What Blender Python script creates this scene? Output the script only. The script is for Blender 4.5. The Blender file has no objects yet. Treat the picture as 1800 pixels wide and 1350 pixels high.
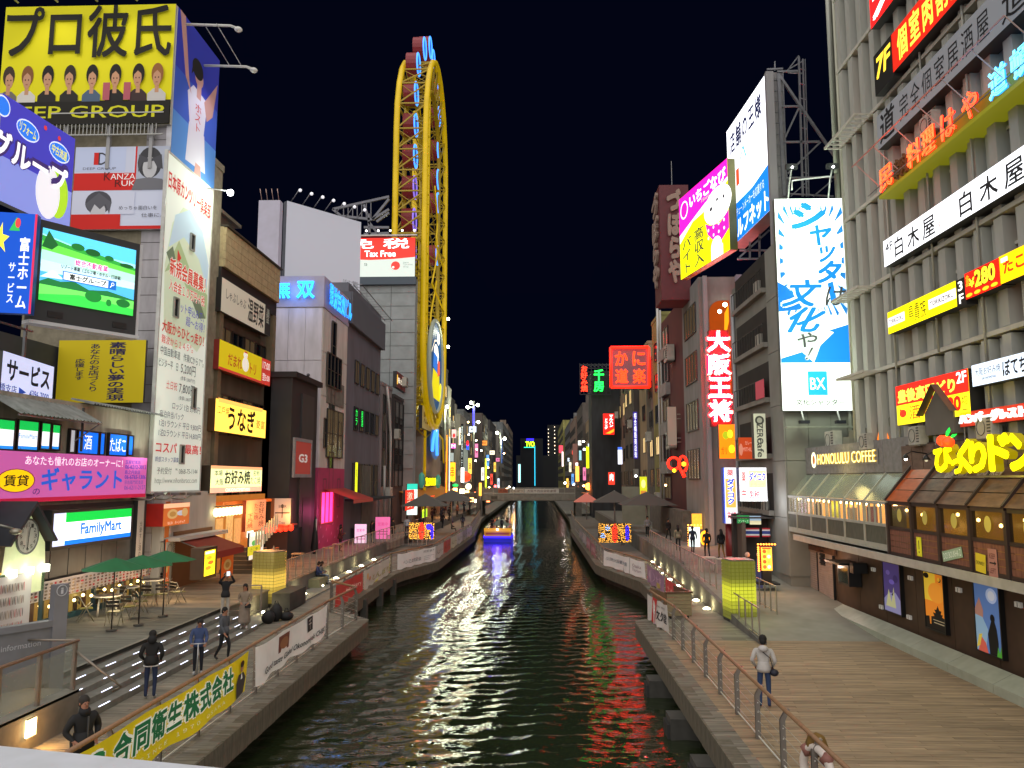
import bpy, math, random
import numpy as np
from mathutils import Vector, Matrix
random.seed(7); rng = np.random.default_rng(5)
S = bpy.context.scene
COL = S.collection
R = math.radians
# ------------------------------------------------------------------ camera
CAM = Vector((0, 0, 6.8)); FOC = 1400.0
YAW = math.atan(45 / FOC); PIT = math.atan(167 / FOC)
cd = bpy.data.cameras.new('camera'); cam = bpy.data.objects.new('camera', cd); COL.objects.link(cam)
cam.location = CAM; cam.rotation_euler = (math.pi / 2 + PIT, 0, YAW)
cd.sensor_width = 36; cd.lens = 36 * FOC / 1800; cd.clip_end = 6000; cd.clip_start = .1
S.camera = cam
# ------------------------------------------------------------------ night sky, soft city glow
W = bpy.data.worlds.new('World'); S.world = W; W.use_nodes = True
nt = W.node_tree; bg = nt.nodes['Background']
sky = nt.nodes.new('ShaderNodeTexSky'); sky.sky_type = 'NISHITA'; sky.sun_disc = False
sky.sun_elevation = R(-4); sky.sun_rotation = R(180)
addc = nt.nodes.new('ShaderNodeMix'); addc.data_type = 'RGBA'; addc.blend_type = 'MIX'; addc.inputs[0].default_value = .97
nt.links.new(sky.outputs[0], addc.inputs[6]); addc.inputs[7].default_value = (.009, .018, .078, 1)
nt.links.new(addc.outputs[2], bg.inputs[0]); bg.inputs[1].default_value = .068
sl = bpy.data.lights.new('city_glow', 'SUN'); so = bpy.data.objects.new('city_glow', sl); COL.objects.link(so)
sl.energy = 3.2; sl.angle = R(140); sl.color = (1, .96, .92); so.rotation_euler = (R(50), 0, R(-2)); sl.specular_factor = 0.15
S.view_settings.view_transform = 'Standard'; S.view_settings.look = 'None'
S.view_settings.exposure = .3; S.view_settings.gamma = 1; S.view_settings.use_curve_mapping = False
S.render.dither_intensity = 0
S.render.engine = 'CYCLES'; cy = S.cycles
cy.use_denoising = True; cy.max_bounces = 5; cy.diffuse_bounces = 2; cy.glossy_bounces = 3; cy.transmission_bounces = 3
cy.transparent_max_bounces = 8; cy.sample_clamp_indirect = 4; cy.caustics_reflective = False; cy.caustics_refractive = False
# ------------------------------------------------------------------ helpers
_f = Vector((-math.sin(YAW) * math.cos(PIT), math.cos(YAW) * math.cos(PIT), math.sin(PIT)))
_r = Vector((math.cos(YAW), math.sin(YAW), 0)); _u = _r.cross(_f)
def ray(x, y): return _f + (x - 900) / FOC * _r + (675 - y) / FOC * _u
def onz(x, y, z=1.1): d = ray(x, y); return CAM + d * ((z - CAM.z) / d.z)
def onx(x, y, X): d = ray(x, y); return CAM + d * (X / d.x)
def ony(x, y, Y): d = ray(x, y); return CAM + d * (Y / d.y)
def projx(p):
    p = Vector(p) - CAM; return 900 + FOC * p.dot(_r) / p.dot(_f)

def H(h):
    h = h.lstrip('#'); c = [int(h[i:i + 2], 16) / 255 for i in (0, 2, 4)]
    return tuple(x / 12.92 if x <= .04045 else ((x + .055) / 1.055) ** 2.4 for x in c)
_mats = {}
def mat(col, rough=.6, metal=0., em=0., dirt=0., scale=1., bump=0., stretch=(1, 1, 1), alpha=1., trans=0., samp=None, emcol=None, attr=False):
    key = (col, rough, metal, em, dirt, scale, bump, stretch, alpha, trans, samp, emcol, attr)
    if key in _mats: return _mats[key]
    c = H(col) if isinstance(col, str) else col
    m = bpy.data.materials.new('m_%d' % len(_mats)); m.use_nodes = True; n = m.node_tree; b = n.nodes['Principled BSDF']
    b.inputs['Base Color'].default_value = (*c, 1); b.inputs['Roughness'].default_value = rough; b.inputs['Metallic'].default_value = metal
    if em > 0:
        b.inputs['Emission Color'].default_value = (*(H(emcol) if emcol else c), 1); b.inputs['Emission Strength'].default_value = em
        m.cycles.emission_sampling = samp or 'AUTO'
    if alpha < 1: b.inputs['Alpha'].default_value = alpha
    if trans: b.inputs['Transmission Weight'].default_value = trans; b.inputs['IOR'].default_value = 1.1
    src = None
    if attr:
        a = n.nodes.new('ShaderNodeAttribute'); a.attribute_name = 'tone'
        mx = n.nodes.new('ShaderNodeMix'); mx.data_type = 'RGBA'; mx.blend_type = 'MULTIPLY'; mx.inputs[0].default_value = 1
        mx.inputs[6].default_value = (*c, 1); n.links.new(a.outputs['Color'], mx.inputs[7]); src = mx.outputs[2]
        n.links.new(src, b.inputs['Base Color'])
    if dirt > 0 or bump > 0:
        tc = n.nodes.new('ShaderNodeTexCoord'); mp = n.nodes.new('ShaderNodeMapping'); mp.inputs['Scale'].default_value = stretch
        n.links.new(tc.outputs['Object'], mp.inputs[0])
        no = n.nodes.new('ShaderNodeTexNoise'); no.inputs['Scale'].default_value = scale; no.inputs['Detail'].default_value = 6; no.inputs['Roughness'].default_value = .62
        n.links.new(mp.outputs[0], no.inputs['Vector'])
        if dirt > 0:
            cr = n.nodes.new('ShaderNodeValToRGB'); cr.color_ramp.elements[0].position = .3; cr.color_ramp.elements[1].position = .68
            k = 1 - dirt; cr.color_ramp.elements[0].color = (k, k, k * .96, 1); cr.color_ramp.elements[1].color = (1.06, 1.06, 1.06, 1)
            n.links.new(no.outputs[0], cr.inputs[0])
            m2 = n.nodes.new('ShaderNodeMix'); m2.data_type = 'RGBA'; m2.blend_type = 'MULTIPLY'; m2.inputs[0].default_value = 1
            if src: n.links.new(src, m2.inputs[6])
            else: m2.inputs[6].default_value = (*c, 1)
            n.links.new(cr.outputs[0], m2.inputs[7]); n.links.new(m2.outputs[2], b.inputs['Base Color'])
        if bump > 0:
            bp = n.nodes.new('ShaderNodeBump'); bp.inputs['Strength'].default_value = bump; bp.inputs['Distance'].default_value = .03
            n.links.new(no.outputs[0], bp.inputs['Height']); n.links.new(bp.outputs[0], b.inputs['Normal'])
    _mats[key] = m; return m
def wallm(col, dirt=.35): return mat(col, .8, dirt=min(.6, dirt * 1.35), scale=1.1, bump=.25, stretch=(1, 1, .25))
def metal(col='#8a8a8c', rough=.4): return mat(col, rough, metal=.6, dirt=.2, scale=3)
def lit(col, e=1.): return mat(col, .85, em=e, samp='FRONT')
def ink(col, e=0.):
    return mat(col, .85, em=e, samp='NONE') if e > 0 else mat(col, .85)
DARK = mat('#1b1b1d', .5, dirt=.3, scale=2)
GLASS = mat('#11161a', .08, metal=.0)
GLASSW = mat('#c9862f', .3, em=1.5, samp='FRONT', dirt=.75, scale=2.2)
GLASSD = mat('#2b2620', .12, em=.05, emcol='#ffcf90', samp='NONE')
GLASSB = mat('#6f6d64', .35, dirt=.3, scale=3, stretch=(1, 1, 6))
CLEAR = mat('#bfcfc8', .05, alpha=.25)

class MB:
    def __init__(s): s.v = []; s.f = []; s.m = []; s.ms = []; s.sm = []; s.tone = []
    def mi(s, m):
        if m not in s.ms: s.ms.append(m)
        return s.ms.index(m)
    def add(s, vs, fs, m, smooth=False, tone=1.):
        o = len(s.v); s.v.extend(tuple(v) for v in vs); i = s.mi(m)
        for f in fs: s.f.append(tuple(o + k for k in f)); s.m.append(i); s.sm.append(smooth); s.tone.append(tone)
        return s
    def box(s, x0, x1, y0, y1, z0, z1, m, tone=1.):
        if x0 > x1: x0, x1 = x1, x0
        if y0 > y1: y0, y1 = y1, y0
        return s.add([(x0, y0, z0), (x1, y0, z0), (x1, y1, z0), (x0, y1, z0), (x0, y0, z1), (x1, y0, z1), (x1, y1, z1), (x0, y1, z1)],
                     [(0, 3, 2, 1), (4, 5, 6, 7), (0, 1, 5, 4), (1, 2, 6, 5), (2, 3, 7, 6), (3, 0, 4, 7)], m, tone=tone)
    def quad(s, a, b, c, d, m): return s.add([a, b, c, d], [(0, 1, 2, 3)], m)
    def prism(s, poly, z0, z1, m):
        n = len(poly); vs = [(*p, z0) for p in poly] + [(*p, z1) for p in poly]
        a = sum(poly[i][0] * poly[(i + 1) % n][1] - poly[(i + 1) % n][0] * poly[i][1] for i in range(n))
        fs = [tuple(range(n, 2 * n)), tuple(range(n - 1, -1, -1))] + [(i, (i + 1) % n, n + (i + 1) % n, n + i) for i in range(n)]
        if a < 0: fs = [f[::-1] for f in fs]
        return s.add(vs, fs, m)
    def tube(s, pts, r, m, n=6, closed=False, smooth=True, caps=True):
        pts = [Vector(p) for p in pts]; N = len(pts); vs = []; fs = []
        rr = r if isinstance(r, (list, tuple)) else [r] * N
        up0 = None
        for i, p in enumerate(pts):
            a = pts[i - 1] if (i > 0 or closed) else p; b = pts[(i + 1) % N] if (i < N - 1 or closed) else p
            t = (b - a)
            t = t.normalized() if t.length > 1e-9 else Vector((0, 0, 1))
            if up0 is None: up0 = Vector((0, 0, 1)) if abs(t.z) < .9 else Vector((1, 0, 0))
            x = t.cross(up0)
            if x.length < 1e-4: x = t.cross(Vector((0, 1, 0)) if abs(t.y) < .9 else Vector((1, 0, 0)))
            x.normalize(); y = x.cross(t); 
            for k in range(n):
                an = 2 * math.pi * (k + .5) / n; vs.append(p + (x * math.cos(an) + y * math.sin(an)) * rr[i])
        for i in range(N if closed else N - 1):
            j = (i + 1) % N
            for k in range(n): fs.append((i * n + k, j * n + k, j * n + (k + 1) % n, i * n + (k + 1) % n))
        if caps and not closed: fs += [tuple(range(n)), tuple(reversed(range((N - 1) * n, N * n)))]
        return s.add(vs, fs, m, smooth)
    def bar(s, a, b, w, m): return s.tube([a, b], w * .7, m, 4, smooth=False)
    def sphere(s, c, r, m, n=8, sz=1.):
        vs = []; fs = []; k = n // 2 + 1; rz = r * sz
        for i in range(k):
            th = math.pi * i / (k - 1)
            for j in range(n): a = 2 * math.pi * j / n; vs.append((c[0] + r * math.sin(th) * math.cos(a), c[1] + r * math.sin(th) * math.sin(a), c[2] + rz * math.cos(th)))
        for i in range(k - 1):
            for j in range(n): fs.append((i * n + j, (i + 1) * n + j, (i + 1) * n + (j + 1) % n, i * n + (j + 1) % n))
        return s.add(vs, fs, m, True)
    def build(s, name, parent=None, mw=None, **kw):
        me = bpy.data.meshes.new(name); me.from_pydata(s.v, [], s.f)
        for m in s.ms: me.materials.append(m)
        me.polygons.foreach_set('material_index', s.m); me.polygons.foreach_set('use_smooth', s.sm)
        if any(t != 1. for t in s.tone):
            at = me.attributes.new('tone', 'FLOAT_COLOR', 'CORNER'); d = []
            for p, t in zip(me.polygons, s.tone): d += [t, t, t, 1] * p.loop_total
            at.data.foreach_set('color', d)
        me.update()
        return put(name, me, parent, mw, **kw)
def put(name, me, parent=None, mw=None, **kw):
    o = bpy.data.objects.new(name, me); COL.objects.link(o)
    if parent is not None: o.parent = parent
    if mw is not None: o.matrix_basis = mw
    for k, v in kw.items(): o[k] = v
    return o
def root(name, label, cat, loc=(0, 0, 0), rz=0, mw=None, group=None):
    o = bpy.data.objects.new(name, None); COL.objects.link(o); o.empty_display_size = .2
    if mw is not None: o.matrix_basis = mw
    else: o.location = loc; o.rotation_euler = (0, 0, rz)
    o['label'] = label; o['category'] = cat
    if group: o['group'] = group
    return o
def copy_tree(o, label=None, loc=None, rz=None, parent=None):
    c = o.copy(); COL.objects.link(c); c.parent = parent
    if label: c['label'] = label
    if loc is not None: c.location = loc
    if rz is not None: c.rotation_euler = (0, 0, rz)
    for ch in list(o.children): copy_tree(ch, parent=c)
    return c
def lamp(loc, col, power, radius=.1, kind='POINT', rot=None, spot=None, size=None):
    l = bpy.data.lights.new('lamp_light', kind); l.energy = power; l.color = H(col)
    if kind != 'AREA': l.shadow_soft_size = radius
    if spot: l.spot_size = R(spot); l.spot_blend = .7
    o = bpy.data.objects.new('lamp_light', l); COL.objects.link(o); o.location = loc
    if rot is not None: o.rotation_euler = Vector(rot).to_track_quat('-Z', 'Y').to_euler()
    return o
ORD = ['first', 'second', 'third', 'fourth', 'fifth', 'sixth', 'seventh', 'eighth', 'ninth', 'tenth', 'eleventh', 'twelfth', 'thirteenth', 'fourteenth', 'fifteenth', 'sixteenth', 'seventeenth', 'eighteenth', 'nineteenth', 'twentieth', 'twenty-first', 'twenty-second', 'twenty-third', 'twenty-fourth', 'twenty-fifth', 'twenty-sixth', 'twenty-seventh', 'twenty-eighth', 'twenty-ninth', 'thirtieth']
# ---- text
_tx = {}
def text_mesh(body, bold=0., shear=0., vert=False, outline=0., space=1.):
    key = (body, bold, shear, vert, outline, space)
    if key in _tx: return _tx[key]
    t = bpy.data.curves.new('t', 'FONT'); t.body = '\n'.join(body) if vert else body; t.size = 1; t.resolution_u = 2
    t.align_x = 'CENTER' if vert else 'LEFT'; t.shear = shear; t.space_line = .98 * space; t.space_character = 1. if vert else space
    if outline: t.fill_mode = 'NONE'; t.bevel_depth = outline; t.bevel_resolution = 0
    o = bpy.data.objects.new('t', t); m = o.to_mesh()
    nv = len(m.vertices); co = np.zeros(nv * 3); m.vertices.foreach_get('co', co); co = co.reshape(-1, 3)
    fs = [tuple(p.vertices) for p in m.polygons]; o.to_mesh_clear(); bpy.data.objects.remove(o); bpy.data.curves.remove(t)
    if bold and not outline:   # heavier strokes: copies shifted all round, each a hair behind the last
        nb = 8 if bold > .055 else 4; base = co.copy(); f0 = list(fs); parts_ = [base]
        for i in range(nb):
            an = 2 * math.pi * (i + .5) / nb; c2 = base.copy(); c2[:, 0] += bold * math.cos(an); c2[:, 1] += bold * math.sin(an); c2[:, 2] -= .0003 * (i + 1); parts_.append(c2)
            fs = fs + [tuple(v + nv * (i + 1) for v in f) for f in f0]
        co = np.concatenate(parts_)
    lo = co[:, :2].min(0); hi = co[:, :2].max(0)
    co[:, 0] = (co[:, 0] - lo[0]) / max(hi[0] - lo[0], 1e-6); co[:, 1] = (co[:, 1] - lo[1]) / max(hi[1] - lo[1], 1e-6)
    _tx[key] = (co, fs); return _tx[key]
# ---- frames (local x = viewer's right, y = up, z = towards viewer)
def frame(o, phi):
    u = Vector((math.cos(phi), math.sin(phi), 0)); v = Vector((0, 0, 1)); n = u.cross(v)
    return Matrix(((u.x, v.x, n.x, o[0]), (u.y, v.y, n.y, o[1]), (u.z, v.z, n.z, o[2]), (0, 0, 0, 1)))
def frX(xl, yb, yt, xr, X):
    a = onx(xl, yb, X); z1 = ony(xl, yt, a.y).z; zm = (a.z + z1) / 2
    lo, hi = (a.y, 400.) if X < 0 else (5., a.y)
    for _ in range(50):
        m = (lo + hi) / 2
        if projx((X, m, zm)) < xr: (lo, hi) = (m, hi) if X < 0 else (lo, m)
        else: (lo, hi) = (lo, m) if X < 0 else (m, hi)
    return frame(a, math.pi / 2 if X < 0 else -math.pi / 2), abs(m - a.y), z1 - a.z
def frY(xl, yb, xr, yt, Y):
    a = ony(xl, yb, Y); b = ony(xr, yb, Y); c = ony((xl + xr) / 2, yt, Y)
    return frame(a, 0), b.x - a.x, c.z - a.z
def frB(bl, tl, br, tr, D):
    a = ony(*bl, D); ht = Vector((a.x, a.y)).length
    d = ray(*tl); k = ht / math.hypot(d.x, d.y); z1 = CAM.z + d.z * k; Hh = z1 - a.z
    e = ray(*br); g = ray(*tr); eh = math.hypot(e.x, e.y); gh = math.hypot(g.x, g.y)
    t = Hh / (g.z / gh - e.z / eh)
    b = CAM + e * (t / eh)
    return frame(a, math.atan2(b.y - a.y, b.x - a.x)), math.hypot(b.x - a.x, b.y - a.y), Hh
def draw(mb_t, mb_a, art, Wd, Ht, e, z0=.006, dz=.0015):
    """art in percent of the face: r rect, t text, c ellipse, p polygon, l line"""
    z = z0; X = lambda v: v * Wd / 100; Y = lambda v: v * Ht / 100
    for a in art:
        k = a[0]; ee = e
        if k == 't':
            _, body, x0, y0, x1, y1, col = a[:7]; o = a[7] if len(a) > 7 else {}
            if 'e' in o: ee = o['e']
            if o.get('halo'):
                co, fs = text_mesh(body, o.get('bold', 0) + o['halo'][1], o.get('shear', 0), o.get('vert', False), 0, o.get('space', 1.))
                g = .012 * (x1 - x0) if False else 0
                q_ = .5 * o['halo'][1] / max(1, len(body)) * (x1 - x0) * (0 if o.get('vert') else 1); r_ = .5 * o['halo'][1] * (y1 - y0) / (len(body) if o.get('vert') else 1)
                mb_t.add([(X(x0 - q_ + (x1 - x0 + 2 * q_) * v[0]), Y(y0 - r_ + (y1 - y0 + 2 * r_) * v[1]), z + v[2]) for v in co], fs, ink(o['halo'][0], ee)); z += dz
            co, fs = text_mesh(body, o.get('bold', 0), o.get('shear', 0), o.get('vert', False), o.get('outline', 0), o.get('space', 1.))
            zz = o.get('lift', 0); rot = o.get('rot', 0)
            vs = []
            for v in co:
                x = X(x0 + (x1 - x0) * v[0]); y = Y(y0 + (y1 - y0) * v[1])
                if rot: cx, cy = X((x0 + x1) / 2), Y((y0 + y1) / 2); c, s_ = math.cos(R(rot)), math.sin(R(rot)); x, y = cx + (x - cx) * c - (y - cy) * s_, cy + (x - cx) * s_ + (y - cy) * c
                vs.append((x, y, z + zz + v[2]))
            mb_t.add(vs, fs, ink(col, ee))
            if zz and not o.get('outline'):   # letters with their own depth
                n = len(vs); from collections import Counter
                ed = Counter()
                for f in fs:
                    for i in range(len(f)): ed[(f[i], f[(i + 1) % len(f)])] += 1
                sd = [(i, j) for (i, j) in ed if (j, i) not in ed]
                mb_t.add(vs + [(v[0], v[1], z) for v in vs], [(j, i, i + n, j + n) for i, j in sd], ink(o.get('side', col), ee * .6))
        elif k == 'r': _, x0, y0, x1, y1, col = a[:6]; ee = a[6] if len(a) > 6 else e; mb_a.add([(X(x0), Y(y0), z), (X(x1), Y(y0), z), (X(x1), Y(y1), z), (X(x0), Y(y1), z)], [(0, 1, 2, 3)], ink(col, ee))
        elif k == 'c':
            _, cx, cy, rx, ry, col = a[:6]; ee = a[6] if len(a) > 6 else e
            mb_a.add([(X(cx + rx * math.cos(i * math.pi / 10)), Y(cy + ry * math.sin(i * math.pi / 10)), z) for i in range(20)], [tuple(range(20))], ink(col, ee))
        elif k == 'p': mb_a.add([(X(p[0]), Y(p[1]), z) for p in a[1]], [tuple(range(len(a[1])))], ink(a[2], a[3] if len(a) > 3 else e))
        elif k == 'l':
            _, pts, w, col = a[:4]
            for i in range(len(pts) - 1):
                p, q = Vector((X(pts[i][0]), Y(pts[i][1]))), Vector((X(pts[i + 1][0]), Y(pts[i + 1][1]))); d = (q - p).normalized() * w * Ht / 200; nn = Vector((-d.y, d.x))
                mb_a.add([(*(p + nn - d), z), (*(p - nn - d), z), (*(q - nn + d), z), (*(q + nn + d), z)], [(0, 1, 2, 3)], ink(col, e))
        z += dz
def sign(name, label, cat, fr, back='#ffffff', e=0., art=(), depth=.3, edge='#3a3a3c', rim=0., group=None, te=None, off=0., fe=None):
    mw, Wd, Ht = fr
    if off: mw = mw @ Matrix.Translation((0, 0, off))
    r = root(name, label, cat, mw=mw, group=group)
    m = MB(); em = mat(edge, .5, dirt=.2, scale=2)
    m.box(0, Wd, 0, Ht, -depth, -.004, em); m.quad((0, 0, 0), (Wd, 0, 0), (Wd, Ht, 0), (0, Ht, 0), lit(back, fe or e) if e > 0 else mat(back, .85, dirt=.12, scale=.8))
    m.build('panel', r)
    if rim:
        f = MB(); f.box(-rim, Wd + rim, -rim, 0, -depth, .03, em).box(-rim, Wd + rim, Ht, Ht + rim, -depth, .03, em).box(-rim, 0, 0, Ht, -depth, .03, em).box(Wd, Wd + rim, 0, Ht, -depth, .03, em); f.build('frame', r)
    t, a = MB(), MB(); draw(t, a, art, Wd, Ht, e if te is None else te)
    if t.v: t.build('lettering', r)
    if a.v: a.build('artwork', r)
    return r
def building(name, label, x0, x1, y0, y1, z1, m, z0=-.5, cat='building', roof=True):
    r = root(name, label, cat, (0, 0, 0))
    MB().box(x0, x1, y0, y1, z0, z1, m).build('wall', r)
    if roof:
        p = MB(); t = .25
        p.box(x0 - .06, x1 + .06, y0 - .06, y0 + t, z1, z1 + .35, m).box(x0 - .06, x1 + .06, y1 - t, y1 + .06, z1, z1 + .35, m).box(x0 - .06, x0 + t, y0 + t, y1 - t, z1, z1 + .35, m).box(x1 - t, x1 + .06, y0 + t, y1 - t, z1, z1 + .35, m)
        p.build('parapet', r)
    return r
_wm = {}
def window(par, mw, w, h, glass=None, frame_c='#3b3835', div=1, bars=0, depth=.09):
    """window part > pane sub-part; mw is a frame at its lower left corner on the wall face"""
    glass = glass or GLASS; key = (round(w, 2), round(h, 2), frame_c, div, bars)
    if key not in _wm:
        fm = mat(frame_c, .5); m = MB(); t = .07
        m.box(0, w, 0, t, 0, depth, fm).box(0, w, h - t, h, 0, depth, fm).box(0, t, t, h - t, 0, depth, fm).box(w - t, w, t, h - t, 0, depth, fm)
        for k in range(1, div): x = w * k / div; m.box(x - t / 2, x + t / 2, t, h - t, 0, depth * .9, fm)
        for k in range(1, bars + 1): y = h * k / (bars + 1); m.box(t, w - t, y - .02, y + .02, 0, depth * .8, fm)
        o = m.build('window', par, mw); _wm[key] = o.data
    else: o = put('window', _wm[key], par, mw)
    k2 = (key, glass)
    if k2 not in _wm:
        p = MB(); p.quad((.06, .06, .03), (w - .06, .06, .03), (w - .06, h - .06, .03), (.06, h - .06, .03), glass); q = p.build('pane', o); _wm[k2] = q.data
    else: put('pane', _wm[k2], o)
    return o
def winrow(par, side, plane, a0, a1, zs, n, w, h, glasses, fc='#3b3835', div=2, bars=0, skip=()):
    """side: 'L' wall at x=plane faces +X (left bank), 'R' faces -X, 'S' wall at y=plane faces the camera"""
    i = 0
    for z in zs:
        for k in range(n):
            i += 1
            if (i - 1) in skip: continue
            c = a0 + (a1 - a0) * (k + .5) / n
            if side == 'L': mw = frame((plane, c - w / 2, z), math.pi / 2)
            elif side == 'R': mw = frame((plane, c + w / 2, z), -math.pi / 2)
            else: mw = frame((c - w / 2, plane, z), 0)
            window(par, mw, w, h, glasses[(i * 7 + k * 3) % len(glasses)], fc, div, bars)
# ================================================================== SETTING
sk = MB(); sk.box(-400, 400, -300, 900, -6, -4, mat('#1a1a1a', .9)); sk.build('ground', kind='structure')
# water: one sheet, real waves
def make_water():
    ys = [4.]
    while ys[-1] < 420: ys.append(ys[-1] + max(.09, ys[-1] * .0042 if ys[-1] < 90 else 1.6))
    xs = np.arange(-10.4, 8.2, .13); ys = np.array(ys)
    Xg, Yg = np.meshgrid(xs, ys); Z = np.zeros_like(Xg); r = np.random.default_rng(3)
    for i in range(46):
        L = .17 * (8.5 ** (r.random() ** 1.25)); k = 2 * math.pi / L; th = r.normal(math.pi / 2, .8)
        amp = .012 * L ** .82 * (.5 + r.random()); ph = r.random() * 7
        fade = np.clip(1 - (Yg * .0042) / (L * .45), 0, 1)
        Z += amp * fade * np.sin(k * (Xg * math.cos(th) + Yg * math.sin(th)) + ph + .8 * np.sin(.35 * Xg + .21 * Yg + i))
    ny, nx = Z.shape; co = np.stack([Xg, Yg, Z * 0.5], -1).reshape(-1, 3)
    idx = np.arange(ny * nx).reshape(ny, nx); f = np.stack([idx[:-1, :-1], idx[:-1, 1:], idx[1:, 1:], idx[1:, :-1]], -1).reshape(-1, 4)
    me = bpy.data.meshes.new('canal_water'); me.vertices.add(len(co)); me.vertices.foreach_set('co', co.ravel())
    me.loops.add(f.size); me.loops.foreach_set('vertex_index', f.ravel()); me.polygons.add(len(f)); me.polygons.foreach_set('loop_start', np.arange(0, f.size, 4)); me.polygons.foreach_set('use_smooth', np.ones(len(f), bool)); me.update(); me.validate()
    m = bpy.data.materials.new('water'); m.use_nodes = True; n = m.node_tree; b = n.nodes['Principled BSDF']
    b.inputs['Base Color'].default_value = (*H('#252d1a'), 1); b.inputs['Roughness'].default_value = .02; b.inputs['IOR'].default_value = 1.6; b.inputs['Specular IOR Level'].default_value = 1.0
    tc = n.nodes.new('ShaderNodeTexCoord'); mp = n.nodes.new('ShaderNodeMapping'); mp.inputs['Scale'].default_value = (.6, 1.4, 1)
    no = n.nodes.new('ShaderNodeTexNoise'); no.inputs['Scale'].default_value = 5.0; no.inputs['Detail'].default_value = 3
    bp = n.nodes.new('ShaderNodeBump'); bp.inputs['Distance'].default_value = .05; bp.inputs['Strength'].default_value = .3
    n.links.new(tc.outputs['Object'], mp.inputs[0]); n.links.new(mp.outputs[0], no.inputs['Vector']); n.links.new(no.outputs[0], bp.inputs['Height']); n.links.new(bp.outputs[0], b.inputs['Normal'])
    me.materials.append(m); put('canal_water', me, kind='structure')
make_water()
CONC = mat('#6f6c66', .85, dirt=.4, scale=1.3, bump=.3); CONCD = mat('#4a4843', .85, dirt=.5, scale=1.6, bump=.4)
WOOD = mat('#a28c70', .72, dirt=.42, scale=2.2, bump=.2, stretch=(.5, 5, 1), attr=True)
WOODD = mat('#8a8476', .75, dirt=.42, scale=2.2, bump=.2, stretch=(.5, 5, 1), attr=True)
GRAYD = mat('#87857a', .8, dirt=.2, scale=1.2, bump=.15)
LZ, UZ, RZ = 1.1, 1.85, 2.1
LE = [(-7.05, -3), (-7.05, 33.2), (-8.75, 35.2), (-8.75, 49.5), (-7.05, 56), (-6.6, 83), (-8.2, 118), (-8.2, 420)]
RE = [(4.05, -3), (4.05, 33.2), (5.85, 35), (5.85, 45.5), (4.0, 54), (3.85, 92), (4.6, 118), (4.6, 420)]
m = MB(); m.prism([(x, y) for x, y in LE] + [(-40, 420), (-40, -3)], .55, LZ - .05, CONC); lq = m.build('promenade_left', kind='structure')
m = MB(); m.prism([(x, y) for x, y in RE] + [(40, 420), (40, -3)], .55, LZ - .05, CONC); rq = m.build('promenade_right', kind='structure')
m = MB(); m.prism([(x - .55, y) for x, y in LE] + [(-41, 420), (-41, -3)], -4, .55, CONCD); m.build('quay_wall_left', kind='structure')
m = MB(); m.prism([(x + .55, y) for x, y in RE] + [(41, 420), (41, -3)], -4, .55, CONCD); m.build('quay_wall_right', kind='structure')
def edge_at(E_, y):
    for (x0, y0), (x1, y1) in zip(E_, E_[1:]):
        if y0 <= y <= y1: return x0 + (x1 - x0) * (y - y0) / (y1 - y0)
    return E_[-1][0]
# deck boards of the two lower promenades and of the upper walkways: real boards, joined (each board is thinner than a finger in the photo)
def boards(name, xf, y0, y1, z, m, par, pitch=.145, L=2.4, th=.05):
    b = MB(); y = y0; k = 0
    while y < y1:
        xa, xb = xf(y); off = (k * .77) % L; x = xa - off
        while x < xb:
            u0, u1 = max(x, xa), min(x + L - .008, xb)
            if u1 - u0 > .05: b.box(u0, u1, y, y + pitch - .012, z - th, z + random.uniform(-.003, .003), m, tone=random.choice((.8, .88, .94, .97, 1., 1.04, 1.14)) * random.uniform(.92, 1.08) * (.93 + .1 * math.sin(u0 * .9 + 1.7 * math.sin(y * .31)) * math.sin(y * .55)))
            x += L
        y += pitch; k += 1
    b.build(name, par, kind='stuff')
boards('deck_boards', lambda y: (edge_at(RE, y) + .35, 13.05), 11, 29.4, LZ, WOOD, rq)
boards('deck_boards', lambda y: (edge_at(RE, y) + .35, 7.7), 29.4, 60, LZ, WOODD, rq, .29, 3)
boards('deck_boards', lambda y: (-10.74, edge_at(LE, y) - .35), 11, 60, LZ, WOODD, lq, .2)
m = MB(); m.box(-12.0, -11, 31, 60, LZ - .05, LZ, GRAYD); m.build('paving', lq)
# edge beam: timber facing blocks, each one a part
def edge_blocks(E_, par, y0, y1, step, side):
    me = None; y = y0
    while y < y1:
        xa, xb = edge_at(E_, y), edge_at(E_, y + step); an = math.atan2(step, xb - xa); L = math.hypot(step, xb - xa)
        if me is None:
            q = MB(); q.box(.01, step - .012, -.17, .17, .0, .58, mat('#6b6455', .85, dirt=.5, scale=4, bump=.5, stretch=(4, 1, 1))); o = q.build('cladding_block', par); me = o.data
        else: o = put('cladding_block', me, par)
        o.location = (xa + side * .0, y, .53 + random.uniform(-.012, .008)); o.rotation_euler = (0, 0, an); o.scale = (L / step, 1, 1); y += step
edge_blocks(RE, rq, 9, 33, .5, 1); edge_blocks(LE, lq, 9, 33, .5, -1); edge_blocks(RE, rq, 35, 92, 1.5, 1); edge_blocks(LE, lq, 35, 83, 1.5, -1)
# coping boards lying on the edge
for E_, par, s in ((RE, rq, 1), (LE, lq, -1)):
    q = MB(); y = 9.
    while y < 60:
        st = .15 if y < 34 else .5; x = edge_at(E_, y); q.box(x - .12 * s, x + .42 * s, y, y + st - .012, LZ - .02, LZ + random.uniform(.0, .012), WOODD, tone=random.uniform(.6, .95)); y += st
    q.build('coping_boards', par, kind='stuff')
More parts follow.
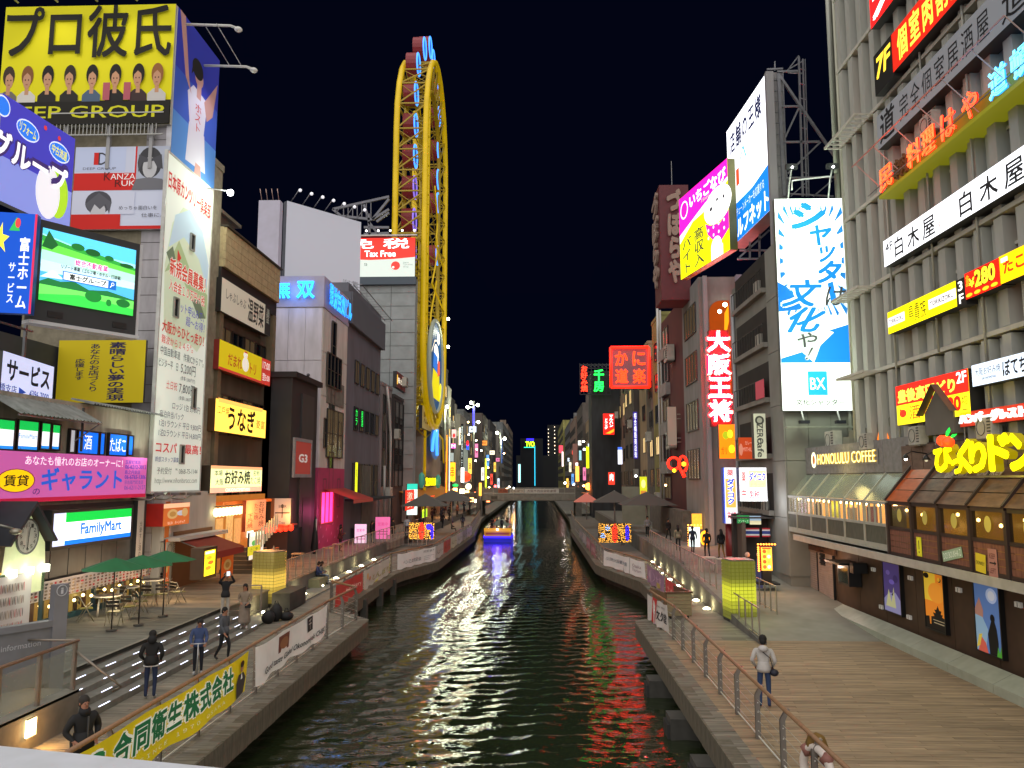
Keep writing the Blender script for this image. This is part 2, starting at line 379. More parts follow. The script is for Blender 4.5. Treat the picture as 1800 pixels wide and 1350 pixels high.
# fender piers under the right edge and left edge
for i, y in enumerate((15.0, 18.9, 22.4, 26.4)):
    r = root('mooring_fender', 'square concrete fender block under the right deck edge, %s from the camera' % ORD[i], 'fender', (3.75, y, 0), group='fender blocks below the right deck')
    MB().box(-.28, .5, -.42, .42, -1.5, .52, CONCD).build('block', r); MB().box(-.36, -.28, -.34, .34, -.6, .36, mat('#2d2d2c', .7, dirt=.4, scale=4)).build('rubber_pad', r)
for i, y in enumerate((36.5, 40, 44, 48)):
    r = root('mooring_fender', 'dark timber fender post below the left banner rail, %s from the camera' % ORD[i], 'fender', (-8.72, y, 0), group='fender posts below the left banners')
    MB().box(0, .3, -.2, .2, -1.5, .9, CONCD).build('post', r)
# upper left terrace, steps, retaining walls
UL = root('upper_terrace', '', ''); del UL['label'], UL['category']; UL['kind'] = 'structure'
ut = MB(); ut.box(-40, -12.2, -3, 31.2, LZ - .05, UZ - .06, CONC); ut.prism([(-40, 31.2), (-12.2, 31.2), (-12.0, 60), (-11.2, 118), (-11.2, 420), (-40, 420)], LZ - .05, UZ - .06, CONC); ut.box(-12.2, -10.9, -3, 19.3, LZ - .05, UZ, CONC)
ut.build('retaining_wall', UL)
boards('deck_boards', lambda y: (-17.2, -12.2), 19.3, 31.2, UZ, mat('#6a6c66', .75, dirt=.3, scale=2, bump=.15, stretch=(.5, 5, 1), attr=True), UL, .2, 3)
boards('deck_boards', lambda y: (-17.2, -12.1), 31.2, 64, UZ, mat('#8d7f6c', .7, dirt=.3, scale=2, bump=.15, stretch=(.5, 5, 1), attr=True), UL, .3, 3)
MB().box(-17.2, -10.9, 8, 19.3, UZ - .06, UZ + .004, GRAYD).box(-17.2, -11.6, 64, 118, UZ - .06, UZ + .004, GRAYD).build('paving', UL)
ST = mat('#7d7b73', .7, dirt=.35, scale=2.5, bump=.2); LED = mat('#dfe6ff', .4, em=2.6, samp='AUTO')
stair = root('riverside_steps', 'wide dark stone steps with white light strips in the treads', 'steps', (0, 0, 0))
for k in range(1, 5):
    x0 = -12.2 + .36 * (k - 1); z = UZ - .15 * k
    st = MB().box(x0, x0 + .36, 19.3, 31.2, LZ - .04, z, ST).build('step', stair)
    y = 20.0 + (k % 2) * .75
    while y < 31: MB().box(x0 + .325, x0 + .352, y, y + .5, z, z + .008, LED).build('light_strip', st); y += 1.5
MB().box(-12.32, -12.2, 19.3, 31.2, UZ - .1, UZ + .006, ST).build('nosing', stair)
# right upper walkway with ramp
UR = root('upper_walkway', '', ''); del UR['label'], UR['category']; UR['kind'] = 'structure'
m = MB()
def ramp(m, X0, X1, Y0, Y1, z0, z1, mm): m.add([(X0, Y0, z0 - .3), (X1, Y0, z0 - .3), (X1, Y1, z0 - .3), (X0, Y1, z0 - .3), (X0, Y0, z0), (X1, Y0, z0), (X1, Y1, z1), (X0, Y1, z1)], [(0, 3, 2, 1), (4, 5, 6, 7), (0, 1, 5, 4), (1, 2, 6, 5), (2, 3, 7, 6), (3, 0, 4, 7)], mm)
ramp(m, 7.9, 40, 29.4, 45, LZ + .004, RZ, GRAYD)
m.build('ramp', UR)
MB().prism([(8.1, 45), (8.5, 60), (8.8, 118), (8.8, 420), (40, 420), (40, 45)], LZ - .05, RZ, mat('#807c74', .8, dirt=.25, scale=1.5, bump=.2)).build('paving', UR)
w = MB(); w.add([(7.68, 28.7, LZ), (7.9, 28.7, LZ), (7.9, 45, LZ), (7.68, 45, LZ), (7.68, 28.7, LZ + .12), (7.9, 28.7, LZ + .12), (7.9, 45, RZ + .12), (7.68, 45, RZ + .12)], [(0, 3, 2, 1), (4, 5, 6, 7), (0, 1, 5, 4), (1, 2, 6, 5), (2, 3, 7, 6), (3, 0, 4, 7)], CONC)
w.prism([(7.68, 45), (8.1, 45), (8.5, 60), (8.8, 118), (8.3, 118), (8.1, 60)], LZ - .04, RZ + .12, CONC); w.build('retaining_wall', UR)
# bridge parapet under the camera
par = root('bridge_parapet', 'pale stone parapet of the bridge in the lower left corner', 'parapet', (0, 0, 0))
p0, p1 = onz(-60, 1305, 6.25), onz(410, 1352, 6.25); d = (p1 - p0); e0 = p0 - d * .4; e1 = p1 + d * 2.2; nn = Vector((d.y, -d.x, 0)).normalized() * .5
MB().prism([(e0.x, e0.y), (e1.x, e1.y), (e1.x + nn.x, e1.y + nn.y), (e0.x + nn.x, e0.y + nn.y)], 6.1, 6.25, mat('#c9ccd4', .6, dirt=.12, scale=6, bump=.1)).build('coping', par)
nn2 = nn * .85; q0, q1 = e0 + nn * .08, e1 + nn * .08
MB().prism([(q0.x, q0.y), (q1.x, q1.y), (q1.x + nn2.x, q1.y + nn2.y), (q0.x + nn2.x, q0.y + nn2.y)], 4.9, 6.1, CONC).build('body', par)
# lower canal bridge far away
br = root('footbridge', 'low concrete bridge hung with banners crossing the canal', 'bridge', (0, 0, 0))
BY = 126
MB().box(-8.7, 5.9, BY, BY + 7, 3.4, 4.5, mat('#8a857c', .8, dirt=.3, scale=1, bump=.2)).build('deck', br)
m = MB()
for i in range(10): x = -8.6 + i * 1.6; m.box(x - .05, x + .05, BY - .1, BY, 3.45, 5.4, metal('#9a958c'))
m.box(-8.7, 5.9, BY - .1, BY, 5.35, 5.45, metal('#9a958c')).box(-8.7, 5.9, BY - .08, BY - .03, 4.6, 4.7, metal('#9a958c')); m.build('railing', br)
for i in range(9):
    x = -8.6 + i * 1.6; MB().box(x + .06, x + 1.54, BY - .05, BY - .02, 4.7, 5.3, mat('#77726a', .6)).build('railing_panel', br)
    MB().box(x + .03, x + 1.57, BY - .12, BY - .001, 3.5, 4.4, mat('#8f8a80', .8, dirt=.3, scale=2)).build('fascia_panel', br)
MB().box(-9.6, -8.7, BY - .5, BY + 7.5, -1, 5.5, CONC).box(5.9, 6.8, BY - .5, BY + 7.5, -1, 5.5, CONC).box(-15, -9.6, BY + .2, BY + 7, 4, 4.6, CONC).box(6.8, 12, BY + .2, BY + 7, 4, 4.6, CONC).build('abutment', br)
for i, (x, w_, c, t) in enumerate(((-6.2, 1.5, '#b0664a', '大阪'), (-4.4, 2.2, '#c9bfb0', 'とんぼり'), (-2.1, 5.4, '#d3cdc6', '大阪市商店会総連盟'))):
    sign('bridge_banner', ['orange banner on the footbridge railing', 'cream banner beside the orange one on the footbridge railing', 'long white banner on the footbridge railing'][i], 'banner', (frame((x, BY - .17, 4.62), 0), w_, .66), c, 0, [('t', t, 8, 20, 92, 80, '#5a2a2a')], depth=.02)
sign('bridge_name_plate', 'small dark name plate on the bridge girder', 'sign', (frame((-7.4, BY - .14, 3.6), 0), 1.1, .6), '#6e6a60', 0, [('t', '相合橋', 10, 15, 90, 85, '#2a2622')], depth=.02)
# ================================================================== LEFT BANK
BLK = '#15130f'
PLA = wallm('#b5ad9f', .45)
# --- shop building with pink sign
b = building('shop_building', 'old low shop building of stained plaster under the pink sign', -26, -17, 14, 34.4, 9.6, PLA, roof=False)
q = MB(); x0 = -17.0
q.box(-17.02, -16.95, 14, 34.4, UZ, 5.9, mat('#3a3d40', .5, dirt=.3, scale=1.2)); q.build('cladding', b)
for k in range(9):
    y = 24.3 + k * 1.1; MB().box(-16.95, -16.91, y + .02, y + 1.07, 3.4, 5.75, mat('#55585c', .45, dirt=.35, scale=1.5)).build('cladding_panel', b)
# corrugated canopy roofs
q = MB(); cm = mat('#8b8e8a', .5, metal=.4, dirt=.45, scale=2)
y = 24.
while y < 28.6: q.add([(-17, y, 9.42), (-17, y + .12, 9.48), (-15.9, y + .12, 8.86), (-15.9, y, 8.8)], [(0, 3, 2, 1)], cm); q.add([(-17, y + .12, 9.48), (-17, y + .22, 9.42), (-15.9, y + .22, 8.8), (-15.9, y + .12, 8.86)], [(0, 3, 2, 1)], cm); y += .22
y = 29.0
while y < 34.6: q.add([(-17.4, y, 9.75), (-17.4, y + .1, 9.82), (-16.5, y + .1, 9.62), (-16.5, y, 9.55)], [(0, 3, 2, 1)], cm); q.add([(-17.4, y + .1, 9.82), (-17.4, y + .2, 9.75), (-16.5, y + .2, 9.55), (-16.5, y + .1, 9.62)], [(0, 3, 2, 1)], cm); y += .2
q.build('corrugated_roof', b, kind='stuff')
q = MB(); q.bar((-16, 24, 8.78), (-16, 28.7, 8.78), .04, metal()).bar((-16.7, 28.7, 7.8), (-16.7, 28.7, 9.4), .07, metal('#5a5d60')).bar((-16, 28.6, 8.8), (-17, 28.6, 8.1), .04, metal()); q.build('roof_bracket', b)
def litwin(par, xl, yb, yt, xr, X, art, back, e, label, name='window_sign'):
    fr = frX(xl, yb, yt, xr, X); r = sign(name, label, 'window sign', fr, back, e, art, depth=.08, edge='#222222', rim=.06, te=.9); return r
for i, (xl, xr, yb, yt, t) in enumerate(((-8, 24, 788, 737, 0), (30, 66, 789, 739, 1), (71, 87, 788, 744, 0), (90, 104, 789, 747, 0))):
    litwin(b, xl, yb, yt, xr, -16.9, [('r', 0, 68, 100, 100, '#12b24a', 1.), ('r', 0, 0, 100, 11, '#1f7fd6', 1.)] + ([('t', 'FamilyMart', 4, 32, 97, 56, '#2a74b8')] if t else []), '#ecebf2', 1.,
           ['leftmost green and white shop window under the corrugated roof', 'green and white shop window with a small blue shop name on it', 'narrow green and white window right of the lettered one', 'narrowest green and white window beside the downpipe'][i])
litwin(b, 136, 796, 758, 172, -16.9, [('t', '酒', 30, 18, 68, 86, '#ffffff')], '#0a63d8', 1., 'blue window sign with one white character for sake')
litwin(b, 175, 798, 762, 183, -16.9, [], '#0a63d8', 1., 'narrow plain blue window beside the sake window')
litwin(b, 191, 799, 763, 222, -16.9, [('t', 'たばこ', 4, 16, 96, 84, '#ffffff')], '#0a63d8', 1., 'blue window sign with white hiragana for tobacco')
litwin(b, 225, 799, 767, 233, -16.9, [], '#0a63d8', 1., 'narrow plain blue window beside the tobacco window')
litwin(b, 122, 794, 756, 131, -16.9, [], '#cfd0d8', .45, 'narrow frosted window left of the sake window')
sign('rental_sign', 'long pink letting agency sign with blue katakana above the convenience store', 'sign', frX(-14, 886, 791, 257, -16.6), '#cf62b0', .42,
     [('r', 0, 0, 100, 9, '#b3123c', .5), ('t', 'あなたも憧れのお店のオーナーに！', 15, 74, 79, 93, '#f3e6f2', {'e': .8}), ('c', 11, 43, 10, 23, '#7a1c3c'), ('c', 11, 43, 9.4, 21.5, '#f2c400', .7),
      ('t', '賃貸', 4.5, 32, 17.5, 54, BLK, {'bold': .02, 'e': 0}), ('t', 'の', 20, 15, 24, 27, '#3a2a8a', {'e': .1}), ('t', 'ギャラント', 24.5, 21, 79, 70, '#2258c8', {'bold': .03, 'e': .6}),
      ('t', '玉屋町本店', 81, 83, 94, 92, '#3a3bb0'), ('t', '06-6212-3013', 81, 71, 99, 81, '#3a3bb0', {'bold': .01}), ('t', '島之内支店', 81, 58, 94, 68, '#3a3bb0'), ('t', '06-6765-1306', 81, 46, 99, 56, '#3a3bb0', {'bold': .01}),
      ('t', '宗右衛門町支店', 81, 33, 97, 43, '#6a4fa8'), ('t', '06-6211-2127', 81, 20, 99, 30, '#6a4fa8')], depth=.25, edge='#8f1432')
sign('convenience_store_sign', 'lit green white and blue convenience store sign above the green parasols', 'sign', frX(90, 962, 903, 230, -16.6), '#f0f2fb', 1.25,
     [('r', 14, 70, 100, 100, '#06b93f', 1.), ('r', 14, 0, 100, 14, '#0b6fe0', 1.), ('r', 0, 0, 13.4, 100, '#c9d0ee', 1.), ('t', 'FamilyMart', 32, 17, 86, 64, '#1b73cf', {'bold': .035, 'e': .8})], depth=.35, edge='#2a2c2e', rim=.12)
# vertical grey name column sign and AC
sign('column_name_sign', 'tall narrow white sign with small vertical characters beside the convenience store', 'sign', frX(236, 1012, 880, 251, -16.7), '#b9b5b4', 0, [('t', '大衆すし酒の鮮肉', 38, 8, 78, 72, '#3c3a3a', {'vert': True})], depth=.2)
# windows and menu wall of the ground floor
g = root('cafe_shopfront', 'cafe shopfront with menu poster band over warmly lit windows', 'shopfront', (0, 0, 0))
MB().box(-17, -16.8, 24.2, 34.3, UZ, UZ + .2, mat('#1f4a55', .5)).build('sill', g)
for k in range(5):
    y = 24.3 + k * 2.0; MB().box(-17, -16.78, y, y + .16, UZ + .2, 2.76, mat('#1d3f52', .5)).build('post', g)
    q = MB(); q.quad((-16.9, y + .16, UZ + .2), (-16.9, y + 2.0, UZ + .2), (-16.9, y + 2.0, 2.76), (-16.9, y + .16, 2.76), mat(('#6e6238', '#7a5c30', '#5c5c34', '#80683a', '#5a4a30')[k], .2, em=.28 + .08 * (k % 3), emcol='#b08a40', dirt=.9, scale=2.4, samp='FRONT')); q.build('pane', g)
    for j in range(3): MB().box(-17.0, -16.88, y + .3 + j * .55, y + .55 + j * .55, UZ + .2, UZ + .7 + .25 * ((j + k) % 3), mat(('#3a3222', '#4a2c1c', '#2c3428')[(j + k) % 3], .6)).build('window_display', g)
    for j in range(3): MB().sphere((-16.6, y + .4 + j * .55, 2.5 + .1 * ((j + k) % 2)), .06, mat('#ffdf90', .5, em=6)).build('star_lamp', g)
art = []
for i in range(34):
    for j in range(5): art.append(('c' if (i + j) % 3 else 'r',) + ((2 + i * 2.9, 12 + j * 18, .8 + .5 * random.random(), 6) if (i + j) % 3 else (1 + i * 2.9, 6 + j * 18, 2.4 + i * 2.9, 18 + j * 18)) + (random.choice(('#7b3b35', '#6b5a50', '#8a7a6a', '#b03038', '#4d4a48', '#a58a6a')),))
sign('menu_poster_band', 'long poster band of many small food photos above the cafe windows', 'poster', (frame((-16.72, 25.4, 2.72), math.pi / 2), 8.8, .62), '#c8bfbc', .05, art, depth=.04)
sign('menu_poster_board', 'standing board covered with small dish photos at the far left edge', 'poster', (frame((-15.6, 22.6, UZ), math.pi / 2), 2.0, 2.1), '#cfc6c2', .08, [a for a in art if a[1] < 96][:120], depth=.06)
# clock house gable
ch = root('clock_gable', 'little gabled cafe entrance with a round white clock under its roof', 'entrance', (0, 0, 0))
CY, CX = 23.3, -15.7
GW = mat('#d9d8b4', .6, em=.25, emcol='#e8ffb0', dirt=.15, scale=2, samp='NONE')
m = MB(); m.add([(CX, CY, 4.0), (CX, CY + 2.1, 4.0), (CX, CY + 2.0, 4.8), (CX, CY + 1.05, 5.85), (CX, CY + .1, 4.8)], [(0, 1, 2, 3, 4)], GW); m.box(CX - .1, CX, CY, CY + 2.1, 3.3, 4.0, GW); m.build('gable', ch)
m = MB(); rm = mat('#2b2f38', .6, dirt=.3, scale=2)
for s_ in (-1, 1):
    a = CY + 1.05; m.add([(CX - 1.2, a, 6.12), (CX + .28, a, 6.12), (CX + .28, a + s_ * 1.2, 4.85), (CX - 1.2, a + s_ * 1.2, 4.85), (CX - 1.2, a, 5.98), (CX + .28, a, 5.98), (CX + .28, a + s_ * 1.1, 4.82), (CX - 1.2, a + s_ * 1.1, 4.82)], [(0, 1, 2, 3), (4, 7, 6, 5), (1, 5, 6, 2), (2, 6, 7, 3)], rm)
m.build('roof', ch)
m = MB(); m.tube([(CX + .03, CY + 1.05 + .52 * math.cos(i * math.pi / 12), 5.05 + .52 * math.sin(i * math.pi / 12)) for i in range(24)], .035, metal('#6a6a6a'), 5, closed=True); m.build('clock_rim', ch)
m = MB(); m.add([(CX + .04, CY + 1.05 + .5 * math.cos(i * math.pi / 12), 5.05 + .5 * math.sin(i * math.pi / 12)) for i in range(24)], [tuple(range(24))], mat('#b8b6ae', .5)); fc = m.build('clock_face', ch)
t, a = MB(), MB(); draw(t, a, [('t', s, 50 + 36 * math.sin(R(30 * h)) - 6, 50 + 36 * math.cos(R(30 * h)) - 6, 50 + 36 * math.sin(R(30 * h)) + 6, 50 + 36 * math.cos(R(30 * h)) + 6, '#3a3836') for h, s in ((12, '12'), (1, '1'), (2, '2'), (3, '3'), (4, '4'), (5, '5'), (6, '6'), (7, '7'), (8, '8'), (9, '9'), (10, '10'), (11, '11'))] + [('l', [(50, 50), (48, 12)], 3, '#222222'), ('l', [(50, 50), (54, 76)], 4, '#222222')], 1.0, 1.0, 0)
t.build('numeral', fc, mw=frame((CX + .045, CY + .55, 4.55), math.pi / 2)); a.build('hand', fc, mw=frame((CX + .05, CY + .55, 4.55), math.pi / 2))
m = MB(); m.box(CX - .05, CX, CY, CY + .18, UZ, 4, mat('#24505a', .5)).box(CX - .05, CX, CY + 1.95, CY + 2.1, UZ, 4, mat('#24505a', .5)); m.build('post', ch)
m = MB(); m.box(CX - 1.0, CX - .9, CY + .1, CY + 2, UZ, 3.9, mat('#d8a048', .5, em=.9, emcol='#ffb340', dirt=.6, scale=3, samp='FRONT')); m.build('lit_interior', ch)
for k in range(3): MB().box(CX + .05, CX + .2, CY + .2 + k * .8, CY + .42 + k * .8, 3.9, 4.12, mat('#f8ffe8', .5, em=5)).build('flood_lamp', ch)
lamp((CX + .9, CY + 1.1, 4.0), '#f4ffe0', 22, .2); lamp((-15.0, 28.5, 3.1), '#ffe0b0', 80, .3); lamp((-15.0, 33, 3.1), '#ffd8a0', 70, .3)
# --- surveillance lamp post at the far left
lp = root('street_lamp', 'street lamp with a grey oval head in front of the clock gable', 'street lamp', (-15.9, 22.9, UZ), group=None)
MB().tube([(0, 0, 0), (0, 0, 3.5)], .07, metal('#8f8f86'), 8).build('pole', lp); MB().tube([(0, 0, 3.4), (.25, .1, 3.62), (.55, .28, 3.5)], .04, metal('#8f8f86'), 6).sphere((.6, .3, 3.42), .17, metal('#a9a494'), 10, .6).build('head', lp); MB().box(-.09, .09, -.09, .09, 3.3, 3.7, mat('#c98a2e', .5)).build('cap', lp)
# --- tower with the white golf club sign
TW = wallm('#b3afb4', .3)
tb = building('advertising_tower', 'tall narrow building with white golf club sign down its canal side', -23.5, -17, 35, 41, 23.3, mat('#8c8470', .85, dirt=.4, scale=2, bump=.4), cat='building')
for i in range(26):
    z = 2 + i * .82; MB().box(-18.15, -16.96, 34.93, 34.99, z, z + .79, TW).build('tile', tb)
me = None
for i in range(64):       # brick strip beside the white tiles
    for j in range(6):
        z = 9.6 + i * .145; x = -19.55 + j * .23 + (.11 if i % 2 else 0)
        if me is None: me = MB().box(0, .215, -.03, 0, 0, .125, mat('#8f8264', .85, dirt=.4, scale=3)).build('brick', tb); o = me; me = me.data
        elif i * 6 + j < 290: o = put('brick', me, tb)
        else: continue
        o.location = (x, 35 - random.uniform(0, .012), z)
fr = frX(264, 864, 268, 362, -16.85); golf = [
    ('p', [(8, 48), (30, 42), (60, 46), (80, 44), (100, 50), (100, 62), (92, 76), (80, 84), (60, 88), (35, 87), (15, 80), (4, 66)], '#cfdcc0'), ('p', [(10, 72), (40, 78), (75, 74), (96, 66), (98, 74), (80, 84), (50, 88), (20, 83)], '#bcd4e2'),
    ('p', [(5, 64), (30, 68), (60, 60), (98, 56), (98, 64), (60, 68), (30, 76)], '#a8bd8c'), ('p', [(6, 70), (18, 73), (26, 69), (16, 67)], '#6d7d62'), ('p', [(62, 60), (80, 61), (96, 56), (80, 55)], '#6d7d62'), ('p', [(28, 68), (36, 71), (28, 73)], '#d03a30'),
    ('t', '日本原カンツリー倶楽部', 3, 89.5, 97, 95, '#c62a24', {'bold': .03}), ('t', 'ニオンコース', 62, 96, 96, 98, '#6a6a60'),
    ('t', '新規会員募集！', 14, 64, 92, 69.5, '#d4452c', {'bold': .03, 'halo': ('#f4f4ee', .07)}), ('t', '入会金１０万円＋税', 14, 59.5, 92, 63, '#d4563c', {'bold': .02, 'halo': ('#f4f4ee', .06)}),
    ('t', 'ネット申込みで、', 30, 54.4, 92, 57.6, '#5a58b8'), ('t', '超～お得！', 52, 51, 94, 54, '#5a58b8'), ('t', '大阪から', 5, 46.3, 42, 50, '#c62a24', {'bold': .02}), ('t', 'ひとっ走り！', 44, 46.3, 94, 50, '#c62a24', {'bold': .02}),
    ('t', '難波から１４５㌔', 5, 43, 70, 45.5, '#cf3b38'), ('t', '中国自動車道　作東ICから７㌔', 4, 39.6, 96, 42.2, '#34343a'), ('t', 'ビジター平　日', 2, 36, 40, 38.5, '#44444a'), ('t', '5,200円', 46, 35.6, 78, 39, '#34343a'), ('t', '(食事1,080円付)', 46, 33.4, 78, 35, '#54545a'),
    ('t', '土日祝', 18, 30, 40, 32.5, '#c62a24'), ('t', '7,800円', 44, 29.4, 78, 32.8, '#34343a'), ('t', '(食事1,080円付)', 44, 27.3, 78, 28.8, '#54545a'), ('t', 'ロッジ 1泊 3,780円', 32, 24.2, 92, 26.5, '#4c4c5e'),
    ('t', '宿泊弁当パック', 8, 21.4, 56, 23.5, '#4c4c5e'), ('t', '1泊1ラウンド 平日 9,800円', 8, 18.6, 96, 20.8, '#4c4c5e'), ('t', '1泊2ラウンド 平日14,800円', 8, 15.8, 96, 18, '#4c4c5e'),
    ('t', 'コスパ', 4, 11.2, 45, 14.2, '#cf2b30', {'bold': .02}), ('t', '最高！', 62, 11.2, 98, 14.2, '#cf2b30', {'bold': .02}), ('t', '幹部スタッフ募集', 4, 8.4, 50, 10, '#3c3c78'), ('t', '予約受付　℡ 0868-75-1144', 8, 4.9, 92, 6.9, '#5a5a56'), ('t', 'http://www.nihonbaracc.com', 5, 1.8, 92, 3.9, '#7a7a72')]
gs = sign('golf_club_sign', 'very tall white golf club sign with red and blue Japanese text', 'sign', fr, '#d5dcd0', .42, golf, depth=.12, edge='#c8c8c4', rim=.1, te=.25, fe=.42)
mw, Wd, Ht = fr
for (px, py, w_, h_) in ((52, 78, 9, 5.5), (24, 55, 10, 6.2), (72, 29, 9, 7), (52, 11, 9, 6)):
    window(gs, Matrix.Translation((Wd * px / 100, Ht * (py - h_ / 2) / 100, .01)), Wd * w_ / 100, Ht * h_ / 100, GLASS, '#9a9a94')
for k in range(3):
    fl = root('flood_lamp', 'flood lamp on an arm below the golf club sign, %s from the left' % ORD[k], 'lamp', onx(285 + k * 28, 868, -15.6), group='flood lamps at the foot of the golf club sign')
    MB().tube([(-1.3, 0, -.2), (-.5, 0, -.25), (0, 0, 0)], .035, metal('#9a9a90'), 5).build('arm', fl); MB().box(-.2, .2, -.28, .28, -.06, .06, metal('#777771')).build('housing', fl)
p = onx(310, 868, -14.9); lamp((p.x, p.y, p.z - .2), '#f2ffe6', 520, .25, 'SPOT', (-1.6, 0, 4.5), 80)
q = root('flood_lamp', 'bright flood lamp on an arm at the top corner of the tower', 'lamp', onx(405, 336, -15.6)); MB().tube([(0, 0, 0), (-1.4, -.3, .1)], .03, metal(), 5).build('arm', q); MB().sphere((0, 0, -.08), .17, mat('#ffffff', .5, em=14), 8).build('bulb', q)
p = onx(405, 336, -15.5); lamp((p.x, p.y, p.z - .3), '#f4ffe8', 260, .2)
# posters on the south wall of the tower
def figure(cx, cy, s, hair, top, skin='#b98a6c', tilt=0):
    return [('p', [(cx - 5.2 * s, 0), (cx - 5 * s, cy - 13 * s), (cx - 2 * s, cy - 9 * s), (cx + 2 * s, cy - 9 * s), (cx + 5 * s, cy - 13 * s), (cx + 5.2 * s, 0)], top), ('p', [(cx - 1.1 * s, cy - 12 * s), (cx + 1.1 * s, cy - 12 * s), (cx + 1 * s, cy), (cx - 1 * s, cy)], skin),
            ('c', cx, cy + 3 * s, 3.3 * s, 8.2 * s, hair), ('c', cx + tilt, cy - .5 * s, 2.2 * s, 6.6 * s, skin), ('p', [(cx - 2.7 * s, cy + 2 * s), (cx + tilt, cy + 5.5 * s), (cx + 2.7 * s, cy + 1.5 * s), (cx + 2.2 * s, cy + 8 * s), (cx - 2 * s, cy + 8 * s)], hair),
            ('c', cx - .9 * s + tilt, cy - .2 * s, .35 * s, .6 * s, '#2a1c16'), ('c', cx + .9 * s + tilt, cy - .2 * s, .35 * s, .6 * s, '#2a1c16'), ('r', cx - .6 * s + tilt, cy - 4.2 * s, cx + .6 * s + tilt, cy - 3.7 * s, '#7a3a34')]
art = [('r', 0, 0, 100, 20, '#17140f')]
for i, (cx, hr, tp) in enumerate(((5, '#3a2c22', '#6b655e'), (16, '#7a4f2a', '#c9c5be'), (28, '#1a1512', '#22201e'), (41, '#2c221c', '#262320'), (54, '#14110f', '#4a5d74'), (67.5, '#171310', '#1c1b1a'), (81, '#1c1512', '#3b2a2a'), (92, '#8a5a30', '#bdb9b6'))):
    art += figure(cx, 38, 1.05, hr, tp, tilt=random.uniform(-.5, .5))
art += [('r', 0, 0, 100, 18.5, '#17140f'), ('r', 61, 19.5, 65, 34, '#a85560'), ('r', 73, 19.5, 77, 34, '#a85560'), ('t', 'プロ彼氏', 2, 55, 99, 99, BLK, {'bold': .02}), ('t', 'DEEP GROUP', 2, 5, 97, 15, '#c9c61e', {'bold': .01})]
sign('yellow_billboard', 'huge yellow billboard with black characters over a row of young men', 'billboard', frY(-6, 222, 298, 10, 34.6), '#d3cb08', .12, art, depth=.35, edge='#b9b9b4', te=.1, fe=.13)  # not lit from inside: low emission adds to the spots' flood light
fr = frX(300, 268, 12, 381, -16.9)
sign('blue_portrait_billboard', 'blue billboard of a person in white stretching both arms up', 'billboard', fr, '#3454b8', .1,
     [('r', 0, 0, 100, 30, '#4d83c8'), ('r', 0, 60, 100, 100, '#2c35a8'), ('p', [(28, 52), (40, 60), (74, 58), (68, 30), (36, 30)], '#ccc9d8'), ('p', [(30, 4), (76, 6), (70, 32), (34, 32)], '#cbc8d6'), ('p', [(30, 60), (16, 100), (4, 100), (22, 60), (36, 52)], '#b98d86'), ('p', [(66, 56), (97, 80), (88, 52), (74, 44)], '#b98d86'),
      ('p', [(48, 54), (58, 54), (58, 66), (48, 66)], '#b98d86'), ('c', 52, 69, 10, 6.5, '#b98d86'), ('c', 48, 74, 13, 7, '#14120f'), ('p', [(36, 74), (34, 66), (42, 72)], '#14120f'), ('t', 'ホスト', 46, 30, 60, 50, '#c2333a', {'vert': True}), ('p', [(50, 0), (66, 0), (64, 8), (52, 8)], '#b98d86')], depth=.25, edge='#c8c8d0', te=.1, fe=.1)
for k in range(2):
    q = root('billboard_lamp', 'white lamp arm reaching out over the blue portrait billboard, %s one' % ('upper', 'lower')[k], 'lamp', (-17, 35.6 + k * 2.2, 28.6 - k * .9))
    MB().tube([(0, 0, 0), (2.2, .2, .0), (2.5, .2, -.12)], .07, mat('#c9c9c4', .5), 6).build('arm', q); MB().sphere((2.6, .2, -.2), .2, mat('#dcdcd8', .4), 8, .6).build('head', q)
q = root('lamp_tie', 'pair of thin rods tying the two white lamp arms together', 'bracket', (0, 0, 0)); MB().bar((-16, 35.6, 28.6), (-15.6, 37.8, 27.7), .03, metal('#c9c9c4')).bar((-15.4, 35.6, 28.6), (-15, 37.8, 27.7), .03, metal('#c9c9c4')).build('rod', q)
for k in range(4):
    q = root('billboard_lamp', 'thin white lamp arm over the yellow billboard, %s from the left' % ORD[k], 'lamp', (-24.4 + k * 1.9, 34.4, 29.1), group='lamp arms over the yellow billboard'); MB().tube([(0, 0, 0), (-.3, -1.6, .3), (-.3, -1.8, .1)], .05, mat('#c9c9c4', .5), 5).build('arm', q); MB().sphere((-.3, -1.85, .05), .13, mat('#dcdcd8', .4), 8).build('head', q)
    if k % 2: lamp((-24.4 + k * 1.9, 32.4, 29.0), '#fff6dd', 110, .2, 'SPOT', (.1, 1.5, -2.6), 100)
lamp((-14.4, 37.5, 27.2), '#e8ecff', 260, .2, 'SPOT', (-1.6, .6, -3), 100)
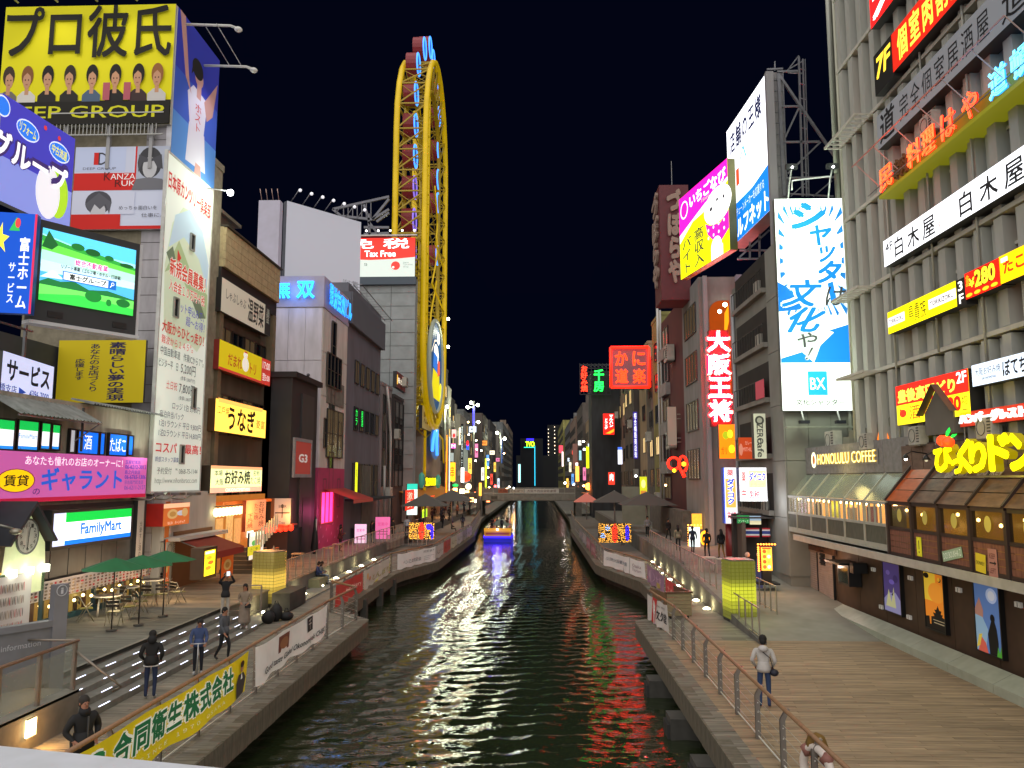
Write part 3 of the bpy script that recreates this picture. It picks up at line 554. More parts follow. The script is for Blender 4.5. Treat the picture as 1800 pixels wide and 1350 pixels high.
# railing and struts between the two posters
q = root('rooftop_railing', 'white railing between the yellow billboard and the red and white poster', 'railing', (0, 0, 0)); m = MB()
for k in range(28): m.box(-22.4 + k * .18, -22.37 + k * .18, 34.5, 34.53, 22.6, 23.6, mat('#a9a9a6', .5))
m.box(-22.5, -17.2, 34.48, 34.55, 23.6, 23.66, mat('#a9a9a6', .5)).box(-22.5, -17.2, 34.48, 34.55, 22.55, 22.6, mat('#a9a9a6', .5)); m.build('balusters', q)
for k in range(3): MB().bar((-21.8 + k * 2, 34.7, 21), (-21.8 + k * 2, 34.7, 23.4), .16, mat('#9a9a9c', .5)).build('column', q)
art = [('r', 0, 48, 62, 100, '#c3c8dc'), ('r', 64, 48, 73, 100, '#c8241e'), ('r', 0, 47, 73, 68, '#c8241e'), ('r', 0, 70, 54, 99, '#b9c3e0'), ('t', '1', 20, 78, 25, 93, '#c8241e', {'bold': .02}), ('t', 'D', 25, 78, 34, 93, '#3a3a44'), ('t', 'DEEP GROUP', 9, 72, 44, 75, '#5a5a66'),
       ('t', 'K', 32, 59, 39, 69, '#5a1414'), ('t', 'ANZAKI', 39, 60, 73, 67, '#f3eeee'), ('t', 'R', 44, 51, 51, 60, '#5a1414'), ('t', 'UKA', 51, 52, 73, 58.5, '#f3eeee'), ('r', 66, 47, 100, 100, '#aab0c0'), ('c', 80, 80, 13, 19, '#3c3c40'), ('c', 80, 74, 7.5, 13, '#b9b9bc'), ('p', [(68, 90), (80, 84), (92, 90), (94, 72), (88, 74), (84, 82), (72, 80), (68, 68)], '#4a4a50'),
       ('p', [(62, 47), (66, 60), (80, 62), (94, 60), (100, 47)], '#6e6e74'), ('r', 0, 0, 52, 18, '#c8241e'), ('r', 52, 0, 100, 4, '#c8241e'), ('r', 0, 18, 66, 45, '#c9cde0'), ('c', 28, 32, 14, 14, '#4a4a52'), ('c', 28, 22, 8, 10, '#c0c0c6'), ('p', [(14, 30), (20, 20), (24, 30), (30, 24), (36, 30), (40, 18), (42, 32), (28, 44)], '#5a5a62'), ('r', 0, 0, 50, 18, '#c8241e'),
       ('t', 'めっちゃ面白いを', 50, 23, 90, 28, '#4a4a55'), ('t', '仕事に。', 74, 14, 96, 19, '#4a4a55')]
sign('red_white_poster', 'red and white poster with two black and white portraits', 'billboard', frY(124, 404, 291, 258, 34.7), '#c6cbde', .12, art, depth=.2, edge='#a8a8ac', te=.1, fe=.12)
sign('yellow_slogan_sign', 'plain yellow sign with three vertical lines of dark text', 'sign', frY(97, 708, 251, 598, 34.0), '#c9b40e', .1, [('t', '素晴らしい夢の実現', 58, 3, 78, 97, '#2c2650', {'vert': True, 'bold': .03}), ('t', 'あなたのお店づくり', 36, 18, 48, 94, '#2c2650', {'vert': True, 'bold': .015}), ('t', '応援します', 20, 36, 31, 70, '#2c2650', {'vert': True, 'bold': .015})], depth=.15, te=.02)
# purple property group sign
fr = frB((-10, 348), (-10, 160), (122, 395), (128, 231), 27.0)
sign('purple_group_sign', 'slanted purple sign with large white katakana and blue ovals', 'billboard', fr, '#4a45c8', .38,
     [('r', 0, 0, 100, 42, '#8f9cf0', .4), ('c', 80, 33, 15, 25, '#a9d62a', .6), ('c', 66, 30, 17, 27, '#e9e8f0', .55), ('c', 34, 79, 15, 10, '#dfe8ff', .6), ('c', 34, 79, 14, 8.6, '#2a72e0', .7), ('t', 'リフォーム', 23, 74, 45, 84, '#e6e24a', {'bold': .02, 'rot': -4}), ('c', 78, 76, 15, 10, '#dfe8ff', .6), ('c', 78, 76, 14, 8.6, '#2a72e0', .7), ('t', '中古流通', 67, 71, 89, 81, '#e6e24a', {'bold': .02, 'rot': -4}),
      ('c', 1, 88, 9, 10, '#dfe8ff', .6), ('c', 1, 88, 8, 8.6, '#2a72e0', .7), ('t', '富士グループ', -60, 38, 92, 66, '#f4f3fa', {'bold': .04, 'rot': -3, 'halo': ('#3c2a66', .085)}), ('c', 56, 92, 2.2, 2.4, '#d03838', .6), ('c', 76, 90, 2.2, 2.4, '#d03838', .6)], depth=.3, edge='#9a9ab0', te=.65)
fr = frB((-14, 549), (-10, 371), (53, 561), (67, 386), 24.6)
sign('home_service_sign', 'blue vertical sign with white characters left of the video screen', 'sign', fr, '#0b4fc4', .55,
     [('r', 94, 0, 100, 100, '#d02a50', .7), ('p', [(28, 82), (46, 96), (56, 82)], '#30b050', .7), ('c', 50, 90, 7, 5, '#e04040', .7), ('t', '富士ホーム', 58, 5, 86, 76, '#e8eefc', {'vert': True, 'bold': .03}), ('t', 'サービス', 34, 10, 52, 50, '#dfe8fa', {'vert': True, 'bold': .02}), ('p', [(0, 78), (10, 90), (12, 78), (30, 76), (16, 70), (22, 60), (8, 66), (0, 60)], '#f0e040', .8)], depth=.3, edge='#0a46b0', te=.7)
fr = frB((54, 561), (68, 384), (237, 598), (247, 438), 25.4)
vs_ = sign('video_screen', 'large outdoor video screen showing a green golf course', 'screen', fr, '#3b3b3d', 0, [], depth=.45, edge='#39393b')
mw, Wd, Ht = fr
mw = Matrix.Translation((Wd * .045, Ht * .2, .03)); sw, sh = Wd * .91, Ht * .72
t, a = MB(), MB(); hills = lambda y0, amp, c, n=18, ph=0: ('p', [(0, 0 if y0 > 60 else y0 - 14)] + [(100, 0 if y0 > 60 else y0 - 14)] + [(100 - i * 100 / n, y0 + amp * math.sin(i * 1.3 + ph) + amp * .6 * math.sin(i * 2.9 + ph)) for i in range(n + 1)], c)
art = [('r', 0, 50, 100, 100, '#58c4ee'), ('p', [(0, 62), (100, 62), (100, 78), (50, 80), (0, 92)], '#9adcf4'), ('p', [(0, 66), (100, 62), (100, 72), (82, 76), (60, 80), (30, 83), (0, 90)], '#2f9a3a'), ('p', [(0, 66), (100, 60), (100, 68), (55, 74), (0, 82)], '#63d048'), ('p', [(0, 74), (6, 98), (16, 80), (10, 72)], '#1c5a2a'), ('c', 36, 84, 7, 5, '#1c6a2c'), ('c', 52, 81, 8, 5, '#175424'), ('c', 70, 78, 5, 4, '#1c6a2c'), ('c', 90, 73, 8, 3, '#175424'),
       ('p', [(0, 42), (100, 42), (100, 62), (0, 70)], '#a9d6c8'), ('p', [(0, 24), (100, 24), (100, 50), (0, 56)], '#bfe2ea'), ('r', 0, 24, 100, 40, '#4fb0e6'), ('p', [(0, 32), (12, 44), (24, 34)], '#d8eef4'), ('p', [(0, 26), (8, 32), (20, 30), (34, 34), (50, 26), (70, 30), (100, 24), (100, 16), (0, 16)], '#1f6e38'), ('r', 0, 0, 100, 20, '#38c84a'), ('p', [(0, 8), (40, 16), (100, 10), (100, 22), (0, 22)], '#6ee860'), ('c', 55, 18, 9, 8, '#1c7a30'), ('c', 88, 16, 8, 6, '#1a6a2c'), ('c', 72, 13, 3, 5, '#1c7a30'),
       ('t', '総合不動産業', 34, 57, 69, 66, '#d8208a', {'bold': .03, 'halo': ('#ffffff', .07)}), ('t', 'リゾート事業（ゴルフ場・ホテル・打球場）', 20, 49, 84, 55, '#1c2a22', {'bold': .03, 'e': 0}), ('r', 22, 33, 79, 46, '#1764b8'), ('r', 23, 34.3, 70, 44.7, '#e8f2f2'), ('t', '富士グループ', 29, 35.5, 68, 43.8, '#1c2424', {'bold': .04, 'e': 0}), ('c', 75, 41, 1.7, 2.4, '#ffffff'), ('c', 75, 41, 1.1, 1.6, '#1764b8'), ('l', [(74, 39), (72.5, 36)], 1, '#ffffff')]
draw(t, a, art, sw, sh, .95); a.build('display', vs_, mw); t.build('caption', vs_, mw)
for k in range(2): MB().box(Wd * (.14 + k * .62), Wd * (.28 + k * .62), Ht * .05, Ht * .11, 0, .02, mat('#1c1c1e', .4)).build('speaker_grille', vs_)
MB().box(-.05, Wd + .15, -.12, 0, -.5, .02, mat('#c9c9cc', .5)).box(Wd, Wd + .12, 0, Ht, -.45, -.02, mat('#c9c9cc', .5)).build('casing_trim', vs_)
fr = frB((0, 693), (0, 616), (91, 706), (93, 639), 26.5)
sign('service_branch_sign', 'white lit sign with black katakana and a branch phone number', 'sign', fr, '#c6ccee', .75, [('t', 'サービス', 8, 36, 92, 88, '#222226', {'bold': .04}), ('t', '橋支店', -2, 8, 28, 27, '#2346a8', {'bold': .01}), ('p', [(32, 26), (46, 17), (32, 8)], '#2346a8', .5), ('t', '4396-7000', 52, 8, 92, 26, '#2f55b4', {'bold': .015})], depth=.3, te=.1)
q = root('sign_backing_frame', 'dark steel frame carrying the video screen and signs on the low roof', 'scaffold', (0, 0, 0)); m = MB()
for k in range(3): m.bar((-19.3, 24.6 + k * 2.2, 9.5), (-19.3, 24.6 + k * 2.2, 12.6), .1, metal('#6e7074'))
for z in (10.6, 12.4): m.bar((-19.3, 24, z), (-19.3, 29.4, z), .07, metal('#6a6c70'))
m.build('truss', q); MB().box(-26, -21.2, 26, 34.2, 9.6, 12.6, mat('#3c4046', .7, dirt=.3, scale=1)).build('shed', q)
# orange takeaway shop under tower
b = root('orange_kiosk', 'orange takeaway kiosk under the golf club sign', 'kiosk', (0, 0, 0))
MB().box(-17, -16.6, 35.1, 41, UZ, 6.2, wallm('#b9b8b4', .2)).build('wall', b)
MB().box(-16.95, -15.9, 35.4, 41, 4.05, 4.22, mat('#b9b6b0', .6)).build('ledge', b)
sign('snack_light_box', 'orange and red light box with a knotted bread picture', 'sign', frX(286, 926, 886, 333, -16.2), '#c8682e', .5, [('r', 0, 80, 100, 100, '#e8b890', .7), ('c', 34, 52, 20, 22, '#c9a46a', .5), ('c', 34, 52, 12, 12, '#b08040', .5), ('c', 66, 54, 16, 12, '#b9c0cc', .5), ('c', 80, 56, 12, 20, '#c9a46a', .5), ('t', 'なにわ　ターンドッグ', 16, 6, 82, 20, '#f5ead8')], depth=.9, edge='#b02018')
m = MB(); m.add([(-16.6, 36.0, 4.2), (-16.6, 39.8, 4.2), (-14.6, 39.8, 3.5), (-14.6, 36.0, 3.5)], [(0, 3, 2, 1), (0, 1, 2, 3)], mat('#a8483c', .7)); m.box(-14.64, -14.6, 36.0, 39.8, 3.2, 3.5, mat('#8f2a22', .7))
aw = root('red_awning', 'faded red canvas awning over the orange kiosk', 'awning', (0, 0, 0)); m.build('canvas', aw); MB().bar((-16.6, 36.0, 4.18), (-14.6, 36.0, 3.45), .04, metal()).bar((-16.6, 39.8, 4.18), (-14.6, 39.8, 3.45), .04, metal()).build('arm', aw)
MB().box(-16.6, -16.55, 36.3, 40.6, UZ, 4.4, mat('#241a16', .6, em=.04, emcol='#e08040', dirt=.8, scale=2)).build('opening', b)
for i, (y, t) in enumerate(((35.15, 0), (38.8, 1))): sign('orange_banner', ['orange vertical banner beside the air conditioner', 'orange counter panel with a bread picture under the awning'][i], 'banner', (frame((-16.4 if i == 0 else -15.3, y, UZ + .1), math.pi / 2), [.5, 1.5][i], [2.2, 1.2][i]), '#d4601c', .2, [('c', 50, 55, 32, 22, '#c9a060'), ('c', 50, 55, 18, 12, '#a87838'), ('t', 'なにわ', 20, 12, 80, 26, '#f5e8d0')], depth=.06)
sign('slim_orange_sign', 'slim upright orange panel in a white frame above the air conditioner', 'sign', (frame((-16.5, 35.15, 4.2), math.pi / 2), .5, 1.6), '#c8702e', .1, [], depth=.1, edge='#c9c8c4', rim=.12)
def aircon(loc, rz, label, s=1., group=None):
    r = root('air_conditioner', label, 'air conditioner', loc, rz, group=group); r.scale = (s,) * 3
    MB().box(-.4, .4, -.15, .15, 0, .62, mat('#b9b7ae', .5, dirt=.25, scale=3)).build('casing', r)
    m = MB(); m.tube([(-.12 + .22 * math.cos(i * math.pi / 8), -.16, .31 + .22 * math.sin(i * math.pi / 8)) for i in range(16)], .012, mat('#5a5a56', .5), 4, closed=True)
    for i in range(6): m.box(.2, .36, -.165, -.15, .08 + i * .09, .12 + i * .09, mat('#3b3b39', .5))
    m.build('grille', r); MB().box(-.38, .38, -.14, .14, -.05, 0, metal('#77756e')).build('bracket', r); return r
aircon((-16.5, 35.6, 3.4), math.pi / 2, 'white air conditioner unit between the convenience store and the kiosk')
sign('yellow_menu_light', 'bright yellow upright menu light box beside the stair with banners', 'sign', frX(357, 1014, 969, 378, -13.6), '#f4d824', 1.6, [('c', 40, 30, 26, 8, '#e88a20', 1.2), ('c', 60, 50, 26, 8, '#d86a20', 1.2), ('c', 45, 70, 26, 8, '#e8a020', 1.2), ('r', 10, 86, 90, 96, '#fff8c0', 1.6)], depth=.5, edge='#4a3220', rim=.12)
# --- brown restaurant building
BR = wallm('#5c5345', .3); TILE = mat('#b7a27c', .7, dirt=.3, scale=3, bump=.15)
rb = building('restaurant_building', 'brown four storey restaurant building hung with four long food signs', -27, -17.3, 41.1, 50.2, 19.2, BR)
z1 = ony(390, 400, 41.3).z
MB().box(-17.3, -16.9, 41.1, 50.2, z1 - 3.1, z1 - 2.2, mat('#242220', .6)).build('soffit', rb)
for i in range(5):
    for k in range(8): MB().box(-16.9, -16.72, 41.15 + k * 1.13, 41.15 + k * 1.13 + 1.11, z1 - 2.2 + i * .44, z1 - 2.2 + i * .44 + .42, TILE).build('tile', rb)
MB().box(-17.3, -16.9, 41.1, 50.2, z1 - 2.2, z1, TILE).box(-17.6, -16.6, 41.1, 50.3, z1, z1 + .1, mat('#3b352c', .6)).build('cornice', rb)
MB().box(-21, -18.6, 44, 47, 19.2, 22.2, mat('#6a6253', .8, dirt=.3)).box(-21.3, -18.3, 43.8, 47.3, 22.2, 22.4, mat('#77705f', .8)).build('stair_tower', rb)
for y in (41.1, 49.6): MB().box(-17.3, -16.85, y, y + .5, UZ, z1 - 3.1, mat('#7a6c54', .7, dirt=.3, scale=2)).build('column', rb)
winrow(rb, 'L', -17.28, 42, 49.4, [z1 - 3.0], 5, 1.1, .85, [GLASS], '#3a332a', 1)
for zb, zt, g_ in ((12.6, 15.1, GLASSD), (9.2, 11.4, GLASSD), (5.6, 7.4, GLASSD)): winrow(rb, 'L', -17.25, 41.8, 49.4, [zb], 4, 1.75, zt - zb, [g_, GLASS, mat('#6a4420', .3, em=.3, emcol='#ff9a3c', dirt=.8, scale=2.5, samp='NONE'), g_], '#2a241e', 2)
for k in range(7): MB().sphere((-17.1, 42.2 + k * .45, 13.1 + .3 * (k % 3)), .09, mat('#ffd070', .5, em=9), 6).build('window_lamp', rb)
MB().tube([(-17.05, 46.6, 13.1), (-17.05, 49.3, 13.25)], .05, mat('#ff2a18', .5, em=5), 5).build('red_neon_tube', rb)
sign('cream_stone_grill_sign', 'cream sign with brush strokes at the top of the restaurant building', 'sign', frX(388, 546, 487, 475, -16.7), '#cfc9b6', .16, [('t', 'しゃぶしゃぶ', 8, 44, 46, 74, '#2a2622'), ('t', '温野菜', 50, 14, 84, 90, '#2a2622', {'bold': .02}), ('r', 87, 0, 100, 100, '#2c2a28', .02), ('t', '温野菜', 90, 40, 97, 90, '#cfd8cc', {'vert': True})], depth=.4, edge='#23211f', te=.02)
sign('chicken_sign', 'yellow chicken restaurant sign with red opening hours at the right', 'sign', frX(384, 648, 596, 475, -16.7), '#d7c410', .35, [('r', 80, 0, 100, 100, '#c23a30', .4), ('r', 0, 0, 80, 9, '#c23a30', .4), ('t', 'だまれ', 15, 24, 40, 66, '#b0501c', {'bold': .02}), ('c', 47, 48, 6.5, 26, '#e9e6d8', .45), ('c', 46.5, 82, 4.2, 12, '#e9e6d8', .45), ('p', [(44, 90), (45, 99), (47, 93), (49, 98), (50, 90)], '#c02a20', .4), ('p', [(50, 82), (53, 79), (50, 77)], '#e0902a', .4), ('l', [(45, 22), (44, 12)], 1.6, '#c07828'), ('l', [(50, 22), (51, 12)], 1.6, '#c07828'), ('t', 'トリ', 56, 22, 68, 62, '#b0501c', {'bold': .02}), ('t', '17:00', 82, 60, 98, 88, '#f4e6e0', {'bold': .02}), ('t', '翌5:00', 82, 14, 98, 42, '#f4e6e0', {'bold': .02})], depth=.4, edge='#8f2a22', te=.4)
sign('eel_sign', 'glowing amber eel restaurant sign with thick brush characters', 'sign', frX(377, 757, 700, 467, -16.6), '#ffce4e', 1.35, [('r', 4, 90, 92, 104, '#f0a850', 1.2), ('t', '江戸焼', 3, 55, 24, 80, '#4a2c10', {'e': 0}), ('t', 'うなぎ', 22, 10, 76, 88, '#33200c', {'e': 0, 'bold': .035}), ('t', '菱富', 78, 30, 97, 60, '#4a2c10', {'e': 0})], depth=.4, edge='#5a3c1a')
sign('okonomiyaki_sign', 'green and cream lit okonomiyaki sign above the paper lanterns', 'sign', frX(369, 867, 818, 460, -16.5), '#e6efae', .95, [('r', 0, 88, 100, 100, '#e8a070', 1.), ('r', 0, 0, 100, 20, '#e8a88c', 1.), ('t', '本場', 6, 62, 20, 84, '#23402c', {'e': .05}), ('t', '大阪', 8, 28, 22, 52, '#23402c', {'e': .05}), ('t', 'お好み焼', 24, 30, 74, 86, '#1d3826', {'e': .05, 'bold': .03}), ('t', '名物', 80, 64, 94, 86, '#2a6a40', {'e': .1}), ('t', 'たこ焼', 75, 30, 96, 60, '#2a6a40', {'e': .1}), ('t', 'OKONOMIYAKI', 26, 3, 74, 16, '#f8f2e6', {'bold': .02})], depth=.5, edge='#3a2c1c')
# lantern shop front
sf = root('lantern_shopfront', 'warmly lit food stall front with a row of paper lanterns', 'shopfront', (0, 0, 0))
MB().box(-17.3, -17.0, 41.6, 50, UZ, 5.9, mat('#7a4a24', .6, em=.35, emcol='#ff9a3c', dirt=.7, scale=1.6, samp='NONE')).build('wall', sf)
MB().box(-17.3, -16.3, 41.15, 50, 5.45, 5.6, mat('#a84c1c', .6, em=.3, emcol='#ff7a20')).build('canopy', sf)
for k in range(15):
    mm = MB(); mm.sphere((0, 0, 0), .19, mat('#ffe8a8', .5, em=2.4), 8, 1.25).box(-.08, .08, -.08, .08, .28, .32, DARK)
    if k == 0: o = mm.build('paper_lantern', sf); pl = o.data
    else: o = put('paper_lantern', pl, sf)
    o.location = (-16.35, 40.5 + k * .46, 5.1)
MB().box(-16.95, -16.9, 46.6, 47.5, 3.4, 5.2, mat('#fff6dd', .5, em=2.2)).build('lit_panel', sf)
for k, (y, h_) in enumerate(((42.0, 1.5), (43.4, 1.9), (44.6, 1.4))): MB().box(-16.97, -16.92, y, y + .9, 3.2, 3.2 + h_, mat(('#9a6a3a', '#c8b484', '#b07a3a')[k], .6, em=.5, emcol='#ffc878', dirt=.7, scale=5, samp='NONE')).build('display_case', sf)
sign('brush_menu_board', 'tall salmon board with vertical brush writing beside the lanterns', 'sign', frX(431, 935, 880, 467, -15.9), '#d08e68', .5, [('t', 'お好み焼', 62, 10, 90, 94, '#3a2216', {'vert': True, 'e': 0}), ('t', 'たこ焼', 38, 34, 60, 88, '#3a2216', {'vert': True, 'e': 0}), ('t', '下乃焼', 8, 10, 34, 56, '#3a2216', {'vert': True, 'e': 0})], depth=.2, edge='#a8401c')
lamp((-15.0, 44, 5.0), '#ffb060', 170, .4); lamp((-15.0, 48.4, 4.6), '#ffa050', 120, .4)
# stair with small banners
stt = root('banner_stair', 'short stair beside the light box hung with little vertical banners', 'stairs', (0, 0, 0))
for k in range(6): MB().box(-16.8, -15, 42.3 + k * .35, 42.65 + k * .35, UZ, UZ + .2 * (k + 1), mat('#6a5a48', .7)).build('step', stt)
for k in range(9): MB().box(-14.95, -14.92, 42.3 + k * .42, 42.55 + k * .42, 2.9 + k * .13, 4.0 + k * .1, mat('#c9c2a0', .6, em=.15)).build('hanging_banner', stt)
MB().box(-15.0, -14.9, 42.2, 46.2, 2.2, 2.9, mat('#8a5a30', .6)).build('parapet', stt)
m = MB(); m.add([(-13.9, 40.6, UZ), (-13.2, 40.6, UZ), (-13.5, 41, UZ + 1.6), (-13.9, 41.4, UZ), (-13.2, 41.4, UZ)], [(0, 1, 2), (4, 3, 2)], mat('#b9ae98', .6)); q = root('easel_sign', 'white A shaped easel sign in front of the lantern stall', 'sign', (0, 0, 0)); m.build('boards', q)
sign('poster_stand', 'lit menu poster stand right of the lantern stall', 'poster', frX(437, 985, 937, 463, -15.0), '#e6dcc8', .8, [('r', 8, 86, 92, 98, '#f8f0d0', 1.4), ('c', 30, 60, 14, 10, '#5aa050'), ('c', 62, 62, 14, 10, '#c07838'), ('c', 32, 34, 14, 10, '#d0a040'), ('c', 66, 34, 14, 10, '#b04a38'), ('r', 76, 66, 92, 88, '#c83028')], depth=.1)
sign('yellow_top_card', 'small yellow card sign on top of the lit glass pillar', 'sign', frX(435, 978, 962, 457, -14.4), '#e8d830', .5, [('t', 'たこ焼', 20, 40, 80, 85, '#3a6a20')], depth=.06)
# --- pinkish building with blue neon
PK = wallm('#dcd2d8', .2)
mb_ = building('pale_pink_building', 'pale pinkish office block with blue neon characters near its top', -27, -15.6, 56.5, 64, ony(558, 540, 56.5).z, PK, roof=False)
ztop = ony(558, 540, 56.5).z
for i in range(5):
    for k in range(3):
        z = ztop - 3.9 * (i + 1)
        MB().box(-19.3 + k * 1.24, -18.08 + k * 1.24, 56.42, 56.5, z, z + 3.86, PK).build('panel', mb_)
for i in range(6):
    for (y0, y1) in ((56.55, 58.6), (60.3, 63.9)): MB().box(-15.6, -15.54, y0, y1, ztop - 3.2 * (i + 1), ztop - 3.2 * (i + 1) + 3.15, wallm('#cfc8c0', .2)).build('panel', mb_)
for z in (ztop - 8.9, ztop - 12.5, ztop - 16.4): winrow(mb_, 'L', -15.54, 57.0, 63.2, [z], 1, .01, .01, [GLASS]) if 0 else None
for (y, z, w_, h_) in ((58.9, ztop - 9.9, 1.2, 9.4), (57.5, ztop - 5.6, 4.2, 2.5), (57.3, ztop - 10.2, .9, 2.2), (61.4, ztop - 10.2, .9, 2.2), (57.3, ztop - 14.6, .9, 2.2), (61.4, ztop - 14.6, .9, 2.2), (58.9, ztop - 14.8, 1.2, 4.4)):
    window(mb_, frame((-15.53 if w_ < 3 else -15.46, y, z), math.pi / 2), w_, h_, GLASS, '#4a3f36', 4 if w_ > 3 else 1, int(h_ / 2.2))
q = MB(); q.box(-27, -15.5, 56.35, 64.1, ztop, ztop + 2.3, mat('#b0a6b4', .6, dirt=.15)); q.build('parapet', mb_)
for k in range(4): MB().sphere((-19.0 + [0, .5, 2, 2.5][k], 56.4, ztop - 5.0), .13, mat('#4a4448', .5), 8).build('vent_cap', mb_)
neo = root('blue_neon_sign', 'large blue neon characters wrapping the corner of the pale pink building', 'neon sign', (0, 0, 0)); 
def neon(par, fr, body, x0, y0, x1, y1, col, ecol, e, base=None, r=.022, vert=False, name='neon_letters', bold=0.):
    mw, Wd, Ht = fr; m = MB(); co, fs = text_mesh(body, bold, 0, vert, r)
    mm = mat(col, .4, em=e, emcol=ecol, samp='NONE'); gw, gh = Wd * (x1 - x0) / 100, Ht * (y1 - y0) / 100; sc = gh / (len(body) if vert else 1)
    m.add([(Wd * x0 / 100 + gw * v[0], Ht * y0 / 100 + gh * v[1], .1 + v[2] * sc) for v in co], fs, mm)
    if base:
        c2, f2 = text_mesh(body, bold, 0, vert, 0); m.add([(Wd * x0 / 100 + gw * v[0], Ht * y0 / 100 + gh * v[1], .05) for v in c2], f2, mat(base, .4, em=e * .35, samp='NONE'))
    return m.build(name, par, mw)
f1 = frY(477, 527, 556, 493, 56.2); neon(neo, f1, '無', 2, 4, 43, 96, '#2090ff', '#2fa8ff', 2.6, '#0a58e8', .03); neon(neo, f1, '双', 56, 4, 97, 96, '#2090ff', '#2fa8ff', 2.6, '#0a58e8', .03)
f2 = (frame((-15.3, 56.7, ztop + .15), math.pi / 2), 7.2, 1.9); neon(neo, f2, '難波無双ビル', 2, 6, 98, 94, '#2090ff', '#2fa0ff', 1.5, '#0848c8', .012)
lamp((-17.4, 55.6, ztop + 1), '#3a90ff', 60, .4)
# grey blank billboards
bb = sign('blank_billboard', 'large blank grey billboard facing the canal with a sponsor notice', 'billboard', frB((500, 488), (507, 353), (632, 515), (636, 390), 66), '#b0b2bc', .3, [('t', 'スポンサー募集中', 76, 11, 97, 15, '#34363c', {'e': 0}), ('t', '06-6727-0601', 76, 6.5, 97, 10.5, '#34363c', {'e': 0, 'bold': .01}), ('t', '㈱吉岡広告社', 76, 2, 97, 6, '#34363c', {'e': 0})], depth=.5, edge='#5b5d66')  # panel emission stands in for the light of its lamps
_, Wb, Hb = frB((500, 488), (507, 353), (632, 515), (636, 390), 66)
for k in range(7):
    o = MB().tube([(0, 0, -.3), (0, .9, 1.2)], .04, metal('#9a9aa0'), 5).sphere((0, .75, 1.25), .16, mat('#e8e8ee', .4, em=.6), 6).build('lamp_arm', bb); o.location = (Wb * (.06 + k * .145), Hb, 0)
for k in range(4):
    o = MB().sphere((0, -.3, .9), .3, metal('#a3a3a8'), 8, .6).bar((0, 0, 0), (0, -.3, .9), .05, metal('#77777c')).build('lower_lamp', bb); o.location = (Wb * (.1 + k * .27), 0, 0)
m = MB()
for k in range(4): m.bar((Wb * (.1 + k * .27), 0, -.6), (Wb * (.1 + k * .27), -2.4, -.6), .12, metal('#6a6a70'))
m.build('support', bb)
fr = frY(447, 560, 485, 352, 58.5)
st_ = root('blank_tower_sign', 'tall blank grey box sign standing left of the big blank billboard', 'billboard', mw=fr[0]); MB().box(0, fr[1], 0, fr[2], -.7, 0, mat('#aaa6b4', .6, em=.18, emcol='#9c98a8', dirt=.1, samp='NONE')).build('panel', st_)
for k in range(4): MB().tube([(fr[1] * (.1 + k * .27), fr[2], -.2), (fr[1] * (.1 + k * .27), fr[2] + .8, .3)], .03, metal('#c9a8a0'), 4).build('lamp_arm', st_)
# --- black G3 building and low pink front
gb = building('black_club_building', 'narrow black building with a red G3 sign', -19, -15.5, 49.6, 55.4, ony(515, 668, 51).z, mat('#2b2d31', .6, dirt=.25, scale=1.2, bump=.1), roof=False)
zg = ony(515, 668, 51).z; MB().box(-19.2, -15.2, 49.4, 55.6, zg, zg + .35, mat('#1c1d20', .6)).build('cornice', gb)
MB().box(-15.5, -15.42, 51.6, 54.4, zg - 9.5, zg - .8, mat('#35373c', .5, dirt=.3, scale=1.5)).build('panel', gb); MB().box(-15.5, -15.4, 52.3, 53.9, UZ, 5.6, mat('#1f2124', .5)).build('door', gb)
lb = building('lilac_annex', 'lilac rendered annex with a black screen box beside the black building', -23, -16.6, 50.3, 56.3, ony(470, 712, 50.3).z, mat('#aea2ad', .8, dirt=.2), roof=False)
MB().box(-19.0, -16.9, 50.0, 50.28, ony(480, 715, 50).z - .2, ony(480, 673, 50).z, mat('#0d0d0f', .4)).build('black_screen', lb)
sign('red_club_sign', 'dull red sign in a wide pale frame on the black building', 'sign', frX(518, 833, 775, 546, -15.35), '#a8443a', .2, [('t', 'G3', 22, 36, 78, 62, '#cfc8c4', {'bold': .04, 'e': .3})], depth=.12, edge='#8f9096', rim=.22)
sign('bar_light_box', 'white light box with a black tree mark over the lantern entrance', 'sign', frY(475, 925, 510, 876, 48.8), '#9a9c9c', .12, [('c', 58, 72, 7, 7, BLK), ('r', 22, 46, 96, 50, BLK), ('r', 56, 30, 60, 70, BLK), ('t', 'BAR', 40, 66, 80, 76, '#44444a'), ('t', 'Tree', 44, 8, 74, 18, '#44444a'), ('r', 0, 0, 18, 100, '#5a3c24', .1)], depth=.5)
rl = root('red_lantern_row', 'row of glowing red lanterns along a small eave', 'lanterns', (0, 0, 0)); MB().box(-16.2, -14.9, 47.6, 49.6, 4.0, 4.07, mat('#a83a24', .6, em=.2)).build('eave', rl)
for k in range(6): MB().sphere((-16.3 + k * .3, 47.7 + k * .06, 3.75 + .03 * k), .17, mat('#ff3018', .5, em=2.4), 8, 1.2).build('lantern', rl)
lamp((-15.6, 47.2, 3.6), '#ff5a30', 60, .3)
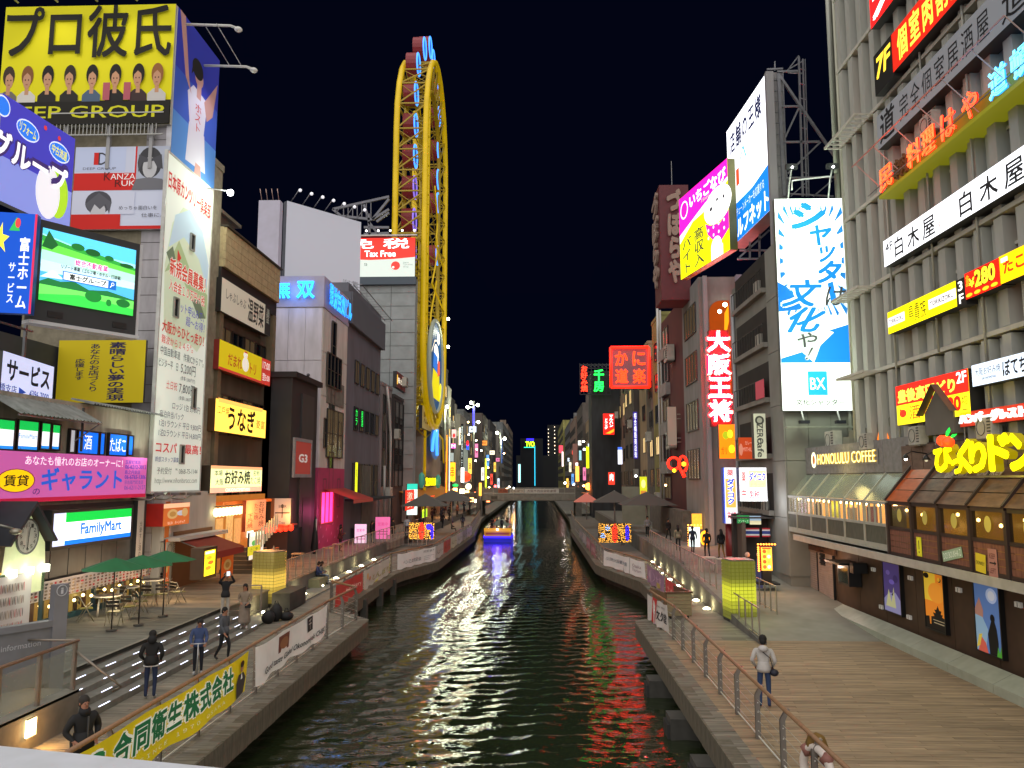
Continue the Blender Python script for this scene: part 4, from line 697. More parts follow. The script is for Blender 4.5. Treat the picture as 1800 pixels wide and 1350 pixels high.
# pink kiosk
pk = root('pink_shopfront', 'hot pink painted shopfront with a lit window', 'shopfront', (0, 0, 0))
MB().box(-15.9, -15.45, 55.8, 63.6, UZ, 7.6, mat('#b03a68', .6, dirt=.15)).build('wall', pk); window(pk, frame((-15.42, 56.6, 3.6), math.pi / 2), 3.4, 2.3, mat('#ff3c96', .4, em=1.6, dirt=.5, scale=2, samp='FRONT'), '#c85a3a', 3)
t, a = MB(), MB(); draw(t, a, [('p', [(x, y), (x + 5, y + 2), (x + 3, y + 9)], '#d88aa8') for x, y in ((8, 10), (22, 20), (40, 8), (55, 22), (12, 42), (34, 34), (70, 12), (82, 30), (60, 44), (28, 60), (78, 58))], 7, 3.2, 0); a.build('splash_print', pk, frame((-15.44, 55.9, UZ + .1), math.pi / 2))
aw2 = root('pink_awning', 'pink canvas awning above the pink shopfront', 'awning', (0, 0, 0)); MB().add([(-15.5, 57.5, 6.1), (-15.5, 64, 6.1), (-13.2, 64, 5.3), (-13.2, 57.5, 5.3)], [(0, 3, 2, 1), (0, 1, 2, 3)], mat('#c0584e', .7)).box(-13.25, -13.2, 57.5, 64, 5.05, 5.3, mat('#c0584e', .7)).build('canvas', aw2)
lamp((-14.2, 59, 4.4), '#ff50a0', 90, .3)
window(mb_, frame((-15.5, 58.0, 8.4), math.pi / 2), 4.8, 3.6, GLASSD, '#2b2b2b', 3, 1); MB().box(-15.6, -15.48, 57.8, 63, 12.4, 14.2, mat('#7a756c', .8, dirt=.4, scale=3)).build('mosaic_band', mb_)
# fallen umbrella stand etc
q = root('folded_parasol', 'folded black and white striped parasol against the black wall', 'parasol', (-14.9, 53.6, UZ)); MB().tube([(0, 0, 0), (0, 0, .3), (0, .05, 2.2), (0, .06, 2.5)], [.1, .26, .1, .02], mat('#1c1c20', .6), 8).build('canopy', q); MB().box(.05, .12, -.06, .0, .3, 2.3, mat('#c8c8c8', .6)).build('stripe', q)
for i, (x, y, h_, c) in enumerate(((-14.1, 61.8, 1.7, '#e8d0e8'), (-13.4, 66.2, 2.1, '#e070a8'))): sign('standing_light_board', ['small white lit A board by the pink shopfront', 'tall pink poster board right of the pink shopfront'][i], 'sign', (frame((x, y, UZ + .05), .1), [.9, 1.2][i], h_ * .85), c, .6, [('t', 'OPEN' if 0 else '営業中', 16, 60, 84, 76, '#c04080'), ('r', 14, 20, 86, 24, '#a04070'), ('r', 14, 32, 86, 36, '#a04070')], depth=.1)
# --- dark grey building
dg = building('dark_grey_building', 'dark grey clad building with ribbed top and a ladder', -26, -15.6, 64.1, 78, 23.0, mat('#6a6b75', .7, dirt=.35, scale=.8, bump=.1, stretch=(1, 1, .3)), roof=False)
zt = ony(603, 515, 64.5).z; zr = ony(603, 570, 64.5).z
m = MB(); m.box(-26, -15.3, 63.9, 78.1, zr, zt, mat('#55565e', .6, metal=.2)); y = 64.
while y < 78: m.box(-15.3, -15.2, y, y + .22, zr, zt, mat('#696a72', .6, metal=.2)); y += .45
m.build('ribbed_cladding', dg)
m = MB()
for i, y in enumerate(range(64, 79)): m.bar((-15.2, y, zt + .6 - i * .02), (-14.5, y, zt + .6 - i * .02), .05, metal('#8a8a90'))
m.bar((-14.5, 64, zt + .6), (-14.5, 78, zt + .3), .05, metal('#8a8a90')).bar((-15.2, 64, zt + .6), (-15.2, 78, zt + .3), .05, metal('#8a8a90')); m.build('roof_ladder', dg)
winrow(dg, 'L', -15.58, 66.5, 77.6, [zr - 4.6], 5, 1.5, 2.0, [GLASS, GLASSD], '#22232a', 2)
winrow(dg, 'L', -15.58, 66.5, 77.6, [zr - 8.6], 5, 1.5, 2.0, [GLASS, GLASS, GLASSD], '#22232a', 2)
winrow(dg, 'L', -15.58, 66.5, 77.6, [zr - 14.6, zr - 20], 5, 1.6, 3.2, [GLASS, GLASSD], '#22232a', 3, 1)
for k, t_ in enumerate(('カラ', '居酒')): sign('green_window_letters', ['green glowing letters in the left dark window', 'green glowing letters in the right dark window'][k], 'window sign', (frame((-15.44, 66.9 + k * 2.2, zr - 8.3), math.pi / 2), .9, 1.6), '#0a140c', 0, [('t', t_, 10, 8, 90, 92, '#20e050', {'vert': True, 'e': 1.6})], depth=.03)
sign('yellow_vertical_banner', 'narrow glowing yellow banner on the dark grey building', 'sign', (frame((-15.4, 67.2, 5.6), math.pi / 2), .9, 2.6), '#d8e020', 1.1, [('t', '炭火', 30, 20, 70, 80, '#3a4a10', {'vert': True, 'e': .1})], depth=.1)
MB().box(-15.58, -15.5, 70.5, 74, UZ, 8, mat('#6f6f66', .7, dirt=.4)).build('canvas_blind', dg); MB().box(-15.6, -13.8, 64.5, 77, 5.0, 5.2, mat('#25262b', .6)).build('shop_canopy', dg)
# next low blocks
def slabblock(name, label, xf, y0, y1, z1, col, rows, n, w_, h_, glasses, fc='#2d2b29', div=2, side='L', depthx=10, dirt=.3, z00=6.):
    if side == 'L': b = building(name, label, xf - depthx, xf, y0, y1, z1, wallm(col, dirt)); winrow(b, 'L', xf + .01, y0 + .3, y1 - .3, [z00 + (z1 - z00 - 1) * k / rows for k in range(rows)], n, w_, h_, glasses, fc, div)
    else: b = building(name, label, xf, xf + depthx, y0, y1, z1, wallm(col, dirt)); winrow(b, 'R', xf - .01, y0 + .3, y1 - .3, [z00 + (z1 - z00 - 1) * k / rows for k in range(rows)], n, w_, h_, glasses, fc, div)
    return b
DARKG = [GLASS, GLASSB, GLASSD, GLASS]
b1 = slabblock('grey_pipe_building', 'grey rendered building with white pipes and rooftop shed', -15.5, 78.2, 84, ony(690, 680, 80).z, '#8d8486', 5, 2, 1.6, 2.0, DARKG)
m = MB(); zt = ony(690, 680, 80).z
m.tube([(-15.2, 82, 3), (-15.2, 82, zt - 5), (-15.2, 80.8, zt - 2), (-15.3, 80, zt)], .14, mat('#c2bfba', .5), 6).tube([(-15.2, 79, 3), (-15.2, 79, zt - 8)], .12, mat('#a9a6a0', .5), 6); m.build('pipe', b1)
b2 = slabblock('black_stripe_building', 'black and grey building with a dark signboard on its roof', -15.3, 84.2, 92.5, ony(700, 685, 86).z - 1, '#46403f', 5, 3, 1.8, 2.4, [GLASS, mat('#8f8e88', .4, em=.08)], '#1c1a1a', 3)
sign('red_brown_roof_sign', 'small brown roof sign with white letters left of the yellow tower', 'sign', frX(697, 680, 652, 713, -15.1), '#5a2a26', .2, [('t', '串かつ', 14, 30, 90, 70, '#f0e8d0', {'e': 1.2}), ('r', 4, 20, 12, 80, '#e0b040', 1.2)], depth=.4)
sign('blue_roof_sign', 'small blue lit sign just left of the yellow tower', 'sign', frX(716, 693, 664, 730, -14.9), '#2a78e8', 1.1, [('r', 0, 0, 100, 45, '#2a58d8', 1.), ('t', 'カラオケ', 8, 10, 92, 40, '#ffffff', {'e': 1.5}), ('r', 55, 55, 90, 75, '#c070e0', 1.2)], depth=.3)
# --- duty free block behind
tf = building('duty_free_building', 'large grey panelled block with a red tax free billboard on top', -33, -20, 91.9, 125, ony(680, 488, 90).z, mat('#9a9f9f', .7, dirt=.25, scale=.5), roof=False)
tf.children[0].data  # wall
zt = ony(680, 488, 90).z; m = MB(); z = 8.
xw0, xw1 = ony(600, 600, 90).x, ony(729, 600, 90).x
bd = MB().box(xw0 - 1, xw1, 90.2, 91.8, 2, zt, mat('#8e9394', .7, dirt=.2, scale=.5)).build('wall', tf)
while z < zt - .2:
    for k in range(3): a0 = xw0 + (xw1 - xw0) * k / 3; m.box(a0 + .03, a0 + (xw1 - xw0) / 3 - .03, 90.08, 90.2, z, min(z + 1.5, zt), mat('#989d9e', .65, dirt=.22, scale=.7))
    z += 1.56
m.build('facade_panels', tf, kind='stuff')
MB().box(xw0 - 1, xw1 + .1, 89.6, 90.1, zt - .9, zt, mat('#4a5560', .6)).build('walkway_band', tf)
sign('tax_free_billboard', 'red and white tax free billboard behind the yellow tower', 'billboard', frY(598, 487, 729, 418, 89.8), '#c9d4cc', .62,
     [('p', [(0, 46), (40, 43), (70, 45), (100, 50), (100, 100), (0, 100)], '#e0372e', .85), ('t', '免税', 10, 72, 92, 98, '#ffffff', {'bold': .02, 'space': 1.6, 'e': 1.3}), ('t', 'Tax Free', 32, 51, 74, 67, '#ffffff', {'bold': .03, 'e': 1.2}), ('t', 'te', 32, 28, 36, 36, '#55605c'), ('c', 74, 28, 6, 11, '#d8403a'), ('c', 71, 24, 1.6, 3, '#e8e8e0'), ('t', 'Japan\nTax-free\nShop', 84, 22, 97, 38, '#7a8a84')], depth=.6, te=.7)
m = MB(); m.box(xw0 - .5, xw1 + .2, 89.4, 89.9, ony(680, 416, 89.8).z, ony(680, 414, 89.8).z, metal('#b9b9b4'))
for k in range(7): m.sphere((xw0 + k * 1.4, 89.2, ony(680, 414, 89.8).z + .4), .14, mat('#ffffff', .4, em=3), 6)
q = root('billboard_lamp_bar', 'bar of small lamps along the top of the tax free billboard', 'lamp', (0, 0, 0)); m.build('bar', q)
# roof crane / truss at top left of wheel
tr = root('roof_truss', 'grey steel truss rising to the yellow tower behind the blank billboard', 'scaffold', (0, 0, 0)); m = MB(); gm = metal('#6c6c74')
P = lambda x, y, Y=91.9: tuple(ony(x, y, Y))
for a, b_ in (((585, 368), (684, 346)), ((600, 380), (655, 386)), ((585, 368), (600, 380)), ((655, 386), (684, 350)), ((648, 376), (650, 415)), ((655, 386), (684, 368)), ((640, 360), (646, 378)), ((648, 390), (668, 415)), ((640, 400), (684, 400)), ((640, 412), (684, 410)), ((662, 390), (684, 374))): m.bar(P(*a), P(*b_), .28, gm)
for k in range(7): m.bar(P(604 + k * 8, 366 - k * 2), P(604 + k * 8, 378 + k), .1, gm)
m.build('members', tr)
# ================================================================== YELLOW OVAL WHEEL
YW = mat('#c8a600', .45, metal=.1, em=.28, emcol='#d8b400', dirt=.25, scale=.6, samp='NONE'); YD = mat('#9a8210', .5, em=.07, emcol='#c09a00', samp='NONE')  # yellow emission imitates flood light falling on the frame
wh = root('oval_ferris_wheel', 'tall yellow oval ferris wheel frame with red cabins and blue neon rings', 'ferris wheel', (0, 0, 0))
def oval(t, ya, yb, zb, zt_, hy=None):
    """closed stadium path in the YZ plane; t in 0..1"""
    yc, ry = (ya + yb) / 2, (yb - ya) / 2; zs, ze = zb + ry * .9, zt_ - ry * 1.25
    pts = []
    for i in range(13): an = math.pi - math.pi * i / 12; pts.append((yc + ry * math.cos(an), ze + ry * 1.25 * math.sin(an)))
    for k in range(1, 10): pts.append((yb, ze + (zs - ze) * k / 10))
    for i in range(13): an = -math.pi * i / 12; pts.append((yc + ry * math.cos(an), zs + ry * .9 * math.sin(an)))
    for k in range(1, 10): pts.append((ya, zs + (ze - zs) * k / 10))
    return pts
YA, YB, ZB, ZT = 92.5, 113.5, 13.5, 62.5
rails = {}
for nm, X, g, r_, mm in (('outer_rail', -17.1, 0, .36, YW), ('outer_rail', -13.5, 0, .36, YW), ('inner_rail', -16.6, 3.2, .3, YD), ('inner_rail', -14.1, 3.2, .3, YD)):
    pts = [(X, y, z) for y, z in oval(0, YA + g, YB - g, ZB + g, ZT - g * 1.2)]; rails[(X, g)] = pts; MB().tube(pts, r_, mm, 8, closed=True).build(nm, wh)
A_, B_, C_, D_ = rails[(-17.1, 0)], rails[(-13.5, 0)], rails[(-16.6, 3.2)], rails[(-14.1, 3.2)]
m = MB(); n = len(A_)
for i in range(n):
    j = (i + 1) % n
    for p, q_ in ((A_[i], B_[i]), (B_[i], D_[i]), (A_[i], C_[i]), (C_[i], D_[i]), (B_[i], D_[j]), (A_[i], C_[j]), (A_[i], B_[j])): m.bar(p, q_, .17, YD)
    for p, q_ in ((D_[i], C_[j]), (B_[i], A_[j])): m.bar(p, q_, .07, YD)
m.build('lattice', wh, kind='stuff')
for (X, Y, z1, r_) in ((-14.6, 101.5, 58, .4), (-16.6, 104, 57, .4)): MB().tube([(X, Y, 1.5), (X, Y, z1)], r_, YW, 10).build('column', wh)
m = MB()
for z in range(12, 57, 4):
    m.bar((-14.3, 101.5, z), (-14.3, 112.4, z + 2), .13, YD).bar((-14.3, 112.4, z), (-14.3, 101.5, z + 4), .1, YD).bar((-14.3, 101.5, z), (-15.2, 96, z + 1.5), .12, YD).bar((-15.2, 96, z), (-14.3, 101.5, z + 3), .09, YD).bar((-16.6, 104, min(z, 50)), (-16.2, 97, min(z, 50) + 2.5), .09, YD)
m.build('bracing', wh, kind='stuff')
for k in range(5): MB().tube([(-13.7, 103 + 3 * math.sin(i * .4 + k), 46 - k * 6.2 - i * 1.1) if i < 8 else (-13.6, 110 + i * .5, 46 - k * 6.2 - i * 1.1) for i in range(12)], .12, YW, 5).build('curved_brace', wh)
RED = mat('#7c242c', .5, em=.1, emcol='#9a3038', dirt=.2, scale=3, samp='NONE'); NEO = mat('#2c7cff', .4, em=1.9, emcol='#3f8cff', samp='NONE'); NEOD = mat('#2c2cd0', .4, em=.35, samp='NONE')
def cabin(y, z, x=-16.6, sc=1., lit_=3):
    s = MB(); R_ = 1.45 * sc; N = 18; L = 1.4
    vs = [(0, R_ * math.cos(2 * math.pi * i / N), R_ * math.sin(2 * math.pi * i / N)) for i in range(N)] + [(L, R_ * math.cos(2 * math.pi * i / N), R_ * math.sin(2 * math.pi * i / N)) for i in range(N)]
    s.add(vs, [(i, (i + 1) % N, N + (i + 1) % N, N + i) for i in range(N)] + [tuple(range(N))[::-1]], RED); s.add([(L, v[1], v[2]) for v in vs[:N]], [tuple(range(N))], mat('#2a1c3a', .3, em=.1, emcol='#3a30a0', samp='NONE'))
    if 'cab' in rails: o = put('cabin', rails['cab'], wh)
    else:
        for k in range(9): s.box(L * k / 9, L * k / 9 + .04, -R_ * 0, 0, R_, R_ + .03, RED)
        o = s.build('cabin', wh); rails['cab'] = o.data
    o.location = (x, y, z)
    ring = 'r%d' % lit_
    if ring in rails: put('neon_ring', rails[ring], o)
    else: q_ = MB().tube([(L + .05, (R_ - .05) * math.cos(2 * math.pi * i / N), (R_ - .05) * math.sin(2 * math.pi * i / N)) for i in range(N)], .11, (NEO, mat('#8a70e0', .4, em=.9, samp='NONE'))[lit_ == 1], 6, closed=True).build('neon_ring', o); rails[ring] = q_.data
for py, l_ in ((165, 3), (220, 3), (275, 3), (330, 1), (387, 1), (444, 1)): cabin(95.2, ony(715, py, 95.2).z, lit_=l_)
cabin(96.6, ony(715, 114, 96.6).z); cabin(100.5, ony(725, 86, 100.5).z, -16.4); cabin(104.5, ony(740, 84, 104.5).z, -16.2); cabin(108.5, ony(750, 106, 108.5).z, -16.3)
for py in (157, 206, 264, 316, 357, 449): cabin(110, ony(765, py, 110).z, -15.6)
# generic lit oval board low on the wheel
ob = root('oval_light_board', 'lit oval board of plain coloured shapes low on the yellow wheel', 'sign', mw=frame((-13.5, 97.5, 16.4), math.pi / 2) @ Matrix.Diagonal((1.15, .8, 1, 1)))
m, t = MB(), MB(); N = 24
m.add([(6.2 + 5.6 * math.cos(2 * math.pi * i / N), 6.6 + 7.4 * math.sin(2 * math.pi * i / N), 0) for i in range(N)], [tuple(range(N))], mat('#2a5a90', .5, em=.3, samp='NONE')); m.build('panel', ob)
MB().tube([(6.2 + 5.8 * math.cos(2 * math.pi * i / N), 6.6 + 7.6 * math.sin(2 * math.pi * i / N), 0) for i in range(N)], .3, mat('#98a090', .4, em=.2, samp='NONE'), 6, closed=True).build('rim', ob)
draw(t, m2 := MB(), [('p', [(20, 8), (80, 8), (76, 40), (30, 42)], '#d8c80c', .8), ('c', 52, 62, 17, 12, '#f2f0e4', 1.2), ('p', [(30, 44), (60, 40), (62, 60), (34, 62)], '#2a6ac0', .9), ('p', [(62, 36), (80, 42), (78, 58), (64, 56)], '#d8553a', 1.), ('c', 66, 84, 8, 8, '#f4efdc', 1.8), ('l', [(20, 60), (40, 76), (58, 80)], 2, '#e8dcc0'), ('c', 86, 20, 9, 12, '#f2dc10', 1.4)], 12.4, 14, 1.); m2.build('artwork', ob)
lamp((-11.8, 108, 27), '#ffffe0', 260, .4)
nameb = sign('wheel_name_board', 'aged cream name board between the yellow wheel legs', 'sign', frX(742, 752, 712, 771, -14.0), '#b7a468', .22, [('t', 'えびすタワー', 8, 25, 92, 75, '#6a5a48')], depth=.4, te=.05)
rb2 = root('round_blue_sign', 'round blue neon sign low between the yellow wheel legs', 'neon sign', mw=frame((-13.9, 101.2, 9.4), math.pi / 2)); R2 = 1.9
m = MB(); m.add([(6 + 5.2 * math.cos(i * math.pi / 12), R2 + .3 + 2.2 * math.sin(i * math.pi / 12), .1) for i in range(24)], [tuple(range(24))], mat('#3a5a70', .5, em=.25, emcol='#3a80c8')); m.build('panel', rb2)
m = MB(); m.tube([(1.6, 1, .3), (2.4, 2.4, .3), (4, 3.6, .3), (5.4, 3.8, .3)], .2, NEO, 6).tube([(6.6, .6, .3), (6, 2.2, .3), (6.4, 4, .3)], .2, NEO, 6); m.build('neon_tube', rb2)
wb = root('wheel_station', 'plain beige station block under the yellow wheel with lit entrance signs', 'building', (0, 0, 0)); MB().box(-18, -14.5, 100, 119, 1.8, 13, mat('#968c84', .7, dirt=.15)).build('wall', wb)
sign('yellow_kanji_sign', 'glowing yellow characters above the station entrance', 'sign', frX(747, 856, 838, 768, -13.8), '#2c2410', .1, [('t', '驚安殿堂', 4, 8, 96, 92, '#fff000', {'bold': .04, 'e': 1.8})], depth=.2)
for i, x in enumerate((741, 770)): p = onx(x, 858, -13.4); q = root('green_lantern_lamp', ['left teal glass lantern at the wheel entrance', 'right teal glass lantern at the wheel entrance'][i], 'lamp', p); MB().tube([(0, 0, 0), (0, 0, .5), (0, 0, 1.5), (0, 0, 1.8)], [.2, .36, .34, .08], mat('#3a8878', .4, em=.35, samp='NONE'), 8).build('glass', q)
cn = root('shop_canopy', 'brown sloping canopy at the foot of the yellow wheel', 'canopy', (0, 0, 0)); MB().add([(-16, 88, 5.6), (-16, 118, 6.4), (-11.6, 118, 4.9), (-11.6, 88, 4.4)], [(0, 3, 2, 1), (0, 1, 2, 3)], mat('#9a6a30', .7, em=.12, emcol='#ffa040', samp='NONE')).build('roof', cn)
sign('red_entrance_banner', 'tall red banner wall at the entrance below the canopy', 'banner', frX(712, 898, 862, 728, -12.6), '#e0301c', .9, [('t', '激安', 20, 10, 80, 90, '#ffe0c0', {'vert': True})], depth=.2)
sign('round_red_sign', 'red oval sign with a yellow centre under the canopy', 'sign', frX(742, 888, 874, 764, -12.4), '#e84a1c', 1.2, [('c', 50, 50, 20, 24, '#ffd020', 1.6)], depth=.2)
sign('lime_notice', 'lime green lit notice under the canopy', 'sign', frX(742, 911, 896, 751, -12.0), '#a8e028', 1.1, [('t', 'セール', 20, 20, 80, 80, '#1c4a10')], depth=.1)
sign('green_white_pillar_sign', 'upright white and teal lit sign left of the red banner', 'sign', (frame((-13.6, 83.2, 3.1), .35), 1.1, 3.2), '#cfe8e0', 1.2, [('r', 0, 82, 100, 100, '#2ab8a0', 1.2), ('t', '薬局', 22, 20, 78, 76, '#2a6a80', {'vert': True})], depth=.4)
lamp((-11.8, 84, 4.6), '#ff9060', 260, .5); lamp((-11.5, 104, 4.4), '#ffb070', 420, .5)
# ================================================================== FAR BUILDINGS, both banks
def far_building(i, side, xf, y0, y1, z1, col, lits, step=0):
    kinds = ['plain', 'banded', 'narrow', 'glazed', 'stepped']
    lab = '%s %s block far down the %s bank, %s beyond the %s' % (['plain', 'banded', 'slim', 'glazed', 'stepped'][i % 5], col[1], 'left' if side == 'L' else 'right', ORD[i], 'yellow wheel' if side == 'L' else 'crab sign')
    b = slabblock('far_building', lab, xf, y0, y1, z1, col[0], max(3, int((z1 - 6) / 3.4)), max(1, int((y1 - y0) / 4.5)), 2.2, 1.9, lits, '#33302d', 2, side, 12)
    if i % 2: MB().box(xf + (-4 if side == 'L' else 1), xf + (-1 if side == 'L' else 4), y0 + 1, y0 + 4, z1, z1 + 2.4, wallm(col[0])).build('roof_hut', b)
    return b
LW = mat('#ffd890', .4, em=.8, samp='NONE'); LC = mat('#d8ecff', .4, em=.6, samp='NONE')
cols = [('#5a504a', 'brown'), ('#8a8580', 'grey'), ('#3f3d3e', 'dark'), ('#9c968c', 'beige'), ('#6b6f70', 'slate'), ('#7a6a5c', 'tan')]
YL = [120, 132, 142, 153, 166, 182, 200, 222, 250, 285, 330, 400, 480]
ZL = [24.5, 22.5, 21.5, 19, 21, 20, 23, 21, 25, 24, 30, 34]
for i in range(12): far_building(i, 'L', -15 - (i % 3) * .5 + (1.0 if i > 5 else 0), YL[i] + .3, YL[i + 1], ZL[i], cols[i % 6], [GLASS, GLASSD, GLASS, LW, GLASS, GLASSD, LC])
# signs and lights on them
def vsign(x, yb, yt, w_, X, back, e, label, art=(), name='vertical_sign'):
    """sign sticking out from a facade at right angles, seen face on"""
    Y = (X * 1400 / (x - 945)); p = ony(x - w_ / 2, yb, Y); q_ = ony(x + w_ / 2, yt, Y)
    return sign(name, label, 'sign', (frame(p, 0), q_.x - p.x, q_.z - p.z), back, e, art, depth=.3)
VS = [(785, 868, 765, 3.2, -12.4, '#ff8a18', 1.8, 'thin orange light strip left of the two amber signs', ()), (790, 866, 768, 3, -12.6, '#e8f0f0', .8, 'thin white strip sign beside the amber signs', ()), (795, 846, 813, 11, -12.4, '#ffb020', 1.7, 'lower amber block sign', [('t', '串', 20, 20, 80, 80, '#c04010', {'e': .3})]), (795, 829, 812.5, 0.1, -12.4, '#ffb020', 1.7, 'x', ()),
      (794, 811, 796, 7, -12.6, '#b8c8c4', .5, 'pale plate sign above the amber signs', ()), (797, 788, 780, 8, -12.5, '#ff50c8', 1.6, 'small magenta sign over the pale plate', [('t', 'M', 10, 10, 90, 90, '#ffffff')]), (798, 770, 755, 8, -12.5, '#e8c0c0', .7, 'small white and red sign near the roofline', [('c', 50, 30, 30, 24, '#e03030', 1.)]),
      (812, 838, 745, 5, -11.6, '#101014', .0, 'slim dark vertical sign with pale characters', [('t', '道頓堀ホテル', 15, 4, 85, 96, '#d8e8e8', {'vert': True, 'e': .7})]), (818, 850, 788, 9, -11.6, '#8f9a94', .35, 'tall pale blank sign right of the dark sign', ()), (822, 790, 778, 4, -11.2, '#2050ff', 1.6, 'little red and blue barber sign', [('c', 50, 90, 50, 40, '#ff2020', 2.)]),
      (813, 848, 822, 6, -11.2, '#fff4e8', 2.4, 'bright white sign near the red dragon shape', ()), (854, 860, 806, 3, -11, '#c8e030', 1.3, 'thin lime strip light on the left bank', ()), (881, 814, 772, 3, -10.6, '#3878e0', 1.1, 'slim blue banner on a lamp mast', ()), (913, 848, 816, 4, -10, '#b8f0f0', 1.3, 'slim cyan sign at the far left bank', ()), (918, 836, 818, 3.4, -9, '#ff90a0', 1.3, 'slim pink sign at the far left bank', ())]
for v in VS:
    if v[3] > 1: vsign(*v)
q = root('red_figure_lamp', 'red and green glowing shop figure by the left walkway', 'sign', onx(819, 838, -11)); Yq = q.location.y
MB().sphere((0, 0, 0), .8, mat('#ff3a18', .5, em=1.6), 8).sphere((-1.6, 0, -1.3), .5, mat('#20c060', .5, em=1.2), 8, .5).sphere((.4, 0, -1.5), .5, mat('#fff0c0', .5, em=2), 8).build('body', q)
gr = ['#ffe8c0', '#ffd890', '#fff4e0', '#e8f4ff', '#ffc080']
FL = [(837, 774), (838, 790), (836, 810), (858, 808), (858, 822), (858, 839), (860, 857), (846, 792), (888, 771), (886, 797), (824, 764), (823, 742), (895, 856), (903, 858), (890, 860), (880, 862)]
for k, (x, y) in enumerate(FL):
    p = onx(x, y, -12 if x < 850 else -10.5); q = root('wall_lamp', 'small round facade lamp far down the left bank, %s in the run' % ORD[k], 'lamp', p, group='small facade lamps on the left bank'); MB().sphere((0, 0, 0), .22 * p.y / 200, mat(gr[k % 5], .5, em=22, samp='NONE'), 6).build('bulb', q)
for k in range(22):
    x = 800 + k * 5.2 + (k * 7 % 4); y = 862 + (k * 13) % 24 + (0 if k < 12 else -8); p = onx(x, y, -12.5 + (k % 3))
    if p.z < 2: p.z = 2.2
    q = root('stall_light', 'warm stall light among the far left shops, %s from the left' % ORD[k], 'lamp', p, group='warm shop lights along the left walkway'); MB().box(-.3, .3, -.3, .3, -.25, .35, mat(['#ffb060', '#ff7040', '#ffe0a0', '#ff5050', '#ffd060'][k % 5], .5, em=8, samp='NONE')).build('shade', q)
YR = [78, 84, 92, 101, 112, 124, 138, 154, 172, 194, 222, 260, 320, 400]
ZR = [23, 19.8, 22.5, 21.0, 23.5, 19, 20.5, 21.5, 20, 25, 24, 26, 30]
rc = [('#8f8a4e', 'olive'), ('#6a6560', 'concrete'), ('#a08a6c', 'sandy'), ('#59514c', 'brown'), ('#8a7468', 'clay'), ('#6a6a6c', 'grey')]
for i in range(13):
    far_building(i, 'R', 12.2 + (i % 3) * .35 - (1.2 if i > 6 else 0) - (.8 if i > 9 else 0), YR[i] + .25, YR[i + 1], ZR[i], rc[i % 6], [GLASS, GLASS, GLASSD, GLASS, LW])
RS = [(1070, 764, 727, 19, 10.6, '#e02018', 1.3, 'red pachinko style sign with white characters and an orange swoosh', [('t', 'マルハン', 55, 36, 90, 94, '#ffffff', {'vert': True, 'bold': .04, 'e': 1.6}), ('t', 'ドラッグ', 12, 26, 42, 76, '#ffffff', {'vert': True, 'bold': .03, 'e': 1.6}), ('p', [(20, 6), (50, 14), (98, 28), (94, 14), (60, 4)], '#ff9a20', 1.5)]),
      (1117, 806, 724, 6, 10.8, '#3828a8', .5, 'long narrow purple sign with white characters', [('t', '相合橋筋商店街', 20, 2, 80, 98, '#ffffff', {'vert': True, 'e': 1.4})]), (1090, 816, 786, 7, 10.6, '#e8ecff', 1.5, 'white lit vertical sign on the right bank', [('r', 0, 84, 100, 100, '#3a60d0'), ('t', '歯科', 22, 10, 78, 76, '#5a70c0', {'vert': True})]),
      (1075, 852, 830, 11, 10.5, '#e03a28', 1.1, 'red square sign with white strokes', [('t', '肉', 20, 30, 80, 90, '#ffffff', {'bold': .03})]), (1056, 812, 781, 8, 10.3, '#f4dcc0', 1.1, 'cream vertical sign with orange frame', [('t', '居酒屋', 28, 8, 72, 92, '#b05020', {'vert': True, 'e': .2})]), (1033, 823, 785, 5, 9.6, '#c8e818', 1.3, 'lime green vertical sign on the right bank', [('t', 'ホテル', 20, 10, 80, 90, '#5a7a10', {'vert': True, 'e': .2})]),
      (1020, 809, 792, 4, 9.5, '#90c8d0', .9, 'slim pale blue sign on the right bank', ()), (1011, 825, 780, 8, 9.4, '#8a6258', .3, 'dull pink blank sign far down the right bank', ()), (986, 796, 783, 7, 8, '#e8485a', 1.2, 'small coral sign at the far end of the right bank', ()), (989, 820, 794, 2.6, 8, '#ffe0e0', 1.6, 'thin white strip sign at the far right end', ()), (1014, 845, 812, 5, 9.2, '#b04030', .5, 'dark red vertical panel with white plates', [('r', 10, 80, 90, 96, '#ffffff', 1.5), ('r', 10, 5, 90, 22, '#ffffff', 1.5)]),
      (1131, 875, 838, 12, 11, '#c8cc20', .9, 'yellow lit alley sign at the foot of the olive building', [('c', 50, 66, 30, 20, '#e8e890'), ('r', 10, 6, 90, 34, '#c07830')])]
for v in RS: vsign(*v)
FR = [(1026, 776), (1027, 790), (1026, 854), (1041, 842), (1008, 851), (1044, 867), (1056, 866), (1118, 837), (997, 848), (993, 849), (1050, 878), (1170, 853)]
for k, (x, y) in enumerate(FR):
    p = onx(x, y, 10.2); q = root('wall_lamp', 'round facade lamp on the far right bank, %s in the run' % ORD[k], 'lamp', p, group='small facade lamps on the right bank'); MB().sphere((0, 0, 0), .24 * p.y / 180, mat(['#fff4e8', '#e8f4ff', '#ffc070'][k % 3], .5, em=22, samp='NONE'), 6).build('bulb', q)
q = root('bridge_lamp_post', 'glowing orange lamp post at the right end of the footbridge', 'street lamp', (6.2, 126, 5)); MB().tube([(0, 0, 0), (0, 0, 2.5)], .12, metal(), 6).build('pole', q); MB().tube([(0, 0, 1.4), (0, 0, 3.8)], .3, mat('#ff9a40', .5, em=2.5), 8).build('lantern', q)
